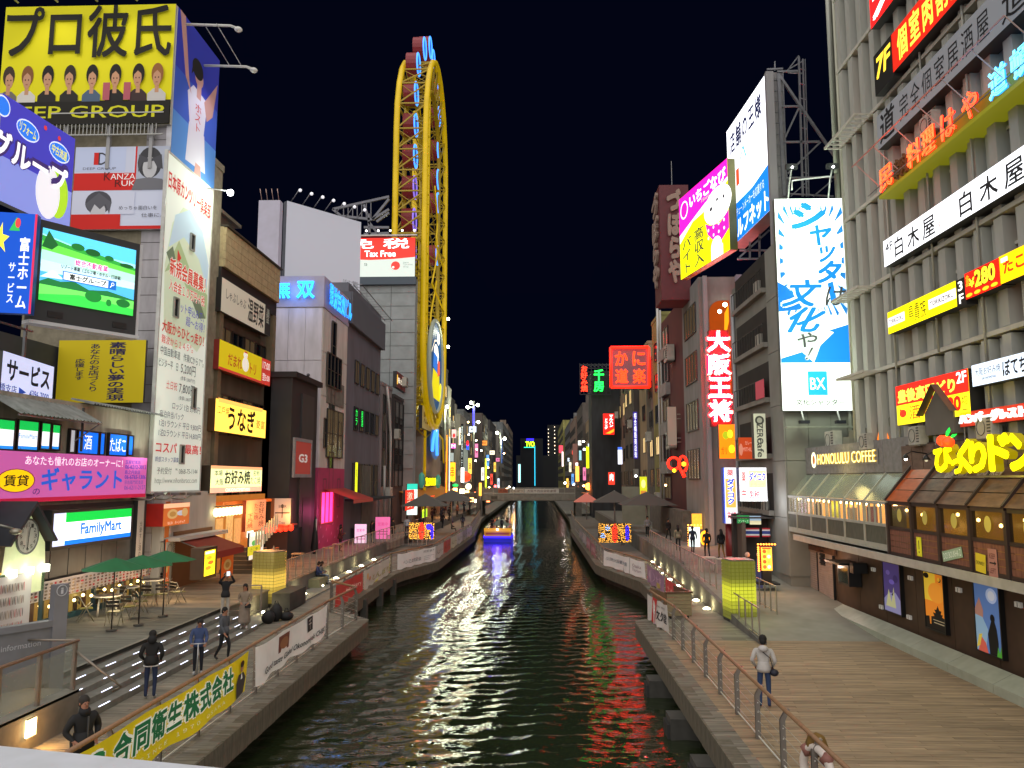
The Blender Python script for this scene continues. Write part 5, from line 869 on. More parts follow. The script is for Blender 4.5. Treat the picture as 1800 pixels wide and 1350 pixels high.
q = root('bridge_lamp_post', 'glowing orange lamp post at the left end of the footbridge', 'street lamp', (-9.0, 125.5, 3)); MB().tube([(0, 0, -1), (0, 0, 1.6)], .12, metal(), 6).build('pole', q); MB().tube([(0, 0, 1.2), (0, 0, 3.2)], .22, mat('#ffb040', .5, em=2), 8).build('lantern', q)
q = root('orange_flood', 'orange glowing lamp beside the right end of the footbridge', 'lamp', (8.2, 130, 5.6)); MB().sphere((0, 0, 0), .6, mat('#ff8a30', .5, em=8), 8).build('bulb', q); lamp((7.6, 128, 5.4), '#ff7a30', 260, .4)
# many small shop signs that thicken towards the far bridge
pal = [('#d84838', 'red'), ('#f0ece0', 'white'), ('#f0c050', 'amber'), ('#5a90d0', 'blue'), ('#d07098', 'pink'), ('#f4e8c8', 'cream'), ('#e08838', 'orange'), ('#c8d8e8', 'pale')]
for sd in (-1, 1):
    for k in range(13):
        Y = 126 + k * 12.3 + (k * 5 % 4); c, cn_ = pal[(k * 5 + (3 if sd > 0 else 0)) % 8]; z = 4 + (k * 7 % 11) * 1.25; X = (-14.3 + (k % 3) * .5) if sd < 0 else (11.4 - (k % 3) * .4 - (1.2 if Y > 190 else 0)); tall = k % 3 != 0
        sign('small_shop_sign', '%s %s shop sign far along the %s bank, %s from the near end' % (cn_, 'upright' if tall else 'square', 'left' if sd < 0 else 'right', (ORD + ['thirty-first', 'thirty-second', 'thirty-third', 'thirty-fourth'])[k]), 'sign', (frame((X, Y, z), 0), .7 if tall else 1.5, 3.0 if tall else 1.2), c, 1.25, [('t', '酒' if tall else '寿司', 20, 30, 80, 70, '#401810', {'e': 0, 'bold': .02})], depth=.3, te=0)
# distant skyline
tw = building('distant_tower', 'distant dark residential tower with a few lit windows', 8, 24, 640, 655, 50, mat('#07080b', .9), roof=False)
m = MB()
for k in range(34): m.box(8.4 + (k * 5 % 15), 8.9 + (k * 5 % 15), 639.7, 639.95, 22 + (k * 11 % 27), 22.7 + (k * 11 % 27), mat('#ffe8c8', .5, em=2.2, samp='NONE'))
m.build('lit_window', tw, kind='stuff')
db = building('distant_block', 'distant dark block closing the view above the bridge', -14, 12, 520, 540, 22, mat('#060709', .9), roof=False)
db = building('blue_edge_block', 'distant dark block with a vertical cyan light line', -10, 3, 460, 480, 30, mat('#05080f', .9), roof=False); MB().box(-1.8, -1.5, 459.5, 459.9, 3, 26, mat('#30c0e0', .5, em=2.2)).build('light_line', db); MB().box(-6.5, -2.2, 459.4, 459.9, 26.5, 30, mat('#2a1ce0', .5, em=1.5)).build('light_band', db)
p = ony(921, 787, 459); sign('green_letter_sign', 'small lime green rooftop letters in the far distance', 'sign', (frame(p, 0), 6.2, 4.0), '#0a0f10', 0, [('t', 'TVO', 15, 14, 98, 92, '#b8f020', {'bold': .05, 'e': 2.4}), ('r', 0, 0, 100, 10, '#30e0b0', 2.)], depth=.3)
# crab sign and roof signs
NR = '#ff2418'
cr = sign('crab_restaurant_sign', 'square red neon sign with four Japanese characters on a far roof', 'neon sign', frY(1074, 681, 1141, 611, 88), '#7a5a60', .22, [], depth=1.6, edge='#7a2020')
mw, Wd, Ht = frY(1074, 681, 1141, 611, 88); m = MB()
for k, (a, b_) in enumerate((((0, 0), (0, 1)), ((0, 1), (1, 1)), ((1, 1), (1, 0)), ((1, 0), (0, 0)))): m.tube([(a[0] * Wd, a[1] * Ht, .2), (b_[0] * Wd, b_[1] * Ht, .2)], .16, mat('#ff1c0c', .4, em=3.5, samp='NONE'), 6)
m.build('neon_border', cr)
for t_, x0, y0 in (('か', 12, 54), ('に', 58, 54), ('道', 12, 10), ('楽', 58, 10)): neon(cr, (mw, Wd, Ht), t_, x0, y0, x0 + 33, y0 + 36, '#ff4018', '#ff3c14', 4.5, '#e00804', .016)
for o in [c for c in cr.children if c.name.startswith('neon_letters')]: o.matrix_basis = Matrix.Identity(4)
lamp((9.5, 86, 22), '#ff3020', 160, .6)
ck = root('okonomiyaki_roof_sign', 'red and green neon characters on a dark lattice rooftop frame', 'neon sign', (0, 0, 0)); f3 = frY(1020, 693, 1074, 640, 120); mw, Wd, Ht = f3
m = MB()
for k in range(9): m.bar((Wd * k / 8, 0, -.4), (Wd * k / 8, Ht * 1.04, -.4), .1, metal('#3a3c40')).bar((0, Ht * k / 8, -.4), (Wd, Ht * k / 8, -.4), .1, metal('#3a3c40'))
for k in range(8): m.bar((Wd * k / 8, Ht, -.4), (Wd * (k + 1) / 8, Ht * .92, -.4), .08, metal('#4a4c50'))
m.build('lattice', ck, mw)
neon(ck, f3, 'お好み焼', 2, 8, 24, 94, '#ff3018', '#ff3820', 3.2, '#ff2010', .03, vert=True); neon(ck, f3, '千房', 44, 8, 78, 82, '#18e048', '#20f050', 3.0, '#10b030', .03, vert=True)
building('lattice_sign_base', 'dark building under the lattice neon sign', 8.2, 16, 121, 128, 23.2, wallm('#3a3c40'), roof=False)
# street lamp masts
def mast(name, label, x, y0, y1, X, heads, col='#8a8c88', e=16):
    Y = X * 1400 / (x - 945); a = ony(x, y0, Y); b_ = ony(x, y1, Y); q_ = root(name, label, 'street lamp', (a.x, Y, a.z)); MB().tube([(0, 0, 0), (0, 0, b_.z - a.z)], .14 * max(1, Y / 110), metal(col), 6).build('pole', q_)
    for (hx, hy) in heads:
        h = ony(hx, hy, Y) - a; MB().tube([(0, 0, h.z), (h.x, 0, h.z)], .08, metal(col), 5).build('arm', q_); MB().sphere((h.x, -.2, h.z), .24 * max(1, Y / 120), mat('#fbffe6', .5, em=e, samp='NONE'), 8).build('lamp_head', q_); lamp((a.x + h.x, Y - .6, a.z + h.z - .6), '#f4ffd8', 520, .3)
    return q_
mast('lamp_mast', 'tall mast with two bright round lamps right of the yellow wheel', 779, 880, 520, -14.2, [(788, 561), (788, 610)])
mast('lamp_mast', 'mast with a blue banner and a cluster of white lamps on the left bank', 832, 880, 705, -11.4, [(828, 708), (840, 712), (822, 716), (841, 742)])
mast('lamp_mast', 'more distant mast with white lamps on the left bank', 880, 872, 755, -10.4, [(874, 761), (887, 771)])
mast('lamp_mast', 'single arm lamp mast close behind the yellow wheel', 781, 880, 712, -13.9, [(786, 715)])
vsign(832.5, 748, 714, 4, -11.3, '#4a48e0', 1., 'slim blue banner on the lamp cluster mast')
# stands: grey tents and light murals
def tent(x, y, z, w_, h_, label):
    q_ = root('parasol_tent', label, 'tent', (x, y, z)); s = w_ / 2
    MB().add([(-s, -s, h_ - 1.1), (s, -s, h_ - 1.1), (s, s, h_ - 1.1), (-s, s, h_ - 1.1), (0, 0, h_)], [(0, 1, 4), (1, 2, 4), (2, 3, 4), (3, 0, 4), (3, 2, 1, 0)], mat('#55524c', .8)).build('canopy', q_); MB().tube([(0, 0, 0), (0, 0, h_)], .07, metal('#b0b0a8'), 6).build('pole', q_); return q_
tent(-10.4, 74, 1.85, 4.0, 3.6, 'nearer dark grey square parasol on the left walkway'); tent(-9.0, 84, 1.85, 4.4, 3.8, 'farther dark grey square parasol on the left walkway')
tent(7.4, 78, 2.1, 4, 3.6, 'farther dark grey square parasol on the right walkway'); tent(9.4, 70, 2.1, 4.6, 3.6, 'nearer dark grey square parasol on the right walkway'); tent(5.8, 96, 2.0, 3, 3.2, 'small salmon parasol far down the right walkway').children[0].data.materials[0] = mat('#c87060', .7, em=.2)
def light_mural(x0, x1, y, z0, z1, label, shapes):
    q_ = root('light_mural', label, 'light display', (0, y, 0)); MB().box(x0, x1, 0, .6, z0, z1, mat('#141210', .6)).build('panel', q_); m = MB(); k = 0
    rows, nc = 12, 34; cs = {'w': mat('#ffb848', .5, em=3, samp='NONE'), 'r': mat('#ff3820', .5, em=4, samp='NONE'), 'b': mat('#3a28ff', .5, em=4, samp='NONE'), 'c': mat('#a0c0ff', .5, em=3.5, samp='NONE')}
    for i in range(nc):
        for j in range(rows):
            u, v = (i + .5) / nc, (j + .5) / rows; c = 'w'
            for (cx, cy, rx, ry, cc) in shapes:
                if ((u - cx) / rx) ** 2 + ((v - cy) / ry) ** 2 < 1: c = cc
            if c == 'w' and random.random() < .25: continue
            x, z = x0 + (x1 - x0) * (u + random.uniform(-.006, .006)), z0 + (z1 - z0) * (v + random.uniform(-.02, .02)); m.box(x - .017, x + .017, -.04, 0, z - .022, z + .022, cs[c])
    m.build('bulb', q_, kind='stuff'); return q_
light_mural(-10.9, -8.75, 68, 1.75, 3.15, 'black panel covered in tiny yellow red and blue bulbs on the left walkway', [(.5, .5, .12, .5, 'r'), (.8, .75, .12, .2, 'b'), (.92, .4, .06, .4, 'b')])
light_mural(4.85, 7.45, 65, 1.75, 3.25, 'black panel covered in tiny bulbs with a red figure on the right walkway', [(.5, .5, .1, .5, 'r'), (.88, .5, .07, .4, 'b'), (.28, .75, .08, .13, 'c'), (.14, .35, .08, .14, 'c')])
lamp((-9.8, 66, 3), '#ffc060', 40, .4); lamp((6, 63, 3), '#ffc060', 40, .4)
# tour boat
bt = root('tour_boat', 'yellow and brown tour boat edged with blue light moored at the left quay', 'boat', (-4.4, 91, 0)); bt.scale = (.85, .85, .85)
hull = [(-1.75, -4), (1.75, -4), (1.9, 0), (1.5, 4), (0, 6), (-1.5, 4), (-1.9, 0)]
MB().prism(hull, -.3, .75, mat('#1c1860', .4, em=.25, emcol='#2020ff')).build('hull', bt); MB().prism([(x * 1.02, y * 1.02) for x, y in hull], .55, .72, mat('#2a18ff', .4, em=3.2)).build('light_strip', bt)
MB().box(-1.7, 1.7, -3.9, -3.7, .75, 1.75, mat('#b58a2a', .6, em=.25, emcol='#ffa020')).box(-1.6, 1.6, -3.7, 3, .75, .9, mat('#6a4a28', .6)).build('deck', bt); MB().box(-1.72, 1.72, -3.95, -3.9, 1.35, 1.75, mat('#d8a828', .6, em=.4, emcol='#ffb020')).box(-1.5, 1.5, -3.97, -3.92, .95, 1.2, mat('#a04a20', .6, em=.2)).build('stern_board', bt)
MB().sphere((0, -4.05, 1.6), .12, mat('#fff0c0', .5, em=9), 8).build('stern_lamp', bt)
m = MB(); m.add([(0, 2, 2.7), (-1.2, 1, 1.8), (1.6, 1, 1.8), (1.8, 3.4, 1.8), (-1.2, 3.4, 1.8)], [(0, 1, 2), (0, 2, 3), (0, 3, 4), (0, 4, 1)], mat('#6a776a', .7)); m.build('canopy', bt)
lamp((-4.4, 86.6, .9), '#3020ff', 60, .5)
# ================================================================== RIGHT BANK
FIN = mat('#bfc0b8', .75, dirt=.22, scale=1, bump=.12, stretch=(1, 1, .3)); FINL = mat('#cfccc0', .75, dirt=.18, scale=1)
bg_ = root('izakaya_tower', 'big office block with tall concrete fins hung with many restaurant signs', 'building', (0, 0, 0))
FX, FY0, FY1 = 13.6, 16.0, 33.3
MB().box(FX, 34, 10, FY1, -.5, 34, mat('#3b3836', .7, dirt=.3)).build('wall', bg_)
MB().box(FX - .25, 34, FY1, FY1 + .35, 1.8, 34, FINL).build('corner_pier', bg_)
MB().box(15.0, 34, 38.95, 39.15, -.5, 34, mat('#7c7c70', .7, dirt=.3)).build('side_wing', bg_)
m = MB(); y = 15.0
while y < 16.4: m.box(y, y + .12, 38.83, 38.95, 8, 34, mat('#94948a', .6, metal=.2, dirt=.3)); y += .24
m.build('ribbed_cladding', bg_); MB().tube([(FX - .3, FY1 + .5, 7), (FX - .3, FY1 + .5, 34)], .07, mat('#c4c4b0', .5), 6).tube([(14.95, 38.8, 22), (14.95, 38.8, 34)], .09, mat('#aeb0a4', .5), 6).build('downpipe', bg_)
FH = 3.35; base = 7.6; pitch = 1.06; finme = None; panes = {}
for fl in range(8):
    z0 = base + fl * FH
    MB().box(FX - .53, FX, FY0, FY1 + .02, z0 - .06, z0 + .08, FINL).build('floor_band', bg_)
    MB().box(FX - .2, FX, FY0, FY1, z0 + FH * .71, z0 + FH * .74, FINL).build('transom', bg_)
    for k in range(16):
        y = FY1 - .12 - k * pitch
        if finme is None: o = MB().box(-.5, 0, -.42, 0, .1, FH - .12, FIN).build('fin', bg_); finme = o.data
        else: o = put('fin', finme, bg_)
        o.location = (FX, y, z0)
        if k % 3 != 1:
            o = put('fin', finme, bg_); o.location = (FX, y - .55, z0); o.scale = (.55, .4, 1)
        gl = [GLASS, GLASSD, GLASSB, GLASS, GLASS, mat('#5a3a28', .3, em=.08, emcol='#ff9040', dirt=.6, scale=2, samp='NONE')][(fl * 5 + k * 3) % 6]
        window(bg_, frame((FX - .04, y - .42, z0 + .12), -math.pi / 2) , .6, FH - .3, gl, '#4a2e28', 1, 1, .05)
for z_, x_ in ((5, 0), (9, 0)):
    pass
# louvred grille shelves that catch the light
for (z0, ya, yb) in ((base + FH * 1 - .1, 30.5, 33.2), (base + FH * 2 - .12, 30.6, 33.4), (base + FH * 4 - .1, 30, 33.3)):
    m = MB(); 
    for k in range(9): y = ya + (yb - ya) * k / 8; m.box(FX - 1.2, FX - .2, y - .03, y + .03, z0, z0 + .06, FINL)
    m.box(FX - 1.22, FX - 1.15, ya, yb, z0 - .02, z0 + .08, FINL); m.build('louvre_shelf', bg_)
for (z0, y) in ((base + FH * 4 + .6, 32.3), (base + FH * 4 + .6, 31.2)): MB().box(FX - .06, FX - .02, y - .25, y, z0, z0 + 1.2, mat('#ff8a20', .5, em=2.2)).build('lit_window', bg_)
MB().box(FX - .06, FX - .02, 27.4, 27.65, base + .3, base + 1.5, mat('#ffb040', .5, em=2.)).build('lit_window', bg_)
SX = 12.75
def rs(name, label, xl, yb, yt, xr, back, e, art, depth=.45, X=SX, edge='#2a2a2c', te=None, **k): return sign(name, label, 'sign', frX(xl, yb, yt, xr, X), back, e, art, depth=depth, edge=edge, te=te, **k)
rs('red_corner_sign', 'red lit sign with a white brush stroke at the top edge of the picture', 1531, 52, -60, 1600, '#f01818', 1.3, [('t', '大', 6, 6, 96, 60, '#ffffff', {'bold': .05, 'e': 1.5})], .8)
rs('seventh_floor_sign', 'black sign with slanted yellow 7F', 1539, 170, 100, 1569, '#1b1a18', .03, [('t', '7F', 12, 34, 92, 86, '#ffd83c', {'bold': .04, 'shear': .15, 'e': 1.1})], .5)
rs('private_room_meat_sign', 'red sign with yellow characters sloping up from the black 7F sign', 1570, 128, 62, 1830, '#d8220c', .85, [('t', '個室肉割烹', 5, 12, 56, 92, '#ffe04a', {'bold': .03, 'e': 1.2, 'space': 1.3})], .5)
rs('private_izakaya_sign', 'long grey sign with black brush characters below the red 7F sign', 1544, 264, 206, 1830, '#8f9398', .22, [('t', '道', 2, 8, 15, 96, '#1a1a1c', {'shear': .1, 'bold': .02, 'e': 0}), ('t', '完全個室居酒屋', 19, 18, 76, 86, '#1a1a1c', {'space': 1.35, 'e': 0}), ('t', '道', 82, 8, 96, 96, '#1a1a1c', {'shear': .1, 'e': 0})], .6, te=0)
ns = root('neon_kitchen_sign', 'yellow green ledge carrying separate red and blue neon characters', 'neon sign', (0, 0, 0)); fr = frX(1550, 345, 308, 1835, SX - .15); mw, Wd, Ht = fr
MB().box(0, Wd, -.12, 0, -.8, .1, mat('#8f8a20', .6, em=.25, emcol='#b0b020', samp='NONE')).build('ledge', ns, mw)
m = MB(); m.box(0, Wd, .05, Ht * .8, -.3, -.15, mat('#77701c', .7, em=.16, emcol='#a0a020', dirt=.3, samp='NONE')); m.build('backing', ns, mw)
m = MB(); m.bar((-.3, Ht * 1.55, .9), (Wd, Ht * 1.55, .9), .035, mat('#c89088', .5)).bar((0, 0, .5), (Wd, 0, .5), .025, metal())
for k in range(7): m.bar((Wd * k / 6, Ht * 1.55, .9), (Wd * k / 6, .2, -.1), .025, mat('#c0a8a0', .5))
m.build('stay_rod', ns, mw)
for t_, a, b_, c, ec, bs in (('民', 1, 12, '#ff4a20', '#ff5a28', '#ff1808'), ('料', 24, 34, '#ff4a20', '#ff5a28', '#ff1808'), ('理', 35, 44, '#ff4a20', '#ff5a28', '#ff1808'), ('は', 48, 57, '#ff4a20', '#ff5028', '#ff1808'), ('や', 61, 70, '#ff4a20', '#ff5028', '#ff1808'), ('道', 76, 85, '#60d8ff', '#60d0ff', '#1878c0'), ('頓', 87, 96, '#60d8ff', '#60d0ff', '#1878c0')): neon(ns, fr, t_, a, 8, b_, 112, c, ec, 3., bs, .022)
t, a = MB(), MB(); draw(t, a, [('t', '串肉', 13, 10, 23, 100, '#6a5030', {'e': .05, 'lift': .1})], Wd, Ht, 0); t.build('wooden_letters', ns, mw)
lamp(tuple(mw @ Vector((Wd * .3, Ht * .5, 1.2))), '#ff5030', 30, .2); lamp(tuple(mw @ Vector((Wd * .82, Ht * .5, 1.0))), '#50b0ff', 12, .2)
rs('white_pub_sign', 'long white lit sign reading 4F and the same three characters twice', 1555, 470, 425, 1840, '#f3f6fb', 1.5, [('t', '4F', 1.5, 50, 8, 84, '#34383c', {'bold': .02, 'e': 0}), ('t', '白木屋', 9.5, 10, 40, 84, '#2c3034', {'space': 1.5, 'bold': .02, 'e': 0}), ('t', '魂', 41, 18, 44, 46, '#d06858', {'e': .3}), ('t', '白木屋', 56, 10, 90, 84, '#2c3034', {'space': 1.6, 'bold': .02, 'e': 0})], .5, fe=1.5)
rs('yellow_chicken_sign', 'yellow lit sign with white boxes and thin outlined characters', 1562, 588, 550, 1681, '#f4e800', 1.05, [('r', 0, 32, 28, 72, '#f4f0f0'), ('t', 'TORIKIZOKU', 2, 42, 26, 62, '#34343e', {'e': 0, 'bold': .02}), ('t', '鳥貴族', 34, 12, 60, 88, '#6a5c10', {'e': .0}), ('r', 64, 32, 100, 72, '#f4f0f0'), ('t', 'TORIKIZOKU.', 66, 42, 98, 62, '#34343e', {'e': 0, 'bold': .02})], .4)
rs('third_floor_sign', 'narrow black sign with white 3 above F', 1683, 541, 494, 1697, '#2a2624', .05, [('t', '3F', 22, 10, 78, 92, '#f4f4f0', {'vert': True, 'bold': .03, 'e': 1.1})], .35)
rs('price_sign', 'red sign with yellow 280 yen price', 1698, 527, 482, 1758, '#ee1c08', 1.05, [('t', '全品', 3, 48, 14, 90, '#f8d820', {'vert': True}), ('t', '￥', 12, 38, 30, 74, '#f8e030', {'bold': .05, 'halo': ('#5a0c00', .1)}), ('t', '280', 30, 30, 88, 94, '#f8e030', {'bold': .05, 'halo': ('#5a0c00', .1)})] + [('c', 12 + k * 24, 12, 9.5, 7, '#f8c820') for k in range(4)], .4)
rs('octopus_ball_sign', 'orange yellow sign with red takoyaki lettering at the right edge', 1759, 500, 452, 1850, '#ffc800', 1.2, [('t', 'たこやき', 8, 30, 96, 80, '#e8300c', {'bold': .04, 'e': 1.}), ('r', 4, 74, 18, 90, '#f8e8e0')], .4)
rs('second_floor_tavern_sign', 'red over yellow sign with 2F and a big red 280', 1578, 748, 680, 1704, '#f6e21e', 1.25, [('r', 0, 50, 100, 100, '#ea2416', 1.2), ('t', '豊後高田どり', 3, 55, 84, 88, '#f8ee50', {'bold': .05, 'e': 1.3}), ('t', '2F', 86, 72, 98, 97, '#ffffff', {'bold': .03}), ('c', 10, 28, 5.5, 10, '#e83018'), ('p', [(6, 32), (5, 42), (9, 36)], '#e83018'), ('t', '酒場', 20, 10, 54, 44, '#c8501c', {'e': .6}), ('t', '全品', 56, 30, 66, 44, '#c8501c', {'e': .6}), ('t', '280', 64, 12, 90, 46, '#e02410', {'bold': .05, 'e': .9}), ('t', '均一', 91, 12, 98, 44, '#7a5a10', {'vert': True, 'e': .1})], .45)
rs('pale_blue_okonomiyaki_sign', 'pale blue white sign reading Osaka okonomiyaki in black at the right edge', 1710, 680, 643, 1840, '#d3e2f6', 1.15, [('t', '大阪お好み焼', 5, 44, 42, 80, '#2c303c', {'e': 0}), ('t', 'OKONOMIYAKI', 14, 22, 36, 34, '#5a6274', {'e': 0, 'bold': .02}), ('t', 'ぼてぢゅう', 45, 14, 98, 90, '#1c1c24', {'bold': .03, 'e': 0})], .4)
rs('hamburger_restaurant_sign', 'red board with raised white katakana above the yellow letters', 1688, 751, 726, 1850, '#c83418', .5, [('t', 'ハンバーグレストラン', 2, 16, 96, 88, '#fafafa', {'bold': .05, 'e': 1.5, 'lift': .08})], .3)
fr = frX(1656, 832, 779, 1850, 11.9); mw, Wd, Ht = fr; yd = root('yellow_hiragana_letters', 'huge glowing yellow cut out hiragana letters with cherries above the wooden restaurant', 'sign', mw=mw); t, a = MB(), MB()
for s_, x0, y0, x1, y1 in (('び', 0, 2, 21, 92), ('っ', 19, -4, 31, 46), ('く', 26, -2, 41, 104), ('り', 38, 0, 55, 96), ('ド', 56, 2, 76, 112), ('ン', 74, 2, 96, 108)): draw(t, a, [('t', s_, x0, y0, x1, y1, '#fbe800', {'bold': .057, 'lift': .22, 'e': 1.5, 'side': '#8a7a00'})], Wd, Ht, 1.5)
t.build('lettering', yd)
for k, (px, py) in enumerate(((15, 104), (20.5, 98))): MB().sphere((Wd * px / 100, Ht * py / 100, .3), .17, mat('#ff3a10', .5, em=1.6), 10).build('cherry', yd)
t, a = MB(), MB(); draw(t, a, [('p', [(16, 116), (17, 132), (21, 146), (22, 134), (19, 118)], '#10d040', 1.5), ('p', [(20, 112), (24, 122), (29, 122), (26, 114), (21, 108)], '#10d040', 1.5)], Wd, Ht, 1.5, z0=.25); a.build('leaf', yd)
MB().bar((0, -.1, -.3), (Wd, -.1, -.3), .05, metal()).bar((0, Ht * .6, -.3), (Wd, Ht * .6, -.3), .05, metal()).build('mounting_bar', yd)
lamp(tuple(mw @ Vector((Wd * .4, 0, 1.4))), '#ffe840', 90, .5)
# honolulu coffee
hb = root('coffee_house', 'grey plank wall and white glazed gallery of the coffee house', 'building', (0, 0, 0))
fr = frX(1408, 833, 789, 1604, 12.95); mw, Wd, Ht = fr; y_far, y_near = mw.translation.y, mw.translation.y - Wd
PW = mat('#8e8c8b', .8, dirt=.3, scale=1.5, bump=.3, stretch=(3, 3, .4))
MB().box(12.96, 20, y_near - .02, y_far, 4.3, mw.translation.z + Ht - .15, mat('#55524d', .8, dirt=.3)).build('wall', hb)
n = 15
for k in range(n): MB().box(Wd * k / n + .01, Wd * (k + 1) / n - .01, 0, Ht, -.16, random.uniform(-.01, .012), PW).build('plank', hb, mw)
sign('coffee_house_lettering', 'illuminated cream capital letters with a round badge on grey planks', 'sign', (mw @ Matrix.Translation((Wd * .15, Ht * .27, .03)), Wd * .62, Ht * .48), '#8e8c8b', 0, [('c', 3.2, 50, 4.4, 62, '#fff8c0', 1.6), ('c', 3.2, 50, 2.4, 36, '#b86a40', .6), ('t', 'HONOLULU COFFEE', 12, 12, 98, 92, '#fff2a0', {'lift': .05, 'e': 1.4, 'side': '#c8a030'})], depth=.01)
lamp(tuple(mw @ Vector((Wd * .5, Ht * .4, .9))), '#ffe890', 25, .3)
WF = mat('#a9aba0', .5, dirt=.15, scale=3); gx = 12.08; zs = 5.98; zr_ = 7.0; zw = 5.2; zk = 4.42
gal = root('glazed_gallery', 'white framed gallery of sloping glass and windows full of warm light', 'conservatory', (0, 0, 0))
NB = 6; ya, yb = y_far + .05, y_near + .3; bw = (ya - yb) / NB
MB().box(gx, gx + .9, yb, ya, zk - .08, zk, WF).build('floor_plate', gal)
inner = mat('#d08a3c', .6, em=.9, emcol='#ffab4c', dirt=.65, scale=1.6, samp='FRONT'); pan = mat('#5c5e52', .7, dirt=.35, scale=3, bump=.2, stretch=(1, 3, 1))
MB().box(12.9, 12.95, yb, ya, zk, zs, inner).build('inner_wall', gal)
for k in range(NB):
    y1, y0 = ya - k * bw, ya - (k + 1) * bw
    MB().box(gx - .05, gx + .05, y1 - .09, y1, zk - .1, zs, WF).build('post', gal)
    MB().box(gx - .04, gx + .04, y0, y1 - .09, zs - .06, zs + .04, WF).box(gx - .04, gx + .04, y0, y1 - .09, zw - .05, zw + .05, WF).box(gx - .04, gx + .04, y0, y1 - .09, zk - .1, zk + .12, WF).build('rail', gal)
    MB().box(gx - .015, gx + .015, y0 + .04, y1 - .13, zk + .12, zw - .05, pan).build('kick_panel', gal)
    for j in range(1, 4): yy = y1 - bw * j / 4; MB().box(gx - .03, gx + .03, yy - .03, yy + .03, zw + .05, zs - .06, WF).build('glazing_bar', gal)
    MB().quad((gx, y1, zw), (gx, y0, zw), (gx, y0, zs), (gx, y1, zs), CLEAR).build('pane', gal)
    MB().quad((gx, y1, zs + .04), (gx, y0, zs + .04), (12.95, y0, zr_), (12.95, y1, zr_), mat('#8f9c8c', .15, alpha=.55, em=.07, emcol='#c0ccb0', samp='NONE')).build('roof_pane', gal)
    MB().tube([(gx, y1 - .04, zs + .03), (12.95, y1 - .04, zr_ + .02)], .045, WF, 4, smooth=False).build('rafter', gal)
    for j in range(2 + k % 2): MB().sphere((12.5, y1 - .4 - j * .65, zs - .12), .075, mat('#ffe8a0', .5, em=14), 8).build('globe_lamp', gal)
    MB().box(12.4, 12.7, y0 + .3, y0 + .55, zk + .5, zk + 1.25 + .1 * (k % 3), mat(('#7a2c28', '#3a3440', '#6a8a20', '#9a9288', '#7a3040', '#444')[k][:7] if k < 5 else '#44403c', .6)).build('bottle_shelf', gal)
MB().box(gx - .05, gx + .05, yb - .09, yb, zk - .1, zs, WF).tube([(gx, yb, zs), (12.95, yb, zr_)], .045, WF, 4).box(gx - .04, 12.95, yb - .03, yb, zk, zs - .1, mat('#a9aba0', .5)).build('end_frame', gal)
MB().box(12.5, 12.52, yb + .3, yb + 3.4, 6.2, 6.55, mat('#f8f4f4', .5, em=1.6)).build('bright_reflection_sign', gal) if 0 else None
lamp((12.55, (ya + yb) / 2, 5.7), '#ffb860', 60, .4)
# hawaiian wooden restaurant (right part)
wr = root('wooden_restaurant_gallery', 'weathered red brown wooden gallery with stained roof panels and stickers', 'building', (0, 0, 0))
RW = mat('#8a5848', .75, dirt=.5, scale=2.5, bump=.3, stretch=(1, 5, 1)); RF = mat('#9c7864', .5, dirt=.55, scale=1.5, bump=.2, stretch=(1, 1, 4)); DK = mat('#3a2a26', .6, dirt=.3)
wy1 = yb - .12; wb_ = 1.75; amber = mat('#5c3c14', .4, em=.4, emcol='#c08420', dirt=.85, scale=2.2, samp='NONE')
for k in range(6):
    y1, y0 = wy1 - k * wb_, wy1 - (k + 1) * wb_
    MB().box(gx - .09, gx + .09, y1 - .13, y1, 4.25, zs, DK).build('post', wr); MB().box(gx - .05, gx + .05, y0, y1 - .13, zs - .05, zs + .08, DK).box(gx - .05, gx + .05, y0, y1 - .13, 5.1, 5.2, DK).box(gx - .05, gx + .05, y0, y1 - .13, 4.2, 4.34, DK).build('rail', wr)
    for j in range(4): MB().box(gx - .03, gx + .0, y0 + .03, y1 - .16, 4.35 + j * .19, 4.35 + j * .19 + .175, RW).build('plank', wr)
    MB().quad((gx, y1, 5.2), (gx, y0, 5.2), (gx, y0, zs), (gx, y1, zs), mat('#2c2416', .08, alpha=.5)).build('pane', wr)
    mc = RF if k else mat('#a85a38', .4, em=.12, emcol='#ff7a30', dirt=.5, scale=1.5, stretch=(1, 1, 4), samp='NONE')
    for j in range(3):
        a0, a1 = j / 3, (j + 1) / 3 - .02; X0, Z0 = gx - .1, zs + .08; dx, dz = 1.0, 1.15
        MB().add([(X0 + dx * a0, y0 + .06, Z0 + dz * a0), (X0 + dx * a1, y0 + .06, Z0 + dz * a1), (X0 + dx * a1, y1 - .1, Z0 + dz * a1 + .0), (X0 + dx * a0, y1 - .1, Z0 + dz * a0)], [(0, 3, 2, 1), (0, 1, 2, 3)], mc).build('roof_board', wr)
    MB().tube([(gx - .1, y1 - .05, zs + .1), (12.95, y1 - .05, zs + 1.28)], .06, DK, 4, smooth=False).build('rafter', wr)
    c = MB(); c.add([(gx - .04, y1 - .95 + .17 * math.cos(i * math.pi / 7), 5.6 + .22 * math.sin(i * math.pi / 7)) for i in range(14)], [tuple(range(14))[::-1]], mat('#b8a850', .5, em=.15)); c.build('round_sticker', wr)
MB().box(12.7, 12.8, wy1 - 10.5, wy1, 4.2, zs, amber).build('inner_wall', wr); MB().box(gx, 12.95, wy1 - 10.5, wy1, 4.1, 4.2, DK).build('floor_plate', wr)
for k in range(9): MB().sphere((12.45, wy1 - .6 - k * 1.1, 5.75 - .1 * (k % 3)), .06, mat('#ffd070', .5, em=10), 6).build('small_lamp', wr)
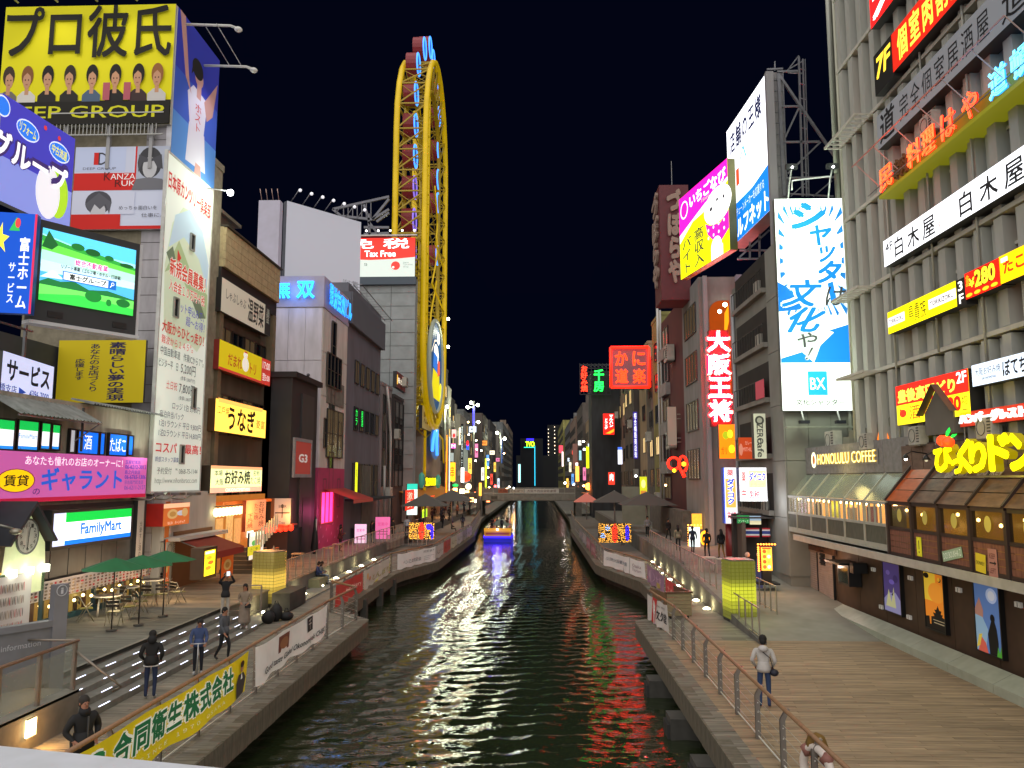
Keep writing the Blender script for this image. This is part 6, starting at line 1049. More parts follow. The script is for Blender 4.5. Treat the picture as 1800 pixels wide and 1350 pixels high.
MB().box(12.95, 13.5, wy1 - 11, wy1 + .3, zs + 1.1, 8.0, mat('#5c4c42', .8, dirt=.45, scale=2)).build('upper_board', wr)
for k in range(14): MB().box(12.9, 12.95, wy1 - .2 - k * .8, wy1 + .55 - k * .8, 6.95, 7.95, mat('#7a6458', .8, dirt=.5, scale=2, stretch=(1, 1, 3))).build('plank', wr)
def sticker(name, label, y, z, w_, h_, back, art, rot=0, X=gx - .06, e=.1): r = sign(name, label, 'sticker', (frame((X, y, z), -math.pi / 2) @ Matrix.Rotation(R(rot), 4, 'Z'), w_, h_), back, e, art, depth=.02); return r
sticker('exclamation_sticker', 'yellow oval exclamation mark badge on the red planks', wy1 - 2.1, 4.38, .34, .6, '#d8cc28', [('c', 50, 50, 46, 48, '#d8d028', .2), ('r', 44, 36, 56, 82, BLK), ('c', 50, 22, 7, 6, BLK)])
sticker('green_street_sticker', 'slanted pale green street name plate on the red planks', wy1 - 3.75, 4.36, 1.15, .3, '#93a88a', [('t', 'DOS BOUKHA Z', 6, 20, 94, 80, '#e8ece0')], 12)
sticker('yellow_square_sticker', 'square yellow warning sticker on the red planks', wy1 - 5.5, 4.3, .5, .5, '#d0b828', [('t', 'DONKEY', 10, 40, 90, 60, BLK)], -4)
sticker('arrow_plate_sticker', 'weathered pink plate with an arrow beside the yellow sticker', wy1 - 6.15, 4.22, .42, .74, '#a87468', [('l', [(20, 50), (76, 50)], 5, BLK), ('p', [(70, 58), (92, 50), (70, 42)], BLK), ('t', 'KEEP', 18, 66, 82, 84, '#5a2c24'), ('t', 'LEFT', 18, 14, 82, 32, '#5a2c24')])
for k, (s_, yy) in enumerate((('Bikkuri', wy1 - 2.9), ('Donkey', wy1 - 4.7))):
    t, a = MB(), MB(); draw(t, a, [('t', s_, 0, 0, 100, 100, '#a89a8c', {'bold': .03, 'e': .05})], 1.25, .34, 0); t.build('roof_lettering', wr, Matrix.Translation((gx + .52, yy, zs + .85)) @ Matrix.Rotation(-math.pi / 2, 4, 'Z') @ Matrix.Rotation(math.pi / 2 - .6, 4, 'X'))
# gutter and brown wall
gw_ = root('brown_cafe_wall', 'long dark brown wall below the galleries with framed posters', 'wall', (0, 0, 0))
WY = 38.4; BW = mat('#4a3526', .75, dirt=.3, scale=1.5, bump=.3)
MB().box(13.1, 14, 8, WY, .8, 4.1, BW).build('wall', gw_)
for k in range(12): MB().box(13.04, 13.1, 9 + k * 2.45, 9 + k * 2.45 + 2.42, 1.35, 4.0, mat('#4c3829', .7, dirt=.3, scale=2, bump=.25)).build('cladding_panel', gw_)
MB().box(11.95, 13.1, 8, 38.0, 4.02, 4.16, mat('#9b9992', .5, dirt=.3, scale=2)).box(11.85, 11.95, 8, 38.0, 4.0, 4.25, mat('#b7b4ac', .45, dirt=.2, scale=2)).build('gutter', gw_)
MB().box(12.75, 13.1, 8, 38, 1.05, 1.35, mat('#3b2e24', .7)).build('plinth', gw_)
p0, p1 = Vector((12.5, 35.0, 0)), Vector((12.5, 12, 0)); be = root('metal_bench_ledge', 'long sloping pale metal ledge along the foot of the brown wall', 'ledge', (0, 0, 0))
m = MB(); y = 34.5
while y > 12: m.add([(12.15, y, 1.35), (12.15, y - 2.38, 1.35), (12.7, y - 2.38, 1.62), (12.7, y, 1.62), (12.15, y, LZ), (12.15, y - 2.38, LZ), (12.7, y - 2.38, LZ), (12.7, y, LZ)], [(0, 1, 2, 3), (0, 4, 5, 1), (0, 3, 7, 4), (1, 5, 6, 2)], mat('#a3a89a', .4, dirt=.2, scale=2)); y -= 2.4
m.build('ledge', be)
def poster(label, xl, yb, yt, xr, back, art, e=.3): return sign('framed_poster', label, 'poster', frX(xl, yb, yt, xr, 12.92), back, e, art, depth=.13, edge='#0d0d0f', rim=.05, te=e)
poster('purple night poster on the brown wall', 1556, 1071, 987, 1583, '#4a3c78', [('p', [(0, 0), (100, 0), (100, 26), (70, 42), (30, 38), (0, 24)], '#8a88b4'), ('p', [(10, 10), (30, 46), (44, 20), (60, 52), (70, 10)], '#b8b88a'), ('c', 50, 62, 16, 5, '#6a58b0'), ('c', 30, 80, 12, 5, '#6858a0'), ('p', [(46, 36), (60, 42), (54, 34)], '#1c1a20'), ('c', 74, 70, 14, 8, '#3a2c60')])
poster('orange sunset poster with a black castle tower silhouette', 1629, 1101, 1004, 1660, '#e88a28', [('r', 0, 50, 60, 100, '#e8c23a'), ('c', 62, 66, 42, 18, '#f09a30'), ('p', [(0, 0), (100, 0), (100, 24), (86, 26), (90, 30), (80, 30), (84, 36), (74, 36), (66, 44), (58, 36), (48, 36), (54, 30), (40, 30), (46, 24), (30, 22), (28, 8), (22, 8), (20, 22), (0, 20)], '#1c160e', .02), ('c', 14, 94, 14, 5, '#1c1810', .02), ('c', 82, 90, 8, 4, '#2a2014', .02), ('c', 79, 91, 7, 3.5, '#f0b030'), ('r', 44, 12, 96, 13.5, '#b0a080'), ('r', 40, 17, 98, 18.2, '#b0a080')])
poster('blue poster with a pale moon and a standing dark figure', 1719, 1141, 1021, 1759, '#5878b0', [('c', 70, 84, 22, 11, '#a8b8d8'), ('c', 70, 84, 14, 7, '#c8ccd8'), ('p', [(0, 60), (20, 78), (34, 60), (30, 40), (0, 44)], '#a87868'), ('p', [(0, 0), (40, 10), (50, 34), (30, 50), (0, 52)], '#88a8c0'), ('p', [(52, 0), (48, 28), (58, 40), (66, 50), (76, 50), (84, 38), (88, 20), (86, 0)], '#14120f', .02), ('c', 70, 52, 9, 6, '#14120f', .02), ('p', [(6, 0), (20, 22), (38, 14), (46, 0)], '#c85a48'), ('p', [(0, 4), (12, 24), (26, 26), (14, 8)], '#d0b848'), ('p', [(80, 0), (86, 14), (92, 6), (98, 16), (100, 0)], '#4a9a30')])
# shutters etc
sh_ = root('roller_shutters', 'pair of closed pale pink roller shutters under a wooden board', 'shutter', (0, 0, 0)); SHM = mat('#a5938c', .55, dirt=.2, scale=2)
def shutter(xl, xr, yb, yt):
    mw, Wd, Ht = frX(xl, yb, yt, xr, 12.98); k = 0
    while k * .1 < Ht: MB().box(0, Wd, k * .1, k * .1 + .09, -.03, .02, SHM).build('slat', sh_, mw); k += 1
    MB().box(-.06, 0, 0, Ht, -.03, .05, DARK).box(Wd, Wd + .06, 0, Ht, -.03, .05, DARK).box(-.06, Wd + .06, Ht, Ht + .12, -.03, .06, mat('#8a7468', .6)).build('guide_rail', sh_, mw)
lamp((12.1, 35.2, 3.3), '#ffd8c0', 34, .3); shutter(1410, 1438, 1032, 964); shutter(1441, 1466, 1044, 970)
mw, Wd, Ht = frX(1403, 960, 940, 1468, 12.95); q = root('wooden_shop_board', 'dark wooden board with faint letters over the shutters', 'sign', mw=mw); MB().box(0, Wd, 0, Ht, -.05, .05, mat('#5a3a28', .7, dirt=.4, scale=3)).build('board', q); t, a = MB(), MB(); draw(t, a, [('t', 'KEN SAN ALIVE BAR', 8, 30, 88, 60, '#2c1c14')], Wd, Ht, 0, z0=.06); t.build('lettering', q)
q = root('street_speaker_box', 'black speaker box on a bracket right of the shutters', 'speaker', (12.6, 32.6, 3.3)); MB().box(-.2, .35, -.18, .18, -.2, .2, DARK).build('box', q); MB().bar((.35, 0, 0), (.5, 0, 0), .04, metal('#333333')).build('bracket', q)
q = root('wall_vent_grille', 'black slatted vent box at the far end of the brown wall', 'vent', (12.95, 37.4, 2.9)); MB().box(0, .2, -.3, .3, 0, 1.0, DARK).build('box', q)
for k in range(5): MB().box(-.05, 0, -.28, .28, .08 + k * .18, .14 + k * .18, DARK).build('slat', q)
mw, Wd, Ht = frX(1473, 1025, 988, 1492, 12.5); q = root('dark_display_window', 'dark display box with a small awning on the brown wall', 'display case', mw=mw); MB().box(0, Wd, 0, Ht, -.5, 0, DARK).box(-.3, Wd + .1, Ht, Ht + .08, -.5, .4, DARK).build('case', q); MB().quad((.1, .1, .005), (Wd - .1, .1, .005), (Wd - .1, Ht - .1, .005), (.1, Ht - .1, .005), mat('#39403a', .1)).build('pane', q)
for k, (x, y) in enumerate(((1535, 1001), (1600, 1016), (1685, 1037), (1790, 1063), (1549, 1067), (1598, 1085))): p = onx(x, y, 13.0); q = root('wall_socket_plate', 'small white outlet plate on the brown wall, %s in reading order' % ORD[k], 'outlet', p, group='white plates on the brown wall'); MB().box(-.03, .05, -.14, .14, -.07, .07, mat('#bcb8b0', .5, em=.15)).box(-.035, -.03, -.01, .01, -.06, .06, DARK).build('plate', q)
for k, (x, y) in enumerate(((1567, 975), (1640, 988), (1730, 1006))): p = onx(x, y, 12.95); q = root('wall_spot_fitting', 'small black wall spotlight with a cable, %s from the left' % ORD[k], 'lamp', p, group='black spot fittings over the posters'); MB().tube([(0, 0, 0), (-.3, 0, .05)], .03, DARK, 5).sphere((-.34, 0, 0), .1, DARK, 8).build('fitting', q)
MB().tube([tuple(onx(x, y, 13.0)) for x, y in ((1480, 955), (1540, 972), (1575, 976), (1600, 984), (1640, 992), (1665, 988), (1700, 1000), (1735, 1008), (1790, 1014))], .015, DARK, 4).build('cable', gw_)
for k, (x, y) in enumerate(((1592, 803), (1628, 805))): p = onx(x, y, 12.2); q = root('gooseneck_lamp', ['lit gooseneck lamp over the right end of the grey planks', 'unlit gooseneck lamp over the wooden boards'][k], 'lamp', p); MB().tube([(.7, 0, .1), (.2, 0, .18), (0, 0, .08)], .02, DARK, 5).tube([(0, 0, .08), (0, 0, -.06)], [.04, .13], DARK, 8).build('shade', q); MB().sphere((0, 0, -.07), .06, mat('#fff6e0', .5, em=10 if k == 0 else .3), 6).build('bulb', q)
# stuff on the coffee house roof
aircon((13.4, 36.6, 8.15), -math.pi / 2, 'pale air conditioner on the coffee house roof', 1.3)
q = root('copper_vent_hood', 'curved metal duct hood with an orange triangular face', 'duct', (13.6, 31.0, 8.2)); m = MB(); m.tube([(0, -.8, 0), (0, -.6, .6), (0, 0, 1.0), (0, .7, .7), (0, .9, 0)], .3, mat('#8a8c80', .35, metal=.6), 8); m.build('hood', q); MB().add([(-.35, -.5, .1), (-.35, .6, .1), (-.35, .05, 1.1)], [(0, 2, 1), (0, 1, 2)], mat('#e0901c', .5, em=.7)).build('face', q)
q = root('roof_duct', 'grey boxy ducting behind the coffee house board', 'duct', (13.7, 33.6, 8.1)); MB().box(-.4, .6, -1.1, .9, 0, .75, mat('#7f8072', .5, metal=.3, dirt=.3)).prism([(-.4, .9), (.6, .9), (.6, 1.6), (-.4, 1.6)], 0, .5, mat('#8a8b7c', .5, metal=.3)).build('duct', q)
q = root('roof_dormer', 'small grey pitched dormer in front of the 2F sign', 'dormer', (12.7, 25.6, 8.2)); MB().add([(0, -.9, 0), (0, .9, 0), (0, .9, .7), (0, 0, 1.5), (0, -.9, .7), (1.2, -.9, 0), (1.2, .9, 0), (1.2, .9, .7), (1.2, 0, 1.5), (1.2, -.9, .7)], [(0, 4, 3, 2, 1), (5, 6, 7, 8, 9), (2, 3, 8, 7), (3, 4, 9, 8), (4, 0, 5, 9), (1, 2, 7, 6)], mat('#6f6b66', .7, dirt=.2)).build('body', q)
MB().add([(-.2, -1.1, .66), (-.2, 0, 1.6), (1.3, 0, 1.6), (1.3, -1.1, .66), (-.2, 1.1, .66), (1.3, 1.1, .66)], [(0, 1, 2, 3), (1, 4, 5, 2)], mat('#4a4644', .6)).build('roof', q)
q = root('roof_guard_rail', 'thin white guard rail on the wooden restaurant roof', 'railing', (0, 0, 0)); m = MB(); m.bar((12.9, 27.2, 8.55), (12.9, 22.6, 8.55), .03, mat('#b0aca8', .5))
for k in range(6): m.bar((12.9, 27.2 - k * .9, 7.9), (12.9, 27.2 - k * .9, 8.55), .025, mat('#b0aca8', .5))
m.build('rail', q)
# BX building
GX = 12.05; GW2 = mat('#83837c', .75, dirt=.18, scale=.7, bump=.08)
bx = building('grey_panel_building', 'grey panelled building carrying the shutter advertisement and roof billboards', GX, 26, 39.2, 48.8, 18.4, GW2, roof=False); zt = 18.4
for i in range(6):
    for k in range(3): MB().box(GX + k * 1.1 + (.0), GX + k * 1.1 + 1.08, 39.12, 39.2, 2.2 + i * 2.75, 2.2 + i * 2.75 + 2.72, GW2).build('panel', bx)
for i in range(6): MB().box(GX - .06, GX, 39.2, 41.3, 2.2 + i * 2.75, 2.2 + i * 2.75 + 2.72, mat('#8d8d86', .75, dirt=.18, scale=.7)).build('panel', bx)
m = MB()
for i in range(5):
    z = 5.2 + i * 2.9
    MB().box(GX - .02, GX + .35, 41.4, 47.8, z, z + 1.9, mat('#2c2926', .8, dirt=.4)).box(GX - .3, GX, 41.4, 47.8, z - .25, z, mat('#8a867e', .7, dirt=.3)).build('balcony', bx)
    r_ = MB(); r_.box(GX - .3, GX - .26, 41.4, 47.8, z + .95, z + 1.0, DARK)
    for k in range(12): r_.box(GX - .3, GX - .27, 41.5 + k * .56, 41.53 + k * .56, z, z + .95, DARK)
    r_.build('balustrade', bx); MB().box(GX - .24, GX - .05, 42.2, 43, z, z + .6, mat('#a5a196', .5)).build('balcony_unit', bx)
    if i in (1, 2): MB().box(GX - .35, GX - .31, 41.4, 42.9, z, z + .95, mat('#c84a5c', .6, em=.15)).build('pink_panel', bx)
MB().tube([(GX - .12, 48.2, 2), (GX - .12, 48.2, 18)], .11, mat('#a5a6a8', .4), 6).build('downpipe', bx)
fr = frY(1376, 722, 1502, 349, 38.7)
rays = []
for k in range(40):
    an = 2 * math.pi * k / 40; c, s_ = math.cos(an), math.sin(an)
    r1 = min(abs((48 if c > 0 else 44) / c) if abs(c) > .05 else 99, abs(26 / s_) if abs(s_) > .05 else 99)
    r0 = r1 * .74 if r1 < 60 else 44; cx, cy = 48, 70; w2 = .035
    rays.append(('p', [(cx + r0 * c, cy + r0 * s_), (min(99.5, max(.5, cx + r1 * math.cos(an - w2) * 1.0)), cy + r1 * math.sin(an - w2)), (min(99.5, max(.5, cx + r1 * math.cos(an + w2))), cy + r1 * math.sin(an + w2))], '#1a7ed0', .5))
art = [('p', [(0, 46), (0, 60), (22, 56), (34, 47)], '#1478d0', .6), ('p', [(64, 47), (82, 58), (100, 60), (100, 47)], '#d8f0f8', .9)] + rays + [('r', 0, 22, 100, 40, '#0c78d8', .75), ('p', [(0, 33), (20, 36), (44, 31), (60, 36), (100, 40), (100, 44), (0, 44)], '#e6eef0', .95), ('p', [(0, 24), (30, 27), (46, 22), (56, 30), (76, 36), (46, 40), (0, 38)], '#e9f1f2', .95),
    ('c', 50, 72, 42, 24, '#f4f8f8', 1.15), ('t', 'シ', 22, 85, 72, 98, '#0a76d8', {'bold': .05, 'shear': .25, 'e': .9}), ('t', 'ャ', 48, 77, 80, 87, '#0a76d8', {'bold': .03, 'shear': .2, 'e': .9}), ('t', 'ッ', 60, 69, 84, 77, '#0a76d8', {'bold': .03, 'shear': .3, 'e': .9}), ('t', 'タ', 56, 59, 92, 70, '#0a76d8', {'bold': .04, 'shear': .35, 'e': .9}), ('p', [(70, 59), (78, 60), (82, 51), (74, 50)], '#0a76d8', .9),
    ('t', '文', 4, 48, 62, 61, '#0a76d8', {'bold': .03, 'shear': .4, 'e': .9, 'halo': ('#e6f0f0', .07)}), ('t', 'は', 66, 48.5, 96, 57.5, '#4a4e50', {'bold': .01, 'shear': .2, 'e': .1}), ('t', '化', 10, 36, 66, 48, '#0a76d8', {'bold': .03, 'shear': .45, 'e': .9, 'halo': ('#e6f0f0', .07)}), ('t', 'や', 24, 29, 52, 36, '#4a4e50', {'bold': .01, 'shear': .3, 'e': .1, 'halo': ('#e6f0f0', .08)}), ('t', '！', 34, 23.4, 46, 29, '#4a4e50', {'shear': .5, 'e': .1, 'halo': ('#e6f0f0', .1)}),
    ('r', 0, 0, 100, 21.6, '#e4ece6', .95), ('r', 36, 7, 63, 18, '#1694e8', .9), ('t', 'BX', 39, 9.6, 60, 15, '#f2f6f6', {'bold': .01, 'e': 1.}), ('t', '文化シャッター', 18, 2.4, 86, 5.2, '#3a423e', {'e': 0, 'bold': .02})]
sign('shutter_company_sign', 'tall white and blue company sign with brush characters and a small blue logo box', 'billboard', fr, '#eaf1ee', .95, art, depth=.35, edge='#5a5e58', te=.6, fe=.95)  # floodlit sign: the flood light is put into the panel as emission
mw, Wd, Ht = fr
for k in range(2):
    q = root('sign_flood_lamp', ['left flood lamp on a bracket above the shutter sign', 'right flood lamp on a bracket above the shutter sign'][k], 'lamp', mw=mw @ Matrix.Translation((Wd * (.2 + .58 * k), Ht, 0))); MB().tube([(0, 0, 0), (0, .7, .3), (0, 1.3, .7)], .04, mat('#c9ccc8', .4), 5).build('bracket', q); MB().box(-.28, .28, 1.25, 1.5, .6, .8, metal('#55585a')).sphere((0, 1.3, .84), .06, mat('#ffffff', .5, em=12), 6).build('head', q)
    q = root('sign_foot_lamp', ['left foot lamp below the shutter sign', 'right foot lamp below the shutter sign'][k], 'lamp', mw=mw @ Matrix.Translation((Wd * (.26 + .5 * k), -.2, 0))); MB().tube([(0, .2, 0), (0, -.3, .3)], .04, mat('#c9ccc8', .4), 5).box(-.22, .22, -.45, -.3, .2, .5, metal('#3a3a44')).build('head', q)
q = root('lamp_tray', 'thin metal tray below the shutter sign', 'bracket', mw=mw); MB().box(0, Wd * 1.02, -.85, -.78, .2, .5, metal('#a8aaa0')).build('tray', q); q = root('lamp_frame_bar', 'bent white bar above the shutter sign', 'bracket', mw=mw); MB().tube([(Wd * .22, Ht + .3, .4), (Wd * .22, Ht + .75, .5), (Wd * .76, Ht + .95, .5), (Wd * .76, Ht + .4, .4)], .04, mat('#d8dcd8', .4, em=.2), 5).build('bar', q)
lamp((12.6, 35.6, 12.0), '#eaffe0', 380, .8); lamp((12.8, 36.6, 19.6), '#eaffe0', 260, .6)
# roof billboards
fr = frB((1284, 437), (1276, 232), (1357, 366), (1348, 127), 49.0)
sign('store_supply_billboard', 'big white roof billboard with dark blue text over a blue base', 'billboard', fr, '#f6f8ff', 1.7, [('p', [(0, 0), (100, 0), (100, 34), (60, 30), (0, 48 - 16)], '#0a7ae8', 1.), ('t', '店舗の王様', 8, 75, 86, 93, '#1c2a78', {'bold': .04, 'e': 0, 'space': 1.2}), ('t', 'ガルフネット', 6, 2, 94, 18, '#f4faff', {'bold': .04, 'e': 1.4}), ('t', 'ITでチェーンメーカーを応援する', 10, 20, 86, 27, '#e8f4ff', {'e': 1.}), ('r', 10, 44, 18, 56, '#e0502c', .9), ('r', 22, 44, 30, 58, '#e0502c', .9), ('l', [(34, 62), (42, 70), (48, 60)], 2, '#3ab0d8'), ('t', 'BEYOND STORE', 14, 68, 70, 70, '#8a90a8')], depth=.9, edge='#8f8c90', te=.8, fe=1.7)
sc = root('billboard_scaffold', 'grey steel scaffold tower with a ladder behind the white roof billboard', 'scaffold', (0, 0, 0)); m = MB(); sm_ = metal('#8f9098', .45); P = lambda x, y, Y=41.5: tuple(ony(x, y, Y))
MB().box(*[f_ for f_ in (12.35, 12.75)], 41.0, 41.3, 18.4, ony(1352, 125, 41).z, mat('#9a979a', .5)).build('edge_plate', sc)
for a_, b__, w_ in (((1368, 130), (1378, 345), .17), ((1404, 100), (1411, 345), .1), ((1411, 104), (1418, 345), .08), ((1415, 104), (1422, 345), .05), ((1366, 126), (1404, 125), .1), ((1370, 133), (1471, 280), .13), ((1372, 187), (1404, 187), .09), ((1404, 190), (1380, 242), .09), ((1378, 250), (1440, 249), .1), ((1442, 250), (1385, 305), .09), ((1384, 124), (1404, 98), .06), ((1386, 122), (1410, 108), .06), ((1385, 128), (1412, 129), .06), ((1380, 313), (1470, 311), .09), ((1378, 340), (1465, 345), .07), ((1430, 345), (1462, 318), .07), ((1470, 200), (1476, 345), .0), ((1390, 345), (1420, 318), .05), ((1348, 122), (1376, 121), .09), ((1362, 108), (1362, 124), .06)):
    if w_: m.bar(P(*a_), P(*b__), w_, sm_)
for k in range(12): y = 140 + k * 19; m.bar(P(1360 + k * .6, y), P(1377 + k * .6, y), .04, sm_)
m.bar(P(1358, 128), P(1366, 345), .05, sm_).bar(P(1376, 125), P(1384, 345), .05, sm_)
for k in range(9): y = 120 + k * 26; m.bar(P(1404 + k * .8, y), P(1415 + k * .8, y + 3), .04, sm_)
m.build('members', sc); m = MB()
for x, y, x2, y2 in ((1300, 452, 1352, 405), (1300, 440, 1352, 440), (1318, 425, 1318, 455), (1335, 410, 1335, 452), (1296, 455, 1350, 455)): m.bar(P(x, y, 46), P(x2, y2, 46), .1, sm_)
m.build('under_frame', sc)
fr = frB((1197, 492), (1192, 352), (1284, 461), (1278, 300), 53.0)
sign('strawberry_job_billboard', 'yellow and magenta roof billboard with a strawberry and dark vertical text', 'billboard', fr, '#eef000', 1.15, [('p', [(0, 52), (54, 68), (100, 78), (100, 100), (0, 100)], '#ff14b0', 1.2), ('p', [(0, 44), (30, 60), (60, 62), (100, 76), (100, 80), (54, 70), (0, 54)], '#f6f6f0', 1.3), ('c', 80, 58, 26, 20, '#fafafa', 1.5), ('p', [(56, 46), (66, 40), (84, 36), (100, 44), (100, 24), (86, 16), (72, 20), (60, 32)], '#ff1ca8', 1.1), ('c', 76, 12, 10, 12, '#fafafa', 1.5), ('r', 66, 0, 88, 12, '#fafafa', 1.5), ('c', 80, 64, 2, 2, '#44444a', .1), ('c', 92, 62, 2, 2, '#44444a', .1), ('c', 68, 58, 2.6, 2.4, '#44444a', .1),
      ('t', 'いちごなび', 24, 78, 97, 94, '#ffffff', {'bold': .04, 'e': 1.5}), ('c', 12, 82, 8.5, 11, '#ffffff', 1.3), ('c', 12, 82, 7, 9.2, '#ff14b0', 1.), ('t', '高収入', 32, 4, 52, 48, '#55564a', {'vert': True, 'bold': .02, 'e': .15}), ('t', 'バイト', 6, 4, 26, 46, '#55564a', {'vert': True, 'bold': .02, 'e': .15}), ('t', '15navi', 50, 74, 66, 78, '#ffd080')] + [('c', 62 + (k % 4) * 10, 36 - (k // 4) * 9, 1.3, 1.8, '#fff0f8', 1.3) for k in range(8)], depth=.5, edge='#6a6a30', te=1.1)
# pufferfish style tower sign: dark red box with raised letters
pr = root('dark_red_tower_sign', 'unlit dark red tower sign with raised cream hiragana', 'billboard', mw=frY(1163, 527, 1215, 325, 62)[0]); _, Wd, Ht = frY(1163, 527, 1215, 325, 62)
MB().box(0, Wd, 0, Ht, -3.2, 0, mat('#5a2228', .6, dirt=.25, scale=1.5, em=.05, emcol='#7a2c30')).build('panel', pr); t, a = MB(), MB()  # unlit sign: faint emission in panel and letters only brightens it
draw(t, a, [('t', 'づぼらや', 24, 14, 74, 96, '#8a7468', {'vert': True, 'bold': .06, 'lift': .2, 'e': .16, 'space': 1.})], Wd, Ht, .1); t.build('raised_letters', pr); t, a = MB(), MB(); draw(t, a, [('t', 'づぼらや', 10, 14, 90, 96, '#8a7468', {'vert': True, 'bold': .06, 'lift': .2, 'e': .12})], 3.2, Ht, .1); t.build('side_letters', pr, mw=Matrix.Translation((-.02, 0, -3.2)) @ Matrix.Rotation(-math.pi / 2, 4, 'Y'))
MB().bar((1.2, Ht, -1), (1.2, Ht + 2.4, -1), .04, metal()).build('lightning_rod', pr)
# white-grey building with arch
ab = building('arched_niche_building', 'pale grey building with an arched niche above the big red characters', 12.05, 16.4, 58.6, 65.6, ony(1235, 487, 58.6).z, wallm('#8d8c89', .22), roof=False); za = ony(1235, 487, 58.6).z
winrow(ab, 'R', 12.04, 59.2, 65, [za - 3.9, za - 7.6, za - 11.3, za - 15], 1, 4.6, 2.3, [GLASSD], '#3a3a3c', 4)
m = MB(); NI = mat('#a0401c', .6, em=.35, emcol='#e06a20', dirt=.4, samp='NONE'); x0, x1 = ony(1247, 560, 58.5).x, ony(1283, 560, 58.5).x; z0, z1 = ony(1260, 700, 58.5).z, ony(1260, 528, 58.5).z
pts = [(x0, z0), (x1, z0), (x1, z1)] + [(x0 + (x1 - x0) * .6 * (1 - math.sin(i * math.pi / 12)) * 1., z1 - (x1 - x0) * .6 * (1 - math.cos(i * math.pi / 12))) for i in range(7)]
m.add([(p[0], 58.56, p[1]) for p in pts], [tuple(range(len(pts)))[::-1], tuple(range(len(pts)))], NI); m.build('arched_niche', ab)
MB().add([(x0 + 1, 58.4, z1 - 3.3), (x1 - .1, 58.4, z1 - 1.6), (x1 - .1, 58.4, z1 - .4), (x0 + 1.1, 58.4, z1 - 1)], [(0, 1, 2, 3), (3, 2, 1, 0)], mat('#d8a020', .5, em=.8)).sphere((x0 + .7, 58.2, z1 - .9), .16, mat('#fffae0', .5, em=9), 6).sphere((x1 - .4, 58.2, z1 - .4), .18, mat('#fffae0', .5, em=9), 6).build('niche_lamp', ab)
MB().box(12.3, 12.6, 58.2, 58.5, 2, za, mat('#9a9a9c', .5)).box(14.7, 15.1, 57.9, 58.4, 2, za, mat('#8f90a0', .5)).build('pilaster', ab)
os_ = root('big_red_character_sign', 'four huge white characters edged with red bulbs in a vertical column', 'neon sign', (0, 0, 0)); fr = frY(1246, 742, 1287, 580, 56.0); mw, Wd, Ht = fr
MB().box(Wd * .12, Wd * .98, -.3, Ht, -.6, -.05, mat('#5a1c20', .6, em=.1, emcol='#a02020', samp='NONE')).build('backing_box', os_, mw)
for i, ch_ in enumerate('大阪王将'):
    m = MB(); y0 = Ht * (3 - i) / 4; co, fs = text_mesh(ch_, .03); cH, fH = text_mesh(ch_, .075); g = Ht / 4
    m.add([(Wd * (-.04 + 1.08 * v[0]), y0 + g * .96 * v[1], .1) for v in cH], fH, mat('#ff0818', .5, em=20, samp='NONE')); m.add([(Wd * (.06 + .88 * v[0]), y0 + g * (.07 + .82 * v[1]), .16) for v in co], fs, mat('#fff0ee', .5, em=12, samp='NONE'))
    o2, f2_ = text_mesh(ch_, .1, 0, False, .008); 
    step = max(1, len(o2) // 320)
    for v in o2[::step * 4]: m.box(Wd * (0 + 1. * v[0]) - .045, Wd * v[0] + .045, y0 + g * (.02 + .92 * v[1]) - .045, y0 + g * (.02 + .92 * v[1]) + .045, .16, .24, mat('#ffb0a0', .5, em=3, samp='NONE'))
    m.build('bulb_letter', os_, mw)
lamp((13.3, 54.6, 16), '#ff5060', 420, .8); lamp((13.3, 54.6, 12), '#ff5060', 420, .8)
sign('orange_massage_sign', 'glowing orange sign with green marks below the big red characters', 'sign', frY(1265, 806, 1298, 746, 55), '#ff7a08', 1.3, [('c', 36, 68, 18, 12, '#98b818', .8), ('t', 'カラオケ', 60, 30, 88, 76, '#8aa010', {'vert': True, 'e': .7}), ('c', 60, 72, 14, 12, '#ffd020', 1.8), ('c', 66, 28, 16, 12, '#ffc818', 1.8), ('t', 'ガリ', 10, 12, 40, 34, '#7a3a08', {'e': .2})], depth=.5)
sign('dull_orange_sign', 'dull orange sign beside the glowing one', 'sign', frY(1299, 807, 1328, 769, 43), '#c4481c', .5, [('t', 'MITHILA', 26, 36, 92, 54, '#e8a890'), ('c', 14, 44, 11, 28, '#d88a70'), ('t', 'カレー', 40, 66, 80, 84, '#e8b8a0')], depth=.4)
sign('vertical_cafe_sign', 'upright white cafe sign with sideways capitals under a dark round badge', 'sign', frY(1327, 806, 1348, 727, 41), '#c4c6ae', .32, [('c', 50, 85, 38, 10, '#4a4c44', .05), ('c', 50, 85, 22, 6, '#a8aa98', .2), ('t', 'ZERO', -38, 48, 138, 62, '#4a4c48', {'rot': -90, 'bold': .02, 'e': .02}), ('t', 'cafe', -30, 17, 130, 31, '#4a4c48', {'rot': -90, 'bold': .02, 'e': .02})], depth=.5)
sign('drug_store_vertical_sign', 'white and orange vertical drug store sign with a blue border', 'sign', frY(1274, 920, 1297, 822, 43), '#f4f4fb', .95, [('r', 0, 0, 8, 100, '#2a50d8'), ('r', 14, 28, 92, 80, '#f4a850', 1.), ('t', '薬', 26, 85, 80, 97, '#d83838', {'bold': .02}), ('t', 'ダイコク', 24, 34, 84, 80, '#1c48c8', {'vert': True, 'bold': .05, 'halo': ('#ffffff', .12)}), ('t', '免税', 20, 8, 90, 22, '#e05060', {'bold': .02})], depth=.5, edge='#3a5ad8')
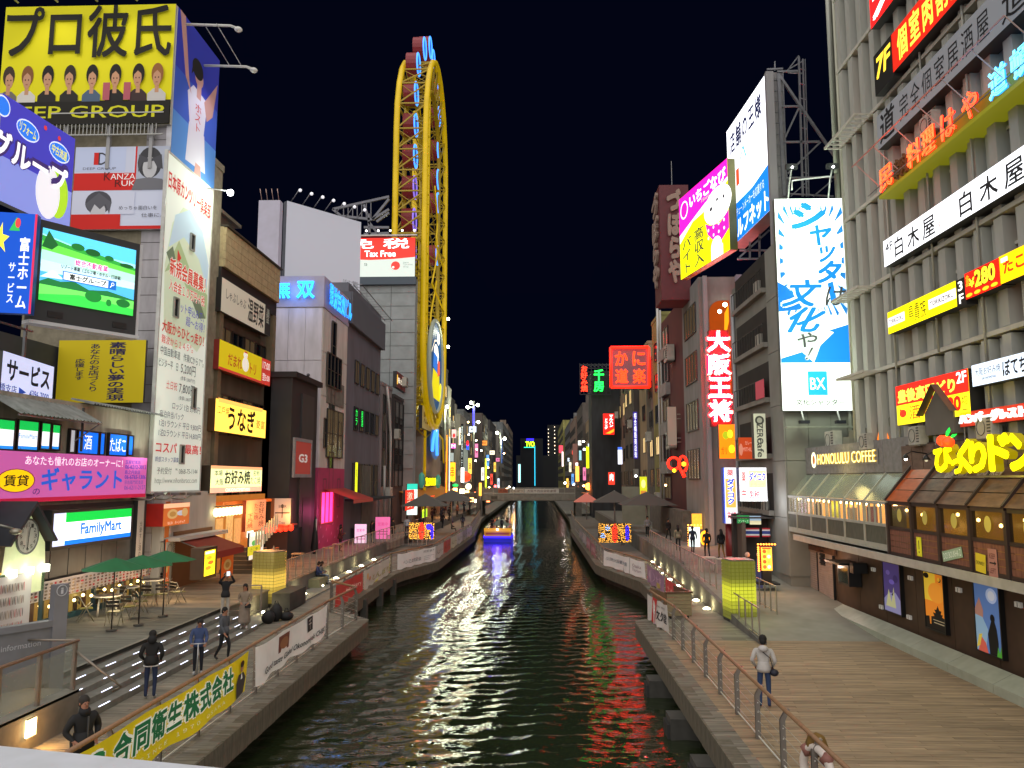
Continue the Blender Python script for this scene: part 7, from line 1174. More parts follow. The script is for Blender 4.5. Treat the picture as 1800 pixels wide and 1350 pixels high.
sign('drug_store_box_sign', 'white and blue drug store box sign with tax free lettering', 'sign', frY(1301, 881, 1349, 822, 40.8), '#f6f6fb', .85, [('t', '薬', 8, 56, 24, 88, '#e04a4a', {'bold': .02}), ('r', 34, 40, 98, 92, '#f6c890', 1.1), ('t', 'ダイコク', 36, 60, 96, 86, '#3048c8', {'bold': .05, 'halo': ('#ffffff', .1)}), ('t', 'ドラッグ', 42, 43, 92, 55, '#e88078'), ('t', '免税', 34, 8, 72, 32, '#e03848', {'bold': .02}), ('t', 'Tax Free', 76, 14, 98, 24, '#8a8a90'), ('t', '中', 6, 10, 24, 36, '#d83838', {'bold': .03})], depth=.6, edge='#5a6ab0')
lamp((11.2, 39.8, 5.6), '#f0f4ff', 45, .5)
sign('green_shop_plate', 'small green plate sign under the drug store box', 'sign', frY(1296, 920, 1318, 906, 41.8), '#1c8a44', .6, [('t', 'アンサーズ', 10, 12, 90, 46, '#e8f8d8'), ('t', 'LICENSE', 24, 58, 76, 82, '#e8d850')], depth=.1); sign('sky_photo_plate', 'small pale plate with a sky picture beside the green plate', 'sign', frY(1318, 922, 1338, 907, 41.7), '#9ab4c8', .6, [('r', 0, 0, 100, 45, '#d0c8a0')], depth=.1)
rp = root('red_pillar', 'round dark red pillar under the drug store sign', 'pillar', (ony(1286, 950, 43.6).x, 43.6, RZ)); MB().tube([(0, 0, 0), (0, 0, 2.3)], .32, mat('#7a1c1c', .35), 12).build('shaft', rp)
for k, (x, y) in enumerate(((1322, 938), (1347, 938))):
    q = root('thai_flag', ['large striped Thai flag hung above the restaurant door', 'smaller Thai flag hung right of the larger one'][k], 'flag', mw=frY(x - 13 + k * 6, 944, x + 13 - k * 6, 931, 42)[0]); w_ = frY(x - 13 + k * 6, 944, x + 13 - k * 6, 931, 42)[1]; h_ = .46; t, a = MB(), MB()
    draw(t, a, [('r', 0, 0, 100, 17, '#b8323a'), ('r', 0, 17, 100, 33, '#d8d4d0'), ('r', 0, 33, 100, 67, '#33448a'), ('r', 0, 67, 100, 83, '#d8d4d0'), ('r', 0, 83, 100, 100, '#b8323a')], w_, h_, .12, dz=0.0005); a.build('cloth', q)
q = root('thai_restaurant_shed', 'cluttered small restaurant front with boards behind the menu light box', 'shopfront', (-1.9, -.6, 0)); MB().box(12.1, 13.9, 43.2, 43.6, RZ, 5.0, mat('#39302c', .7, dirt=.4)).box(12.3, 12.5, 42.2, 43.2, RZ, 4.6, mat('#5a4a40', .7)).build('wall', q); MB().box(11.9, 14.1, 42.0, 43.4, 4.8, 4.88, mat('#34302e', .6)).build('eave', q)
fr = frY(1339, 1003, 1358, 962, 38.2); mb2 = sign('bulb_edged_menu', 'menu light box edged with small orange bulbs beside the Thai restaurant', 'sign', fr, '#f0b040', 1.3, [('c', 30 + (k % 2) * 40, 16 + (k // 2) * 22, 17, 8, ['#c8602c', '#e8e0c0', '#b04a20', '#d8a040'][k % 4], 1.) for k in range(8)] + [('r', 10, 92, 90, 98, '#e83820')], depth=.35, edge='#c83a20'); mw, Wd, Ht = fr; m = MB()
for k in range(12): m.sphere((-.14, Ht * k / 11, .05), .05, mat('#ff8a30', .5, em=5, samp='NONE'), 6)
for k in range(7): m.sphere((-.14 + (Wd + .28) * k / 6, Ht + .14, .05), .05, mat('#ff8a30', .5, em=5, samp='NONE'), 6)
m.build('bulb', mb2); MB().box(.05, Wd - .05, -.55, 0, -.3, 0, DARK).box(-.25, Wd + .25, -.62, -.55, -.6, .3, DARK).build('stand', mb2); lamp(tuple(mw @ Vector((Wd / 2, Ht / 2, .8))), '#ffb050', 35, .3)
q = root('dancer_cutout', 'pair of life size dancer cut out figures beside the menu light box', 'cutout', (ony(1327, 1010, 38.6).x, 38.6, RZ - .4)); cm_ = mat('#b8b0b8', .6, em=.1); m = MB()
for dx, c1, c2 in ((-.32, '#b87a80', '#a87860'), (.22, '#8a86a8', '#5a4ab0')): m.add([(dx - .12, 0, 0), (dx + .12, 0, 0), (dx + .2, 0, .8), (dx + .12, 0, 1.4), (dx - .12, 0, 1.4), (dx - .2, 0, .8)], [(0, 1, 2, 3, 4, 5), (5, 4, 3, 2, 1, 0)], mat(c1, .6, em=.12)); m.add([(dx - .16, .01, .5), (dx + .16, .01, .5), (dx + .14, .01, .9), (dx - .14, .01, .9)], [(3, 2, 1, 0), (0, 1, 2, 3)], mat(c2, .6, em=.15)); m.sphere((dx, 0, 1.55), .13, mat('#c8a090', .6), 8)
m.box(-.6, .55, -.1, .3, -.05, .02, mat('#c8c0b8', .6)); m.build('board', q)
# dark red building
dr = building('dark_red_building', 'dark red rendered building with white pipes below the unlit tower sign', 12.15, 17.5, 66, 77.4, ony(1172, 527, 72).z - 1.2, mat('#5c2528', .75, dirt=.25, scale=1, bump=.1), roof=False); zd = ony(1172, 527, 72).z - 1.2
winrow(dr, 'R', 12.1, 72.5, 77.2, [5, 8.6, 12.2, 15.8, 19.0], 1, 3.4, 2.0, [GLASS, GLASSD], '#4a3a3a', 2)
for z in (7.3, 10.9, 14.5, 17.9): MB().box(11.7, 12.15, 72.8, 76.8, z, z + 1.1, mat('#93908c', .7, dirt=.3)).build('balcony', dr)
MB().tube([(11.8, 77.3, 2), (11.8, 77.3, zd + 3)], .12, mat('#b8b4ae', .5), 6).tube([(11.8, 75.6, 2), (11.8, 75.6, zd + 1)], .1, mat('#a8a4a0', .5), 6).build('downpipe', dr)
for z in (9.5, 17.2): aircon((11.7, 70.4, z), -math.pi / 2, 'white outdoor unit on the dark red building, ' + ('upper' if z > 12 else 'lower'), 2.2)
sign('blank_cream_sign', 'blank cream vertical sign held off the dark red building', 'sign', frY(1174, 783, 1190, 715, 68), '#a89c8c', .18, [], depth=.4)
m = MB(); P = lambda x, y, Y=68: tuple(ony(x, y, Y))
for y in (728, 736, 770, 777): m.bar(P(1190, y), P(1198, y), .05, metal('#b0aca4'))
for a_, b__ in (((1160, 520), (1165, 497)), ((1165, 497), (1196, 497)), ((1166, 520), (1185, 500)), ((1180, 500), (1205, 515)), ((1190, 500), (1192, 525)), ((1205, 500), (1180, 520))): m.bar(P(*a_), P(*b__), .16, metal('#8f8f92'))
q = root('roof_sign_frame', 'white steel struts holding the tower sign and the cream sign', 'scaffold', (0, 0, 0)); m.build('members', q)
rf = root('red_neon_figure', 'small glowing red neon fish shape on a pole by the dark red building', 'neon sign', ony(1196, 818, 62)); m = MB(); nr_ = mat('#ff2010', .4, em=3.2, samp='NONE')
m.tube([(-.5 + .45 * math.cos(i * math.pi / 6), 0, .15 + .45 * math.sin(i * math.pi / 6)) for i in range(12)], .1, nr_, 5, closed=True).tube([(.2 + .3 * math.cos(i * math.pi / 6), 0, .1 + .6 * math.sin(i * math.pi / 6)) for i in range(12)], .1, nr_, 5, closed=True).tube([(.1, 0, -.4), (.3, 0, -.9)], .14, nr_, 5); m.build('neon_tube', rf); MB().sphere((-.5, -.1, -.4), .16, mat('#ffc820', .5, em=3), 6).sphere((.25, -.1, .1), .2, mat('#ff9a20', .5, em=3), 6).build('glow_bulb', rf); lamp((12.4, 61, 8), '#ff4030', 50, .3)
for k in range(9):
    y = 31.6 - k * 1.06 * (1 + k % 2); z = base + FH * (k % 4) + .35
    if y > 21 and k % 4 in (0, 3): aircon((FX - .75, y, z), -math.pi / 2, 'air conditioner box clipped between the fins of the office tower, %s from the far corner' % ORD[k], 1.0)
m = MB()
for k, (y, z0, z1) in enumerate(((29.1, 8, 19), (26.0, 10.9, 30), (23.3, 8, 24))): m.tube([(FX - .57, y, z0), (FX - .57, y, z1), (FX - .3, y, z1 + .3)], .04, mat('#b8b6aa', .5), 5)
m.build('downpipe', bg_)
for k in range(14):
    Y = 79 + k * 5.7; aircon((11.7, Y, 4.5 + (k * 5 % 13) * 1.25), -math.pi / 2, 'outdoor cooling unit on the far right facades, %s from the near end' % ORD[k], 1.6)
for k in range(10): aircon((-14.7, 79 + k * 4.2 if k < 3 else 122 + k * 4, 5 + (k * 5 % 11) * 1.2), math.pi / 2, 'outdoor cooling unit on the far left facades, %s from the near end' % ORD[k], 1.6)
# small stalls between
q = root('bulb_sign_stand', 'small white sign box edged with orange bulbs by the alley', 'sign', ony(1222, 960, 57)); m = MB().box(-.35, .35, 0, .3, -.2, 1.3, mat('#c8e0e4', .5, em=1.3)); m.build('box', q); m = MB()
for k in range(9): m.sphere((-.45, -.02, -.1 + k * .17), .06, mat('#ffa040', .5, em=5, samp='NONE'), 6)
for k in range(5): m.sphere((-.45 + k * .22, -.02, 1.45), .06, mat('#ffa040', .5, em=5, samp='NONE'), 6)
m.build('bulb', q); q = root('orange_poster_light', 'glowing orange poster lights stacked behind the bulb edged box', 'sign', ony(1226, 935, 59)); MB().box(-.35, .35, 0, .2, .2, 1.3, mat('#e8a030', .5, em=1.4, dirt=.6, scale=4)).build('panel', q)
q = root('orange_lantern', 'single glowing orange paper lantern right of the poster lights', 'lantern', ony(1239, 946, 57)); MB().sphere((0, 0, 0), .35, mat('#ff9a10', .5, em=2.5), 10, 1.5).build('shade', q); lamp((11.4, 56, 4), '#ffa050', 60, .3)
b = building('alley_infill', 'grey low block with pipes and bins between the red building and the arch building', 12.6, 17, 60.5, 66, 9, wallm('#77736d', .4), roof=False)
q = root('beige_low_wall', 'pale beige wall with a step at the end of the right walkway', 'wall', (0, 0, 0)); MB().box(8.8, 11.6, 84, 84.5, 2.1, 6.0, mat('#9a9886', .8, dirt=.15)).build('wall', q)
q = root('stone_planter_wall', 'low patterned stone wall below the dark red building', 'wall', (0, 0, 0)); MB().box(11.0, 11.6, 61.5, 78, 2.1, 4.4, mat('#6f6a60', .8, dirt=.5, scale=2)).build('wall', q)
# ================================================================== RAILINGS, BANNERS, LAMPS
STL = metal('#8b8580', .35); RAILW = mat('#8a6648', .5, dirt=.25, scale=4, stretch=(1, 6, 1)); CABLE = metal('#a8a6a0', .3)
def rail_posts(par, pts, z0, step, hh=1.15, lean=0.0, cap=RAILW, r=.045, posts='post'):
    """posts, top rail and cables along a polyline"""
    pme = None
    for (xa, ya), (xb, yb_) in zip(pts, pts[1:]):
        L = math.hypot(xb - xa, yb_ - ya); n = max(1, round(L / step)); an = math.atan2(yb_ - ya, xb - xa)
        for k in range(n + (1 if (xb, yb_) == pts[-1] else 0)):
            x, y = xa + (xb - xa) * k / n, ya + (yb_ - ya) * k / n
            if pme is None:
                m = MB()
                for s_ in (-.03, .03): m.add([(s_ - .007, -.055, 0), (s_ - .007, .055, 0), (s_ - .007, .05, hh * .8), (s_ - .007, .0 + .03 + lean, hh * .97), (s_ - .007, -.05 + lean, hh * .97), (s_ - .007, -.05, hh * .78), (s_ + .007, -.055, 0), (s_ + .007, .055, 0), (s_ + .007, .05, hh * .8), (s_ + .007, .03 + lean, hh * .97), (s_ + .007, -.05 + lean, hh * .97), (s_ + .007, -.05, hh * .78)], [(0, 1, 2, 3, 4, 5), (11, 10, 9, 8, 7, 6), (0, 6, 7, 1), (1, 7, 8, 2), (2, 8, 9, 3), (3, 9, 10, 4), (4, 10, 11, 5), (5, 11, 6, 0)], STL)
                for j in range(4): m.tube([(-.045, 0, .18 + j * .2), (.045, 0, .18 + j * .2)], .014, mat('#d0cdc6', .3), 6)
                o = m.build(posts, par); pme = o.data
            else: o = put(posts, pme, par)
            o.location = (x, y, z0); o.rotation_euler = (0, 0, an)
        MB().tube([(xa, ya, z0 + hh), (xb, yb_, z0 + hh)], r, cap, 8).build('handrail', par)
        m = MB()
        for j in range(4): m.tube([(xa, ya, z0 + .18 + j * .22), (xb, yb_, z0 + .18 + j * .22)], .008, CABLE, 3)
        m.tube([(xa, ya, z0 + .07), (xb, yb_, z0 + .07)], .018, mat('#c0bdb4', .4), 4); m.build('cable', par)
rr = root('promenade_railing', 'steel post railing with wooden handrail along the near right quay', 'railing', (0, 0, 0)); rail_posts(rr, [(4.85, 11.2), (4.85, 29.6), (4.55, 33.4)], LZ, 1.85, 1.18, -.1)
rl_ = root('promenade_railing', 'steel railing with wooden handrail along the near left quay', 'railing', (0, 0, 0)); rail_posts(rl_, [(-7.6, 11), (-7.6, 29.2), (-7.4, 33.0), (-8.9, 34.9)], LZ, 1.9, 1.32, .1)
rr2 = root('promenade_railing', 'middle railing of the right quay set back behind the first', 'railing', (0, 0, 0)); rail_posts(rr2, [(6.25, 35.2), (6.2, 45.6), (4.35, 54.2), (4.2, 92), (4.9, 118)], LZ, 2.4, 1.15)
rl2 = root('promenade_railing', 'middle railing of the left quay carrying red and white banners', 'railing', (0, 0, 0)); rail_posts(rl2, [(-9.05, 35.4), (-9.05, 49.6), (-7.35, 56.4), (-6.9, 83), (-8.5, 118)], LZ, 2.4, 1.15)
def upper_rail(name, label, pts, z0, step=1.25):
    q = root('walkway_railing', label, 'railing', (0, 0, 0)); BM = metal('#a29890', .4); pm = None
    for (xa, ya), (xb, yb_) in zip(pts, pts[1:]):
        L = math.hypot(xb - xa, yb_ - ya); n = max(1, round(L / step))
        for k in range(n + 1):
            if pm is None: o = MB().box(-.02, .02, -.035, .035, 0, 1.05, BM).build('baluster', q); pm = o.data
            else: o = put('baluster', pm, q)
            o.location = (xa + (xb - xa) * k / n, ya + (yb_ - ya) * k / n, z0)
        MB().bar((xa, ya, z0 + 1.07), (xb, yb_, z0 + 1.07), .045, BM).build('handrail', q); MB().bar((xa, ya, z0 + .1), (xb, yb_, z0 + .1), .025, BM).build('bottom_rail', q)
    return q
upper_rail('', 'metal railing along the upper left walkway behind the lit glass pillar', [(-12.1, 39), (-12.1, 60), (-11.4, 84)], UZ)
upper_rail('', 'metal railing along the upper right walkway behind the lime glass pillar', [(7.8, 36), (7.85, 45), (8.25, 60)], RZ - .1)
q = upper_rail('', 'short handrails of the small stair beside the lime glass pillar', [(9.3, 32.2), (9.3, 35.4)], LZ + .45, .8); 
q = upper_rail('', 'sloping side handrail at the foot of the right ramp', [(7.75, 29.0), (7.8, 33)], LZ + .12, .9)
q = upper_rail('', 'handrails at the far end of the left steps', [(-12.1, 31.5), (-10.8, 31.5)], LZ + .5, .65)
q = upper_rail('', 'low white railing round the table area right of the left walkway bend', [(-11.6, 62), (-11.0, 66), (-9.2, 66.6)], LZ + .3, .35)
def banner(name, label, p0, p1, z0, h_, back, art, side=1, e=.1):  # e: glow added to brighten the cloth, which is no lamp
    """cloth banner tied along a railing, slightly rippled; side=1 faces the canal from the left bank"""
    a, b_ = (Vector(p0), Vector(p1)); Lh = (b_ - a).length; q = root('railing_banner', label, 'banner', mw=frame((a.x, a.y, z0), math.atan2(b_.y - a.y, b_.x - a.x))); N = 28; m = MB()
    f = lambda u: .045 * math.sin(u * 9 + Lh) + .03 * math.sin(u * 23)
    sag = lambda u: -.05 * math.sin(math.pi * ((u * 3) % 1))
    vs = [(Lh * i / N, h_ * j / 4 + (1 - j / 4) * -.03 * math.sin(i * .9) + (j / 4) * sag(i / N), f(i / N) * (1.3 - j / 4)) for j in range(5) for i in range(N + 1)]
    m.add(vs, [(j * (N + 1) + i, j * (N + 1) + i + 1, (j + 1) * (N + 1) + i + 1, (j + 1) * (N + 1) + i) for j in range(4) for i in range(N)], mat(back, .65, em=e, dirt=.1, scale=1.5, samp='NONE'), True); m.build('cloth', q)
    t, ar = MB(), MB(); draw(t, ar, art, Lh, h_, e, z0=.012, dz=.004)
    for mb_x, nm in ((t, 'lettering'), (ar, 'artwork')):
        if mb_x.v: mb_x.v = [(v[0], v[1], v[2] + f(v[0] / Lh) * (1.3 - max(0, min(1, v[1] / h_)))) for v in mb_x.v]; mb_x.build(nm, q)
    return q
banner('', 'long yellow banner with green company characters and a man in a suit', (-7.42, 12.9), (-7.42, 20.9), 1.42, 1.0, '#d8c00c', [('t', 'C', 3, 12, 14, 84, '#1c7a3c', {'bold': .07, 'halo': ('#f2f2e0', .11)}), ('t', '合同衛生株式会社', 18, 32, 86, 88, '#1a6a3c', {'bold': .05, 'space': 1.15, 'halo': ('#f4f4e4', .1)}), ('t', 'ＳＩＮＣＥ　１９７０　ＯＳＡＫＡ', 30, 12, 80, 20, '#e0e8c0'), ('p', [(88, 4), (96, 6), (98, 40), (95, 58), (90, 58), (88, 40)], '#3a3230'), ('p', [(92, 44), (94, 44), (93, 60)], '#e8e8e0'), ('c', 93, 72, 1.6, 12, '#9a6a4c'), ('c', 93, 80, 1.8, 8, '#1c1612')], e=.12)
banner('', 'long white banner with a food picture and a black square emblem', (-7.42, 21.3), (-7.42, 28.6), 1.42, 1.0, '#dad4ce', [('r', 27, 42, 41, 88, '#6a3a2a'), ('c', 34, 64, 5.5, 16, '#8a5a3a'), ('r', 64, 50, 73, 94, '#26201e'), ('t', '千', 66, 56, 71, 88, '#b4aca6'), ('t', 'Good taste Global Okonomiyaki CHIBO', 8, 12, 94, 34, '#2a2422', {'shear': .3, 'bold': .02, 'e': 0})], e=.1)
banner('', 'red banner at the start of the middle left railing', (-8.9, 35.7), (-8.9, 41), 1.2, .95, '#b03a34', [('t', 'Rose Bakery', 30, 34, 90, 60, '#e8c8b8')])
banner('', 'cream and yellow flowered banner beside the red one', (-8.9, 41.2), (-8.9, 48.6), 1.2, .95, '#b4aca0', [('p', [(40, 0), (100, 0), (100, 60), (70, 30)], '#c8c428'), ('c', 12, 60, 4, 18, '#c89050'), ('c', 22, 40, 3, 12, '#b07050'), ('t', 'とんぼり', 30, 20, 92, 54, '#8a7a20')])
banner('', 'white banner with dark characters across the bend of the left railing', (-8.75, 50.3), (-7.15, 56.3), 1.2, .95, '#d4ceca', [('t', 'ペン乙女同窓会', 12, 24, 60, 50, '#3a3436'), ('t', '同窓会〒', 66, 70, 96, 86, '#3a3436'), ('r', 66, 20, 94, 22, '#7a7476'), ('r', 66, 32, 94, 34, '#7a7476'), ('r', 66, 44, 94, 46, '#7a7476')])
cl = ['#a8a098', '#9a4a40', '#b0a48a', '#a8a09a', '#8a8078', '#a89a90']
for k in range(6): banner('', ['grey', 'red', 'straw coloured', 'pale grey', 'dull brown', 'pinkish'][k] + ' banner on the far left railing past the bend', (-7.2 + k * .08, 56.9 + k * 4.2), (-7.12 + k * .08, 60.9 + k * 4.2), 1.2, .9, cl[k], [('t', 'とんぼりリバー', 10, 30, 90, 60, '#5a4a44')])
banner('', 'white and red banner at the far end of the near right railing', (4.42, 33.2), (4.72, 30.2), 1.2, 1.0, '#b8b0aa', [('p', [(14, 0), (40, 0), (56, 100), (30, 100)], '#b02a28'), ('t', 'CHA', 20, 40, 44, 76, '#e8dcd4'), ('t', 'JRA WEST', 56, 72, 92, 82, '#4a4442'), ('t', '文久堂', 56, 26, 96, 64, '#2a2422', {'bold': .03})])
banner('', 'purple and pink banner on the middle right railing', (6.05, 45.4), (6.1, 39.6), 1.2, .95, '#8a6a80', [('c', 30, 50, 16, 30, '#a88a98'), ('t', '大阪', 50, 30, 90, 70, '#c8a0b0'), ('c', 66, 24, 12, 14, '#a08a4a')])
banner('', 'red banner on the middle right railing', (6.1, 39.4), (6.12, 35.5), 1.2, .95, '#b43a38', [('t', 'たこ焼き', 14, 30, 70, 64, '#e8b0a0')])
banner('', 'white tourism bureau banner across the bend of the right railing', (4.35, 53.6), (6.0, 46.2), 1.2, .95, '#d4ceca', [('t', '(公財)大阪観光局', 8, 36, 62, 64, '#2a3044'), ('r', 68, 0, 69, 100, '#8a8480'), ('t', 'Osaka', 74, 50, 94, 70, '#8a6a70'), ('t', 'Tourism', 74, 26, 94, 44, '#8a6a70')])
for k in range(4): banner('', ['first faded pink', 'second faded pink', 'first grey', 'second grey'][k] + ' banner on the far right railing', (4.05 - .01 * k, 62.4 + k * 5.6), (4.07, 57.4 + k * 5.6), 1.2, .9, ['#8a5a5c', '#946064', '#8f8a86', '#7a7672'][k], [('t', '道頓堀', 20, 30, 80, 70, '#b8a09a')])
# upright lit glass pillars
def pillar(x, y, z, w_, d_, h_, rz, col, label, e):
    q = root('lit_glass_pillar', label, 'light pillar', (x, y, z), rz); MB().box(-w_ / 2, w_ / 2, -d_ / 2, d_ / 2, 0, .12, CONCD).build('base', q)
    nx, nz = 6, 16; ny = 5; bm = {}
    for face in range(4):
        nn_ = nx if face % 2 == 0 else ny; W_ = w_ if face % 2 == 0 else d_
        for i in range(nn_):
            for j in range(nz):
                key = face % 2
                g = .45 + .55 * math.exp(-((j / nz - .38) ** 2) / .06) ; g = [.14, .3, .6, 1.0][min(3, int((g - .45) / .14))] if True else g
                kk = (key, g)
                if kk not in bm:
                    bw_ = W_ / nn_; o = MB().box(.012, bw_ - .012, -.03, 0, .01, h_ / nz - .01, mat('#77784c', .25, em=g * e * 1.2, emcol=col, dirt=.3, scale=6, samp='NONE')).build('glass_block', q); bm[kk] = o.data
                else: o = put('glass_block', bm[kk], q)
                an = [0, math.pi / 2, math.pi, -math.pi / 2][face]; c_, s_ = math.cos(an), math.sin(an); lx, ly = -W_ / 2 + i * W_ / nn_, -(d_ if face % 2 == 0 else w_) / 2
                o.location = (lx * c_ - ly * s_, lx * s_ + ly * c_, .12 + j * h_ / nz); o.rotation_euler = (0, 0, an)
    MB().box(-w_ / 2 + .04, w_ / 2 - .04, -d_ / 2 + .04, d_ / 2 - .04, .12, .1 + h_, mat('#3a3a20', .6, em=.15, emcol=col, samp='NONE')).build('core', q); MB().box(-w_ / 2, w_ / 2, -d_ / 2, d_ / 2, .12 + h_, .17 + h_, metal('#8a8c80')).build('cap', q)
    return q
pillar(8.15, 33.4, LZ, 1.0, 1.0, 2.3, .12, '#c8cc28', 'lime yellow lit glass block pillar beside the right ramp', .72)
pillar(-12.35, 37.0, LZ, 1.1, 1.0, 2.25, -.25, '#e0b848', 'amber lit glass block pillar at the far end of the left steps', .72)
lamp((8.0, 31.9, 2.2), '#e8f040', 12, .5); lamp((-11.4, 35.2, 2.2), '#ffd860', 14, .5)
MB().box(-11.6, -10.8, 35.2, 37.6, LZ, LZ + .75, CONCD).build('planter_block', root('planter_block', 'dark stone block at the end of the left steps', 'block', (0, 0, 0)))
# small ground lights with wall glow
DOT = mat('#fff4d0', .5, em=9)
for side, pts in (('left', [(-11.7, 34.5), (-11.7, 37.4), (-11.65, 40.2), (-11.6, 43.2), (-11.6, 46.4), (-11.6, 49.6), (-11.6, 53), (-11.6, 57)]), ('right', [(7.4, 36.2), (7.4, 38.6), (7.42, 41), (7.42, 43.6), (7.45, 46.4), (7.6, 49.4), (7.7, 52.6), (7.8, 56)])):
    base_ = None
    for k, (x, y) in enumerate(pts):
        lab = 'small round deck light on the %s promenade, %s from the camera' % (side, ORD[k])
        if base_ is None:
            base_ = root('deck_light', lab, 'light', (x, y, LZ), group='deck lights along the %s wall' % side); MB().tube([(0, 0, 0), (0, 0, .05), (0, 0, .1)], [.17, .16, .08], DOT, 10).build('lens', base_); MB().tube([(0, 0, 0), (0, 0, .03)], .2, metal(), 10).build('rim', base_)
        else: copy_tree(base_, lab, (x, y, LZ))
        lamp((x + (-.1 if side == 'left' else .1), y, LZ + .22), '#fff0b0', 11, .05)
for k, (x, y) in enumerate(((-10.85, 17.4), (-10.85, 13.9))):
    q = root('step_wall_light', ['square warm wall light nearer the steps in the left wall', 'square warm wall light nearest the camera in the left wall'][k], 'light', (x, y, LZ + .28)); MB().box(0, .04, -.16, .16, -.02, .34, mat('#ffe0a0', .5, em=7)).build('lens', q); MB().box(.035, .05, -.19, .19, -.05, -.02, metal()).box(.035, .05, -.19, .19, .34, .37, metal()).build('frame', q); lamp((x + .35, y, LZ + .35), '#ffb860', 26, .1)
# information board and glass rail
q = root('information_board', 'grey information board with a tall post and white i symbol', 'sign', (-12.9, 18.0, UZ)); gm = mat('#77777c', .5, dirt=.15, scale=2); fr0 = frame((0, 0, 0), R(62))
MB().box(0, 2.0, 0, 1.35, -.12, 0, gm).box(-.12, 0, -.05, 1.5, -.2, .06, gm).box(0, 2.0, 1.35, 1.5, -.2, .06, gm).build('board', q, fr0); MB().box(2.0, 2.35, -.4, 2.35, -.14, .06, mat('#7c7c82', .5, dirt=.15)).build('post', q, fr0)
t, a = MB(), MB(); draw(t, a, [('t', 'information', 42, 70, 88, 80, '#b8b8bc'), ('t', 'i', 31.5, 69, 33.5, 80, '#c8c8cc', {'bold': .02})], 2.0, 1.35, 0, z0=.01); draw(t, a, [('t', 'i', 107, 157, 110.5, 168, '#c8c8cc', {'bold': .02})], 2.0, 1.35, 0, z0=.07); t.build('lettering', q, fr0)
m = MB()
for cx, cy, r_ in ((.65, 1.01, .13), (2.17, 2.2, .13)): m.tube([(cx + r_ * math.cos(i * math.pi / 10), cy + r_ * math.sin(i * math.pi / 10), .07 if cx > 2 else .015) for i in range(20)], .01, mat('#c8c8cc', .5), 4, closed=True)
m.build('ring', q, fr0)
gr_ = root('glass_railing', 'glass panel railing on the concrete wall left of the steps', 'railing', (0, 0, 0)); gm2 = metal('#8a8076', .4)
for k in range(7):
    y = 19.2 - k * 1.35; MB().box(-11.05, -10.97, y - .05, y + .05, UZ, UZ + 1.1, gm2).build('post', gr_)
    if k: MB().box(-11.02, -11.0, y + .08, y + 1.27, UZ + .1, UZ + .95, mat('#8f9a94', .08, alpha=.28)).build('glass_panel', gr_)
MB().tube([(-11.0, 19.3, UZ + 1.12), (-11.0, 10, UZ + 1.12)], .04, mat('#7a6250', .5), 8).tube([(-11.0, 19.3, UZ + 1.12), (-12.6, 19.3, UZ + 1.12)], .03, gm2, 6).tube([(-11, 19.2, UZ + .9), (-10.2, 19.6, LZ + .85), (-10.1, 19.7, LZ + .7), (-10.3, 19.7, LZ + .6)], .03, gm2, 6).build('handrail', gr_)
# life ring
q = root('life_ring', 'white life ring with a rope bag hung on the near right railing', 'life ring', (4.9, 14.9, LZ + .62)); m = MB(); m.tube([(0, .36 * math.cos(i * math.pi / 12), .36 * math.sin(i * math.pi / 12)) for i in range(24)], .075, mat('#d8ccc4', .5, dirt=.15, scale=5), 10, closed=True); m.build('ring', q)
for k in range(4): an = k * math.pi / 2 + .8; MB().tube([(0, (.36 + d_) * math.cos(an), (.36 + d_) * math.sin(an)) for d_ in (-.085, 0, .085)], .095, mat('#8a5a50', .6), 8).build('strap', q)
MB().sphere((.12, .14, .36), .2, mat('#7a5a20', .8, dirt=.4, scale=10, bump=.5), 8, 1.1).build('rope_bag', q); q.rotation_euler = (0, 0, .35)
# wooden box at the end of the near right railing
q = root('wooden_counter_box', 'plank sided wooden box on wheels behind the near right railing end', 'cart', (5.75, 34.0, LZ)); q.rotation_euler = (0, 0, .2)
for k in range(6): MB().box(-.55, .5, -.3, -.26, .14 + k * .15, .275 + k * .15, mat('#9a8a70', .6, dirt=.3, scale=4, stretch=(1, 1, 5))).build('plank', q)
MB().box(.46, .5, -.26, 1.6, .1, 1.05, mat('#6a4c38', .6, dirt=.3)).box(-.6, -.56, -.3, 1.6, .1, 1.05, mat('#7a6248', .6, dirt=.3)).build('side_board', q); MB().box(-.62, .56, -.36, -.2, 1.04, 1.1, mat('#5a4234', .6)).box(.45, .58, -.2, 1.6, 1.04, 1.1, mat('#5a4234', .6)).build('rim_board', q)
for k in (-.4, .35): MB().tube([(k - .04, -.2, .07), (k + .04, -.2, .07)], .07, DARK, 10).build('wheel', q)
# algae plants on the quay
for i, (x, y, z, s) in enumerate(((4.1, 16.1, .45, .35), (-7.15, 14.6, .3, .4), (-7.0, 13.4, .2, .35))):
    m = MB(); gm3 = [mat('#3c5a1c', .7), mat('#55752a', .7), mat('#2c4416', .7)]
    for k in range(150):
        a = Vector((random.gauss(0, s * .3), random.gauss(0, s), random.gauss(0, s * .25))); d = Vector((random.gauss(0, .05), random.gauss(0, .05), .02 + abs(random.gauss(0, .09)))); w_ = Vector((random.gauss(0, .015), random.gauss(0, .02), 0)); m.add([a - w_, a + w_, a + d], [(0, 1, 2)], gm3[k % 3])
    q = m.build('ferns', None, Matrix.Translation((x, y, z))); q['label'] = ['tuft of green weeds growing from the right quay edge', 'green weeds at the foot of the left quay wall', 'lower tuft of weeds by the left waterline'][i]; q['category'] = 'plant'; q['kind'] = 'stuff'
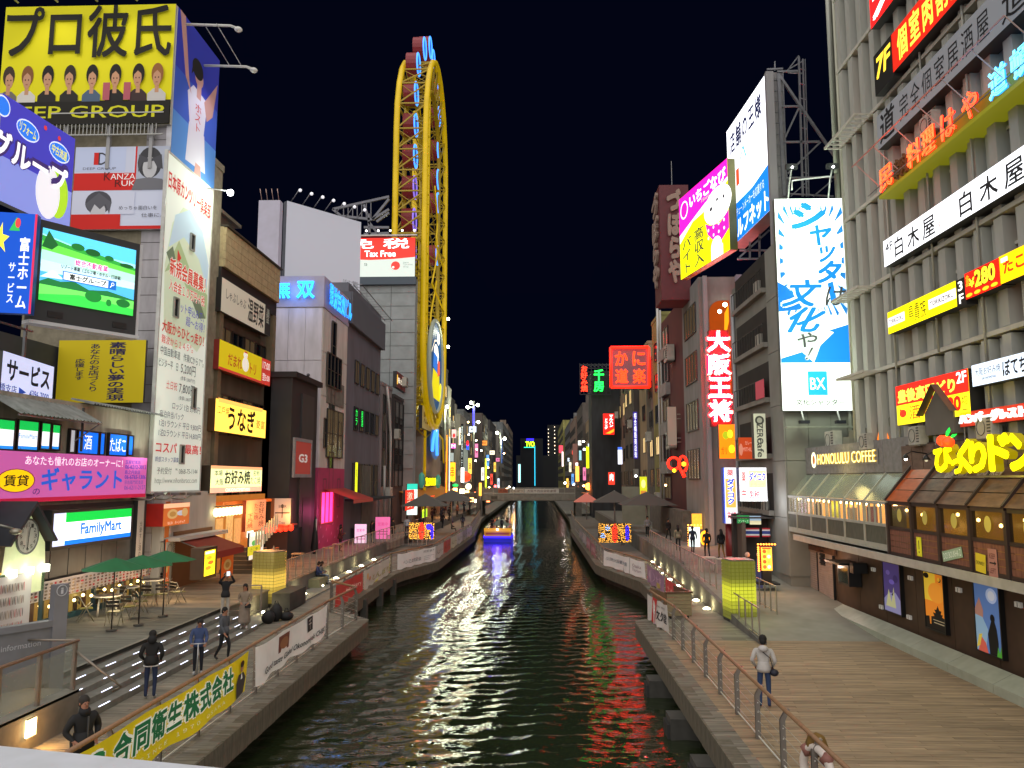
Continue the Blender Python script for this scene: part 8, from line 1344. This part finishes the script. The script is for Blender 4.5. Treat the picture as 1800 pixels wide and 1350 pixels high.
# cafe furniture
def table(x, y, z, label):
    q = root('cafe_table', label, 'table', (x, y, z), group='round cafe tables under the green parasols'); MB().tube([(0, 0, .7), (0, 0, .74)], .48, mat('#c9c5b8', .4), 20).tube([(0, 0, .741), (0, 0, .745)], .42, mat('#4a453c', .4), 20).build('table_top', q)
    for k in range(3): an = k * 2.1; MB().tube([(.3 * math.cos(an), .3 * math.sin(an), .7), (.36 * math.cos(an), .36 * math.sin(an), 0)], .04, mat('#c9c5b8', .4), 6).build('leg', q)
    return q
def chair(x, y, z, rz, label):
    q = root('folding_chair', label, 'chair', (x, y, z), rz, group='folding chairs round the cafe tables'); GR = metal('#a6a090', .4)
    MB().box(-.21, .21, -.2, .22, .43, .46, mat('#6b6a30', .6, dirt=.2, scale=8)).build('seat', q)
    for k in range(2): MB().box(-.21, .21, .22, .25, .62 + k * .13, .71 + k * .13, mat('#2a221c', .5)).build('back_slat', q)
    for s_ in (-1, 1): MB().tube([(.22 * s_, -.24, 0), (.21 * s_, .0, .44), (.21 * s_, .24, .86)], .014, GR, 5).build('leg', q); MB().tube([(.22 * s_, .26, 0), (.21 * s_, .02, .44), (.21 * s_, -.16, .62)], .014, GR, 5).build('leg', q)
    return q
def parasol(x, y, z, label, s=.68):
    q = root('green_parasol', label, 'parasol', (x, y, z), random.random(), group='green parasols outside the cafe'); n = 8; GP = mat('#1d6a3c', .75, dirt=.15, scale=2); vs = [(1.55 * s * math.cos(i * math.pi / 4), 1.55 * s * math.sin(i * math.pi / 4), 2.0) for i in range(n)] + [(.2 * math.cos(i * math.pi / 4), .2 * math.sin(i * math.pi / 4), 2.3) for i in range(n)] + [(0, 0, 2.36)]
    MB().add(vs, [(i, (i + 1) % n, n + (i + 1) % n, n + i) for i in range(n)] + [(n + i, n + (i + 1) % n, 2 * n) for i in range(n)] + [tuple(range(n))[::-1]], GP).build('canopy', q); MB().tube([(0, 0, 0), (0, 0, 2.35)], .025, mat('#3a342e', .5), 6).tube([(0, 0, 0), (0, 0, .06)], .17, mat('#4a4844', .6), 10).build('pole', q)
    m = MB()
    for i in range(n): m.bar((0, 0, 2.2), (1.5 * s * math.cos(i * math.pi / 4), 1.5 * s * math.sin(i * math.pi / 4), 1.98), .012, mat('#3a342e', .5))
    m.build('rib', q)
tb_ = [onz(187, 1083, UZ), onz(220, 1065, UZ), onz(265, 1050, UZ)]
wr_ = ['nearest the camera', 'in the middle', 'farthest from the camera']
for k, p in enumerate(tb_): table(p.x, p.y, UZ, 'round white rimmed cafe table %s' % wr_[k]); pp = onz((203, 250, 292)[k], (982, 977, 969)[k], UZ + 2.33); parasol(pp.x, pp.y, UZ, 'green cafe parasol %s' % wr_[k])
ch_ = [(150, 1092, 2.2), (200, 1098, 3.3), (170, 1072, .4), (205, 1072, -.5), (228, 1088, 2.9), (245, 1078, 2.4), (236, 1052, .6), (262, 1066, 3.0), (284, 1064, 3.4), (312, 1060, 2.6), (290, 1042, 1.0)]
for k, (x, y, rz) in enumerate(ch_): p = onz(x, y, UZ); chair(p.x, p.y, UZ, rz, 'folding chair with dark slatted back, %s counting from the left by the cafe' % ORD[k])
for i, (x, y) in enumerate(((-13.6, 45.5), (-13.0, 52.2), (-12.9, 49.4))): q = root('bar_stool', ['pale wooden stool before the red lanterns', 'wooden stool table behind the left walkway railing', 'second wooden stool behind the left walkway railing'][i], 'stool', (x, y, UZ)); MB().box(-.3, .3, -.25, .25, .72, .78, mat('#b49068', .6)).build('seat', q); [MB().bar((sx * .25, sy * .2, .72), (sx * .3, sy * .25, 0), .03, mat('#b49068', .6)).build('leg', q) for sx in (-1, 1) for sy in (-1, 1)]
for i in range(3):
    q = root('white_bench_table', 'white outdoor table or bench by the lime pillar, %s from the left' % ORD[i], 'table', (8.9 + i * .75, 43.0 - (i % 2) * .8, RZ - .1), .3 * i); MB().box(-.4, .4, -.3, .3, .68, .73, mat('#c4beae', .5)).build('top', q)
    for sx in (-1, 1): MB().bar((sx * .35, -.25, .68), (sx * .35, -.25, 0), .03, mat('#c4beae', .5)).bar((sx * .35, .25, .68), (sx * .35, .25, 0), .03, mat('#c4beae', .5)).build('leg', q)
# bench blocks and bags
p = onz(553, 1032); q = root('stone_seat', 'pale stone cube seat under the sitting couple', 'seat', (p.x, p.y, LZ)); MB().box(-.35, .35, -.3, 1.3, 0, .43, mat('#8a8868', .7, dirt=.2, scale=3)).build('block', q)
for i, (x, y, s, sz) in enumerate(((471, 1096, .27, 1.), (485, 1092, .25, 1.5), (503, 1090, .3, .6))):
    p = onz(x, y); q = root('black_bag', ['round black bag at the left of the pile on the deck', 'upright black backpack in the middle of the pile', 'low black holdall at the right of the pile'][i], 'bag', (p.x, p.y, LZ)); MB().sphere((0, 0, s * sz * .9), s, mat('#101012', .7, dirt=.3, scale=6, bump=.4), 12, sz).build('body', q); MB().tube([(-.08, 0, s * sz * 1.7), (-.05, 0, s * sz * 1.7 + .16), (.05, 0, s * sz * 1.7 + .16), (.08, 0, s * sz * 1.7)], .02, mat('#101012', .7), 5).build('handle', q)
# ================================================================== PEOPLE
def skinned(name, verts, edges, radii, matids, mats_, parent, sub=1, rootv=0):
    me = bpy.data.meshes.new(name); me.from_pydata(verts, edges, []); o = bpy.data.objects.new(name, me); COL.objects.link(o)
    sk_ = o.modifiers.new('s', 'SKIN'); sk_.use_smooth_shade = True; sk_.branch_smoothing = .6; su = o.modifiers.new('u', 'SUBSURF'); su.levels = su.render_levels = sub
    sv = me.skin_vertices[0].data
    for i, r_ in enumerate(radii): sv[i].radius = r_ if isinstance(r_, tuple) else (r_, r_)
    sv[rootv].use_root = True
    dg = bpy.context.evaluated_depsgraph_get(); nm = bpy.data.meshes.new_from_object(o.evaluated_get(dg)); bpy.data.objects.remove(o)
    nm.materials.clear()
    for m_ in mats_: nm.materials.append(m_)
    V = np.array(verts); E0 = [(V[a], V[b_], matids[k]) for k, (a, b_) in enumerate(edges)]; ids = []
    for p in nm.polygons:
        c = np.array(p.center); best = 9; bi = 0
        for a, b_, mi in E0:
            d = b_ - a; t = max(0, min(1, float(np.dot(c - a, d) / (np.dot(d, d) + 1e-9)))); dd = float(np.linalg.norm(c - a - d * t))
            if dd < best: best, bi = dd, mi
        ids.append(bi)
    nm.polygons.foreach_set('material_index', ids); nm.polygons.foreach_set('use_smooth', [True] * len(ids)); return nm
def person(label, x, y, z, rz, h=1.7, top='#202024', legs='#22304a', shoe='#1c1c1c', skin='#9a6a50', hair='#15110e', pose='stand', long_hair=False, skirt=None, fingers=False, top_len=0., extra=None, bulky=1.):
    s = h / 1.7; q = root('person', label, 'person', (x, y, z), rz); q.scale = (s, s, s)
    P = {'pel': (0, 0, .92), 'wst': (0, 0, 1.06), 'chs': (0, -.01, 1.28), 'nck': (0, 0, 1.44), 'hd0': (0, -.01, 1.52), 'hd1': (0, -.015, 1.6), 'hd2': (0, -.01, 1.67),
         'hl': (.09, 0, .88), 'kl': (.1, -.03, .48), 'al': (.1, .02, .09), 'tl': (.11, -.16, .04), 'hr': (-.09, 0, .88), 'kr': (-.1, -.03, .48), 'ar': (-.1, .02, .09), 'tr': (-.11, -.16, .04),
         'sl': (.18, 0, 1.38), 'el': (.24, .03, 1.12), 'wl': (.25, -.05, .88), 'sr': (-.18, 0, 1.38), 'er': (-.24, .03, 1.12), 'wr': (-.25, -.05, .88)}
    if pose == 'walk': P.update(kl=(.09, -.16, .5), al=(.09, -.12, .1), tl=(.09, -.3, .05), kr=(-.09, .04, .5), ar=(-.09, .26, .12), tr=(-.09, .14, .04), wl=(.24, .1, .9), wr=(-.24, -.2, .92), er=(-.23, -.04, 1.13))
    if pose == 'pocket': P.update(el=(.27, .05, 1.12), wl=(.2, -.12, .96), er=(-.27, .05, 1.12), wr=(-.2, -.12, .96))
    if pose == 'phone': P.update(el=(.25, -.1, 1.14), wl=(.1, -.3, 1.24), er=(-.25, -.08, 1.12), wr=(-.08, -.3, 1.2), hd0=(0, -.03, 1.52), hd1=(0, -.06, 1.59), hd2=(0, -.06, 1.65))
    if pose == 'photo': P.update(el=(.26, -.22, 1.42), wl=(.12, -.36, 1.66), er=(-.26, -.22, 1.42), wr=(-.1, -.36, 1.66))
    if pose == 'scooter': P.update(el=(.24, -.08, 1.12), wl=(.2, -.34, 1.0), er=(-.24, -.08, 1.12), wr=(-.2, -.34, 1.0), hd0=(0, -.03, 1.51), hd1=(.02, -.06, 1.58), hd2=(.02, -.05, 1.64))
    if pose == 'turn': P.update(hd0=(0, .0, 1.52), hd1=(.0, .02, 1.59), hd2=(0, .04, 1.66), el=(.3, .06, 1.12), wl=(.2, -.1, .98), er=(-.3, .06, 1.12), wr=(-.2, -.1, .98))
    if pose == 'bag': P.update(el=(.25, 0, 1.12), wl=(.16, -.2, 1.0), er=(-.24, .02, 1.12), wr=(-.12, -.2, 1.02))
    if pose == 'sit': P.update({k: (v[0], v[1], v[2] - .45) for k, v in P.items() if k not in ('kl', 'al', 'tl', 'kr', 'ar', 'tr')}); P.update(kl=(.1, -.42, .47), al=(.1, -.44, .08), tl=(.11, -.6, .04), kr=(-.1, -.42, .47), ar=(-.1, -.5, .08), tr=(-.11, -.66, .04), el=(.24, -.06, .7), wl=(.12, -.28, .66), er=(-.24, -.06, .7), wr=(-.12, -.28, .64), nck=(0, -.04, .99), hd0=(0, -.07, 1.06), hd1=(0, -.1, 1.13), hd2=(0, -.1, 1.19))
    R0 = {'pel': (.14, .1), 'wst': (.13, .095), 'chs': (.155, .11), 'nck': .055, 'hd0': (.06, .07), 'hd1': (.078, .095), 'hd2': (.062, .08), 'hl': .085, 'kl': .06, 'al': .042, 'tl': .042, 'hr': .085, 'kr': .06, 'ar': .042, 'tr': .042, 'sl': .062, 'el': .048, 'wl': .032, 'sr': .062, 'er': .048, 'wr': .032}
    for k in ('wst', 'chs', 'pel'): R0[k] = tuple(v * bulky * 1.05 for v in R0[k])
    for k in ('sl', 'sr', 'el', 'er'): R0[k] *= (1 + (bulky - 1) * 1.4)
    for k in ('wl', 'wr'): R0[k] *= 1.15
    E = [('pel', 'wst', 0), ('wst', 'chs', 0), ('chs', 'nck', 0), ('nck', 'hd0', 2), ('hd0', 'hd1', 2), ('hd1', 'hd2', 2), ('pel', 'hl', 1), ('hl', 'kl', 1), ('kl', 'al', 1), ('al', 'tl', 3), ('pel', 'hr', 1), ('hr', 'kr', 1), ('kr', 'ar', 1), ('ar', 'tr', 3), ('chs', 'sl', 0), ('sl', 'el', 0), ('el', 'wl', 0), ('chs', 'sr', 0), ('sr', 'er', 0), ('er', 'wr', 0)]
    for sd, w_, e_ in (('l', 'wl', 'el'), ('r', 'wr', 'er')):
        W_, El = Vector(P[w_]), Vector(P[e_]); d = (W_ - El).normalized(); side_ = d.cross(Vector((0, 1, 0)) if abs(d.y) < .8 else Vector((0, 0, 1))).normalized()
        P['p' + sd] = tuple(W_ + d * .07); R0['p' + sd] = (.034, .022); E.append((w_, 'p' + sd, 2))
        if fingers:
            for f_ in range(4): off = side_ * (-.03 + .02 * f_); L_ = (.06, .075, .07, .055)[f_]; a = W_ + d * .09 + off; P['f%s%d' % (sd, f_)] = tuple(a); P['g%s%d' % (sd, f_)] = tuple(a + d * L_ * .6 + Vector((0, -.01, 0))); P['h%s%d' % (sd, f_)] = tuple(a + d * L_ + Vector((0, -.03, 0))); R0['f%s%d' % (sd, f_)] = R0['g%s%d' % (sd, f_)] = .0085; R0['h%s%d' % (sd, f_)] = .007; E += [('p' + sd, 'f%s%d' % (sd, f_), 2), ('f%s%d' % (sd, f_), 'g%s%d' % (sd, f_), 2), ('g%s%d' % (sd, f_), 'h%s%d' % (sd, f_), 2)]
            a = W_ + d * .04 - side_ * .045; P['u' + sd] = tuple(a); P['v' + sd] = tuple(a + d * .045 - side_ * .012); R0['u' + sd] = .011; R0['v' + sd] = .009; E += [(w_, 'u' + sd, 2), ('u' + sd, 'v' + sd, 2)]
    ks = list(P); ix = {k: i for i, k in enumerate(ks)}
    nm = skinned('body', [P[k] for k in ks], [(ix[a], ix[b_]) for a, b_, _ in E], [R0[k] for k in ks], [e[2] for e in E], [mat(top, .8, dirt=.15, scale=6), mat(legs, .8, dirt=.15, scale=6), mat(skin, .55), mat(shoe, .5)], q, 2 if fingers else 1); put('body', nm, q)
    hx, hy, hz = P['hd1']; fz = hz
    m = MB(); m.sphere((hx, hy + .018, hz + .035), .098, mat(hair, .8, dirt=.3, scale=30, bump=.6), 12, 1.05); m.sphere((hx, hy + .05, hz - .02), .085, mat(hair, .8), 10, 1.05)
    if long_hair: m.tube([(hx, hy + .06, hz + .02), (hx, hy + .1, hz - .12), (hx, hy + .1, hz - .3)], [.09, .1, .06], mat(hair, .8), 8)
    m.build('hair', q)
    m = MB(); m.sphere((hx - .03, hy - .088, hz - .005), .01, mat('#140f0c', .3), 6).sphere((hx + .03, hy - .088, hz - .005), .01, mat('#140f0c', .3), 6); m.build('eye', q); MB().tube([(hx, hy - .085, hz - .005), (hx, hy - .108, hz - .03)], [.008, .014], mat(skin, .55), 5).box(hx - .02, hx + .02, hy - .094, hy - .088, hz - .062, hz - .055, mat('#7a3a34', .6)).build('face', q)
    MB().sphere((hx - .08, hy + .0, hz - .01), .018, mat(skin, .55), 6, 1.5).sphere((hx + .08, hy + .0, hz - .01), .018, mat(skin, .55), 6, 1.5).build('ear', q)
    pz = P['pel'][2]
    if skirt: MB().tube([(0, 0, pz + .1), (0, 0, pz - .1), (0, 0, .3), (0, 0, .22)], [.15, .19, .24, .235], mat(skirt, .8, dirt=.2, scale=5), 12).build('skirt', q)
    elif pose != 'sit': MB().tube([(0, 0, pz + .18), (0, 0, pz + .02), (0, 0, pz - .06 - top_len)], [.12 * bulky, .165 * bulky, .15 * bulky], mat(top, .8, dirt=.15, scale=6), 12).build('jacket_hem', q)
    return q
def face_to(x, y, tx, ty): return math.atan2(ty - y, tx - x) + math.pi / 2
p1 = person('person in a white hooded top and blue jeans standing alone on the right deck', 5.67, 20.96, LZ, R(165), 1.76, '#b8b2ae', '#2a3f66', '#1c2030', pose='pocket', fingers=True, bulky=1.08)
MB().sphere((0, .11, 1.42), .12, mat('#b8b2ae', .8), 10, .7).build('hood', p1); MB().sphere((-.24, .06, .86), .11, mat('#1a1c2c', .6), 8, .8).build('shoulder_bag', p1); MB().tube([(-.22, .06, .9), (-.16, .13, 1.2), (.1, .12, 1.42)], .012, mat('#1a1c2c', .6), 5).build('bag_strap', p1)
p2 = person('person in a black puffer jacket looking up behind the yellow banner', -8.35, 15.0, LZ, R(55), 1.72, '#121215', '#1c2638', pose='turn', skin='#9a6a55', hair='#2c2622', fingers=True, bulky=1.3, top_len=.08)
MB().tube([(0, .0, 1.4), (0, -.01, 1.47), (0, -.02, 1.5)], [.11, .1, .085], mat('#16161a', .85, dirt=.4, scale=12, bump=.5), 12).box(-.008, .008, -.185, -.15, .95, 1.38, mat('#4a4a4c', .4)).build('collar', p2)
p3 = person('person in a black hooded jacket and cap looking away at the foot of the steps', -10.15, 21.3, LZ, R(195), 1.72, '#0e0e10', '#1c2a4a', '#c8c8c8', pose='pocket', fingers=True, bulky=1.15); MB().sphere((0, .06, 1.5), .12, mat('#0e0e10', .8), 10).build('hood', p3); MB().tube([(.18 * math.cos(i * math.pi / 8), .13 * math.sin(i * math.pi / 8), .84) for i in range(16)], .022, mat('#c8c8c8', .7), 5, closed=True).build('shirt_hem', p3)
p4 = person('person in a blue hooded jacket holding a kick scooter', -10.0, 23.9, LZ, R(20), 1.6, '#36466e', '#161a26', '#a8a8a8', pose='scooter', fingers=True, bulky=1.1); MB().sphere((0, .1, 1.42), .11, mat('#36466e', .8), 10, .7).build('hood', p4)
sc_ = root('kick_scooter', 'slim silver kick scooter held by the person in blue', 'scooter', (-9.85, 23.5, LZ), R(20)); MB().tube([(0, -.02, .1), (0, .0, .96)], .018, metal('#b8b8bc'), 6).tube([(-.2, 0, .96), (.2, 0, .96)], .018, metal('#b8b8bc'), 6).build('handlebar', sc_); MB().box(-.06, .06, .05, .6, .08, .11, metal('#77777c')).build('deck', sc_)
for yy in (0, .62): MB().tube([(-.015, yy, .06), (.015, yy, .06)], .06, DARK, 12).build('wheel', sc_)
p5 = person('person in a grey hooded jacket walking behind the blue one', -10.0, 25.8, LZ, R(75), 1.62, '#4c4e54', '#15161a', pose='walk', fingers=True, bulky=1.1); MB().sphere((0, .1, 1.42), .11, mat('#4c4e54', .8), 10, .7).build('hood', p5)
pc = onz(377, 1092, UZ - .3); p6 = person('person in a black top and white trousers holding a phone up on the steps', -11.66, pc.y, UZ - .3, R(30), 1.74, '#16161a', '#a8a096', '#141414', pose='photo', fingers=True); MB().box(-.06, .06, -.46, -.45, 1.66, 1.82, mat('#d8e0e8', .3, em=.8)).build('phone', p6)
p7 = person('person with long dark hair in a beige coat and long skirt on the steps', -11.0, 30.3, UZ - .6, R(10), 1.62, '#8a7866', '#8a7866', '#c8c4c0', pose='bag', long_hair=True, skirt='#85766a', fingers=True, bulky=1.12); MB().box(.05, .27, -.26, -.16, .82, .98, mat('#17120f', .6)).build('handbag', p7)
pc = onz(566, 1028); p8 = person('person in a blue jacket sitting on the stone seat', pc.x - .3, pc.y + .1, LZ, R(95), 1.68, '#2c3a66', '#14161c', pose='sit', fingers=False, bulky=1.1); p9 = person('person in pale jeans sitting beside the one in blue', pc.x - .3, pc.y + .75, LZ, R(90), 1.6, '#6a6c72', '#6a7890', '#d8d4d0', pose='sit', long_hair=True, hair='#2c1c14')
pc = onz(1152, 957); MB
fars = [('person in a beige hooded jacket leaning by the right wall', 7.3, pc.y - 1.5, LZ, 200, '#b8a878', '#2a2c38', 'bag'), ('person in a beige coat with a round bag on the right walkway', 9.2, 53.5, RZ, 175, '#8a8268', '#1c1c20', 'walk'), ('person in dark blue on the right walkway', 9.9, 52.2, RZ, 160, '#1c2438', '#141418', 'walk'), ('person with a grey backpack on the right walkway', 10.2, 49.3, RZ, 180, '#17171b', '#1c1f2a', 'walk'), ('person in a black jacket and yellow skirt on the right walkway', 10.9, 48.6, RZ, 190, '#1c1a1c', '#8a6a30', 'walk'),
        ('slim person in a grey shirt walking far along the right bank', 8.9, 66, RZ, 0, '#77777a', '#101014', 'walk'), ('person in black walking near the beige wall on the right', 10.1, 63, RZ, 20, '#0f0f12', '#101014', 'walk'),
        ('seated person in black by the left light mural', -12.0, 66.5, UZ, 60, '#121216', '#16161c', 'stand'), ('standing person in black left of the light mural', -12.9, 62.5, UZ, 100, '#101014', '#121216', 'stand'), ('person in a pale coat by the left parasols', -11.4, 70, UZ, 190, '#a8a8b0', '#1c1c24', 'stand'), ('person in dark clothes under the nearer left parasol', -10.6, 72.5, UZ, 40, '#101014', '#16161c', 'phone'), ('person in black under the farther left parasol', -9.6, 81, UZ, 150, '#0c0c10', '#121218', 'walk'),
        ('person on the bench of the left lower quay', -9.2, 86, LZ, 90, '#1c2030', '#101018', 'sit'), ('person walking on the lower left quay', -8.6, 92, LZ, 180, '#2a2f44', '#14141c', 'walk'), ('dark figure in the doorway of the pink shopfront', -14.4, 58.6, UZ, 90, '#17121a', '#121216', 'stand'), ('person in red and black near the folded parasol', -13.6, 55.2, UZ, 110, '#5a1c1c', '#141418', 'phone')]
mesh_cache = {}
for k, (lab, x, y, z, rz, c1, c2, ps) in enumerate(fars):
    person(lab, x, y, z, R(rz), random.uniform(1.6, 1.75), c1, c2, pose=ps, bulky=1.1, long_hair=(k % 3 == 1))
for k in range(16):
    lab = 'distant passer by among the left shop lights, %s from the left' % ORD[k]; x = -12.6 + (k % 4) * .7; y = 88 + k * 2.4
    src = bpy.data.objects['person'] if False else None
    if k < 3: mesh_cache[k] = person(lab, x, y, UZ, R(60 * k), 1.68, ('#2a2224', '#3a1c1c', '#1c2230')[k], '#15151a', pose=('walk', 'stand', 'phone')[k])
    else: copy_tree(mesh_cache[k % 3], lab, (x, y, UZ), R(47 * k))
    (mesh_cache[k] if k < 3 else bpy.data.objects[-1])
for o in bpy.data.objects:
    if o.get('category') == 'person' and str(o.get('label', '')).startswith('distant passer by'): o['group'] = 'distant passers by on the left bank'
# boat passengers
for k in range(4): p = person('boat passenger under the canopy, %s from the left' % ORD[k], -5.2 + k * .55, 91.5 + (k % 2), .9, R(180 + 20 * k), 1.55, ('#1c1c22', '#4a4a50', '#2a2c3a', '#5a3a2a')[k], '#15151a', pose='stand')
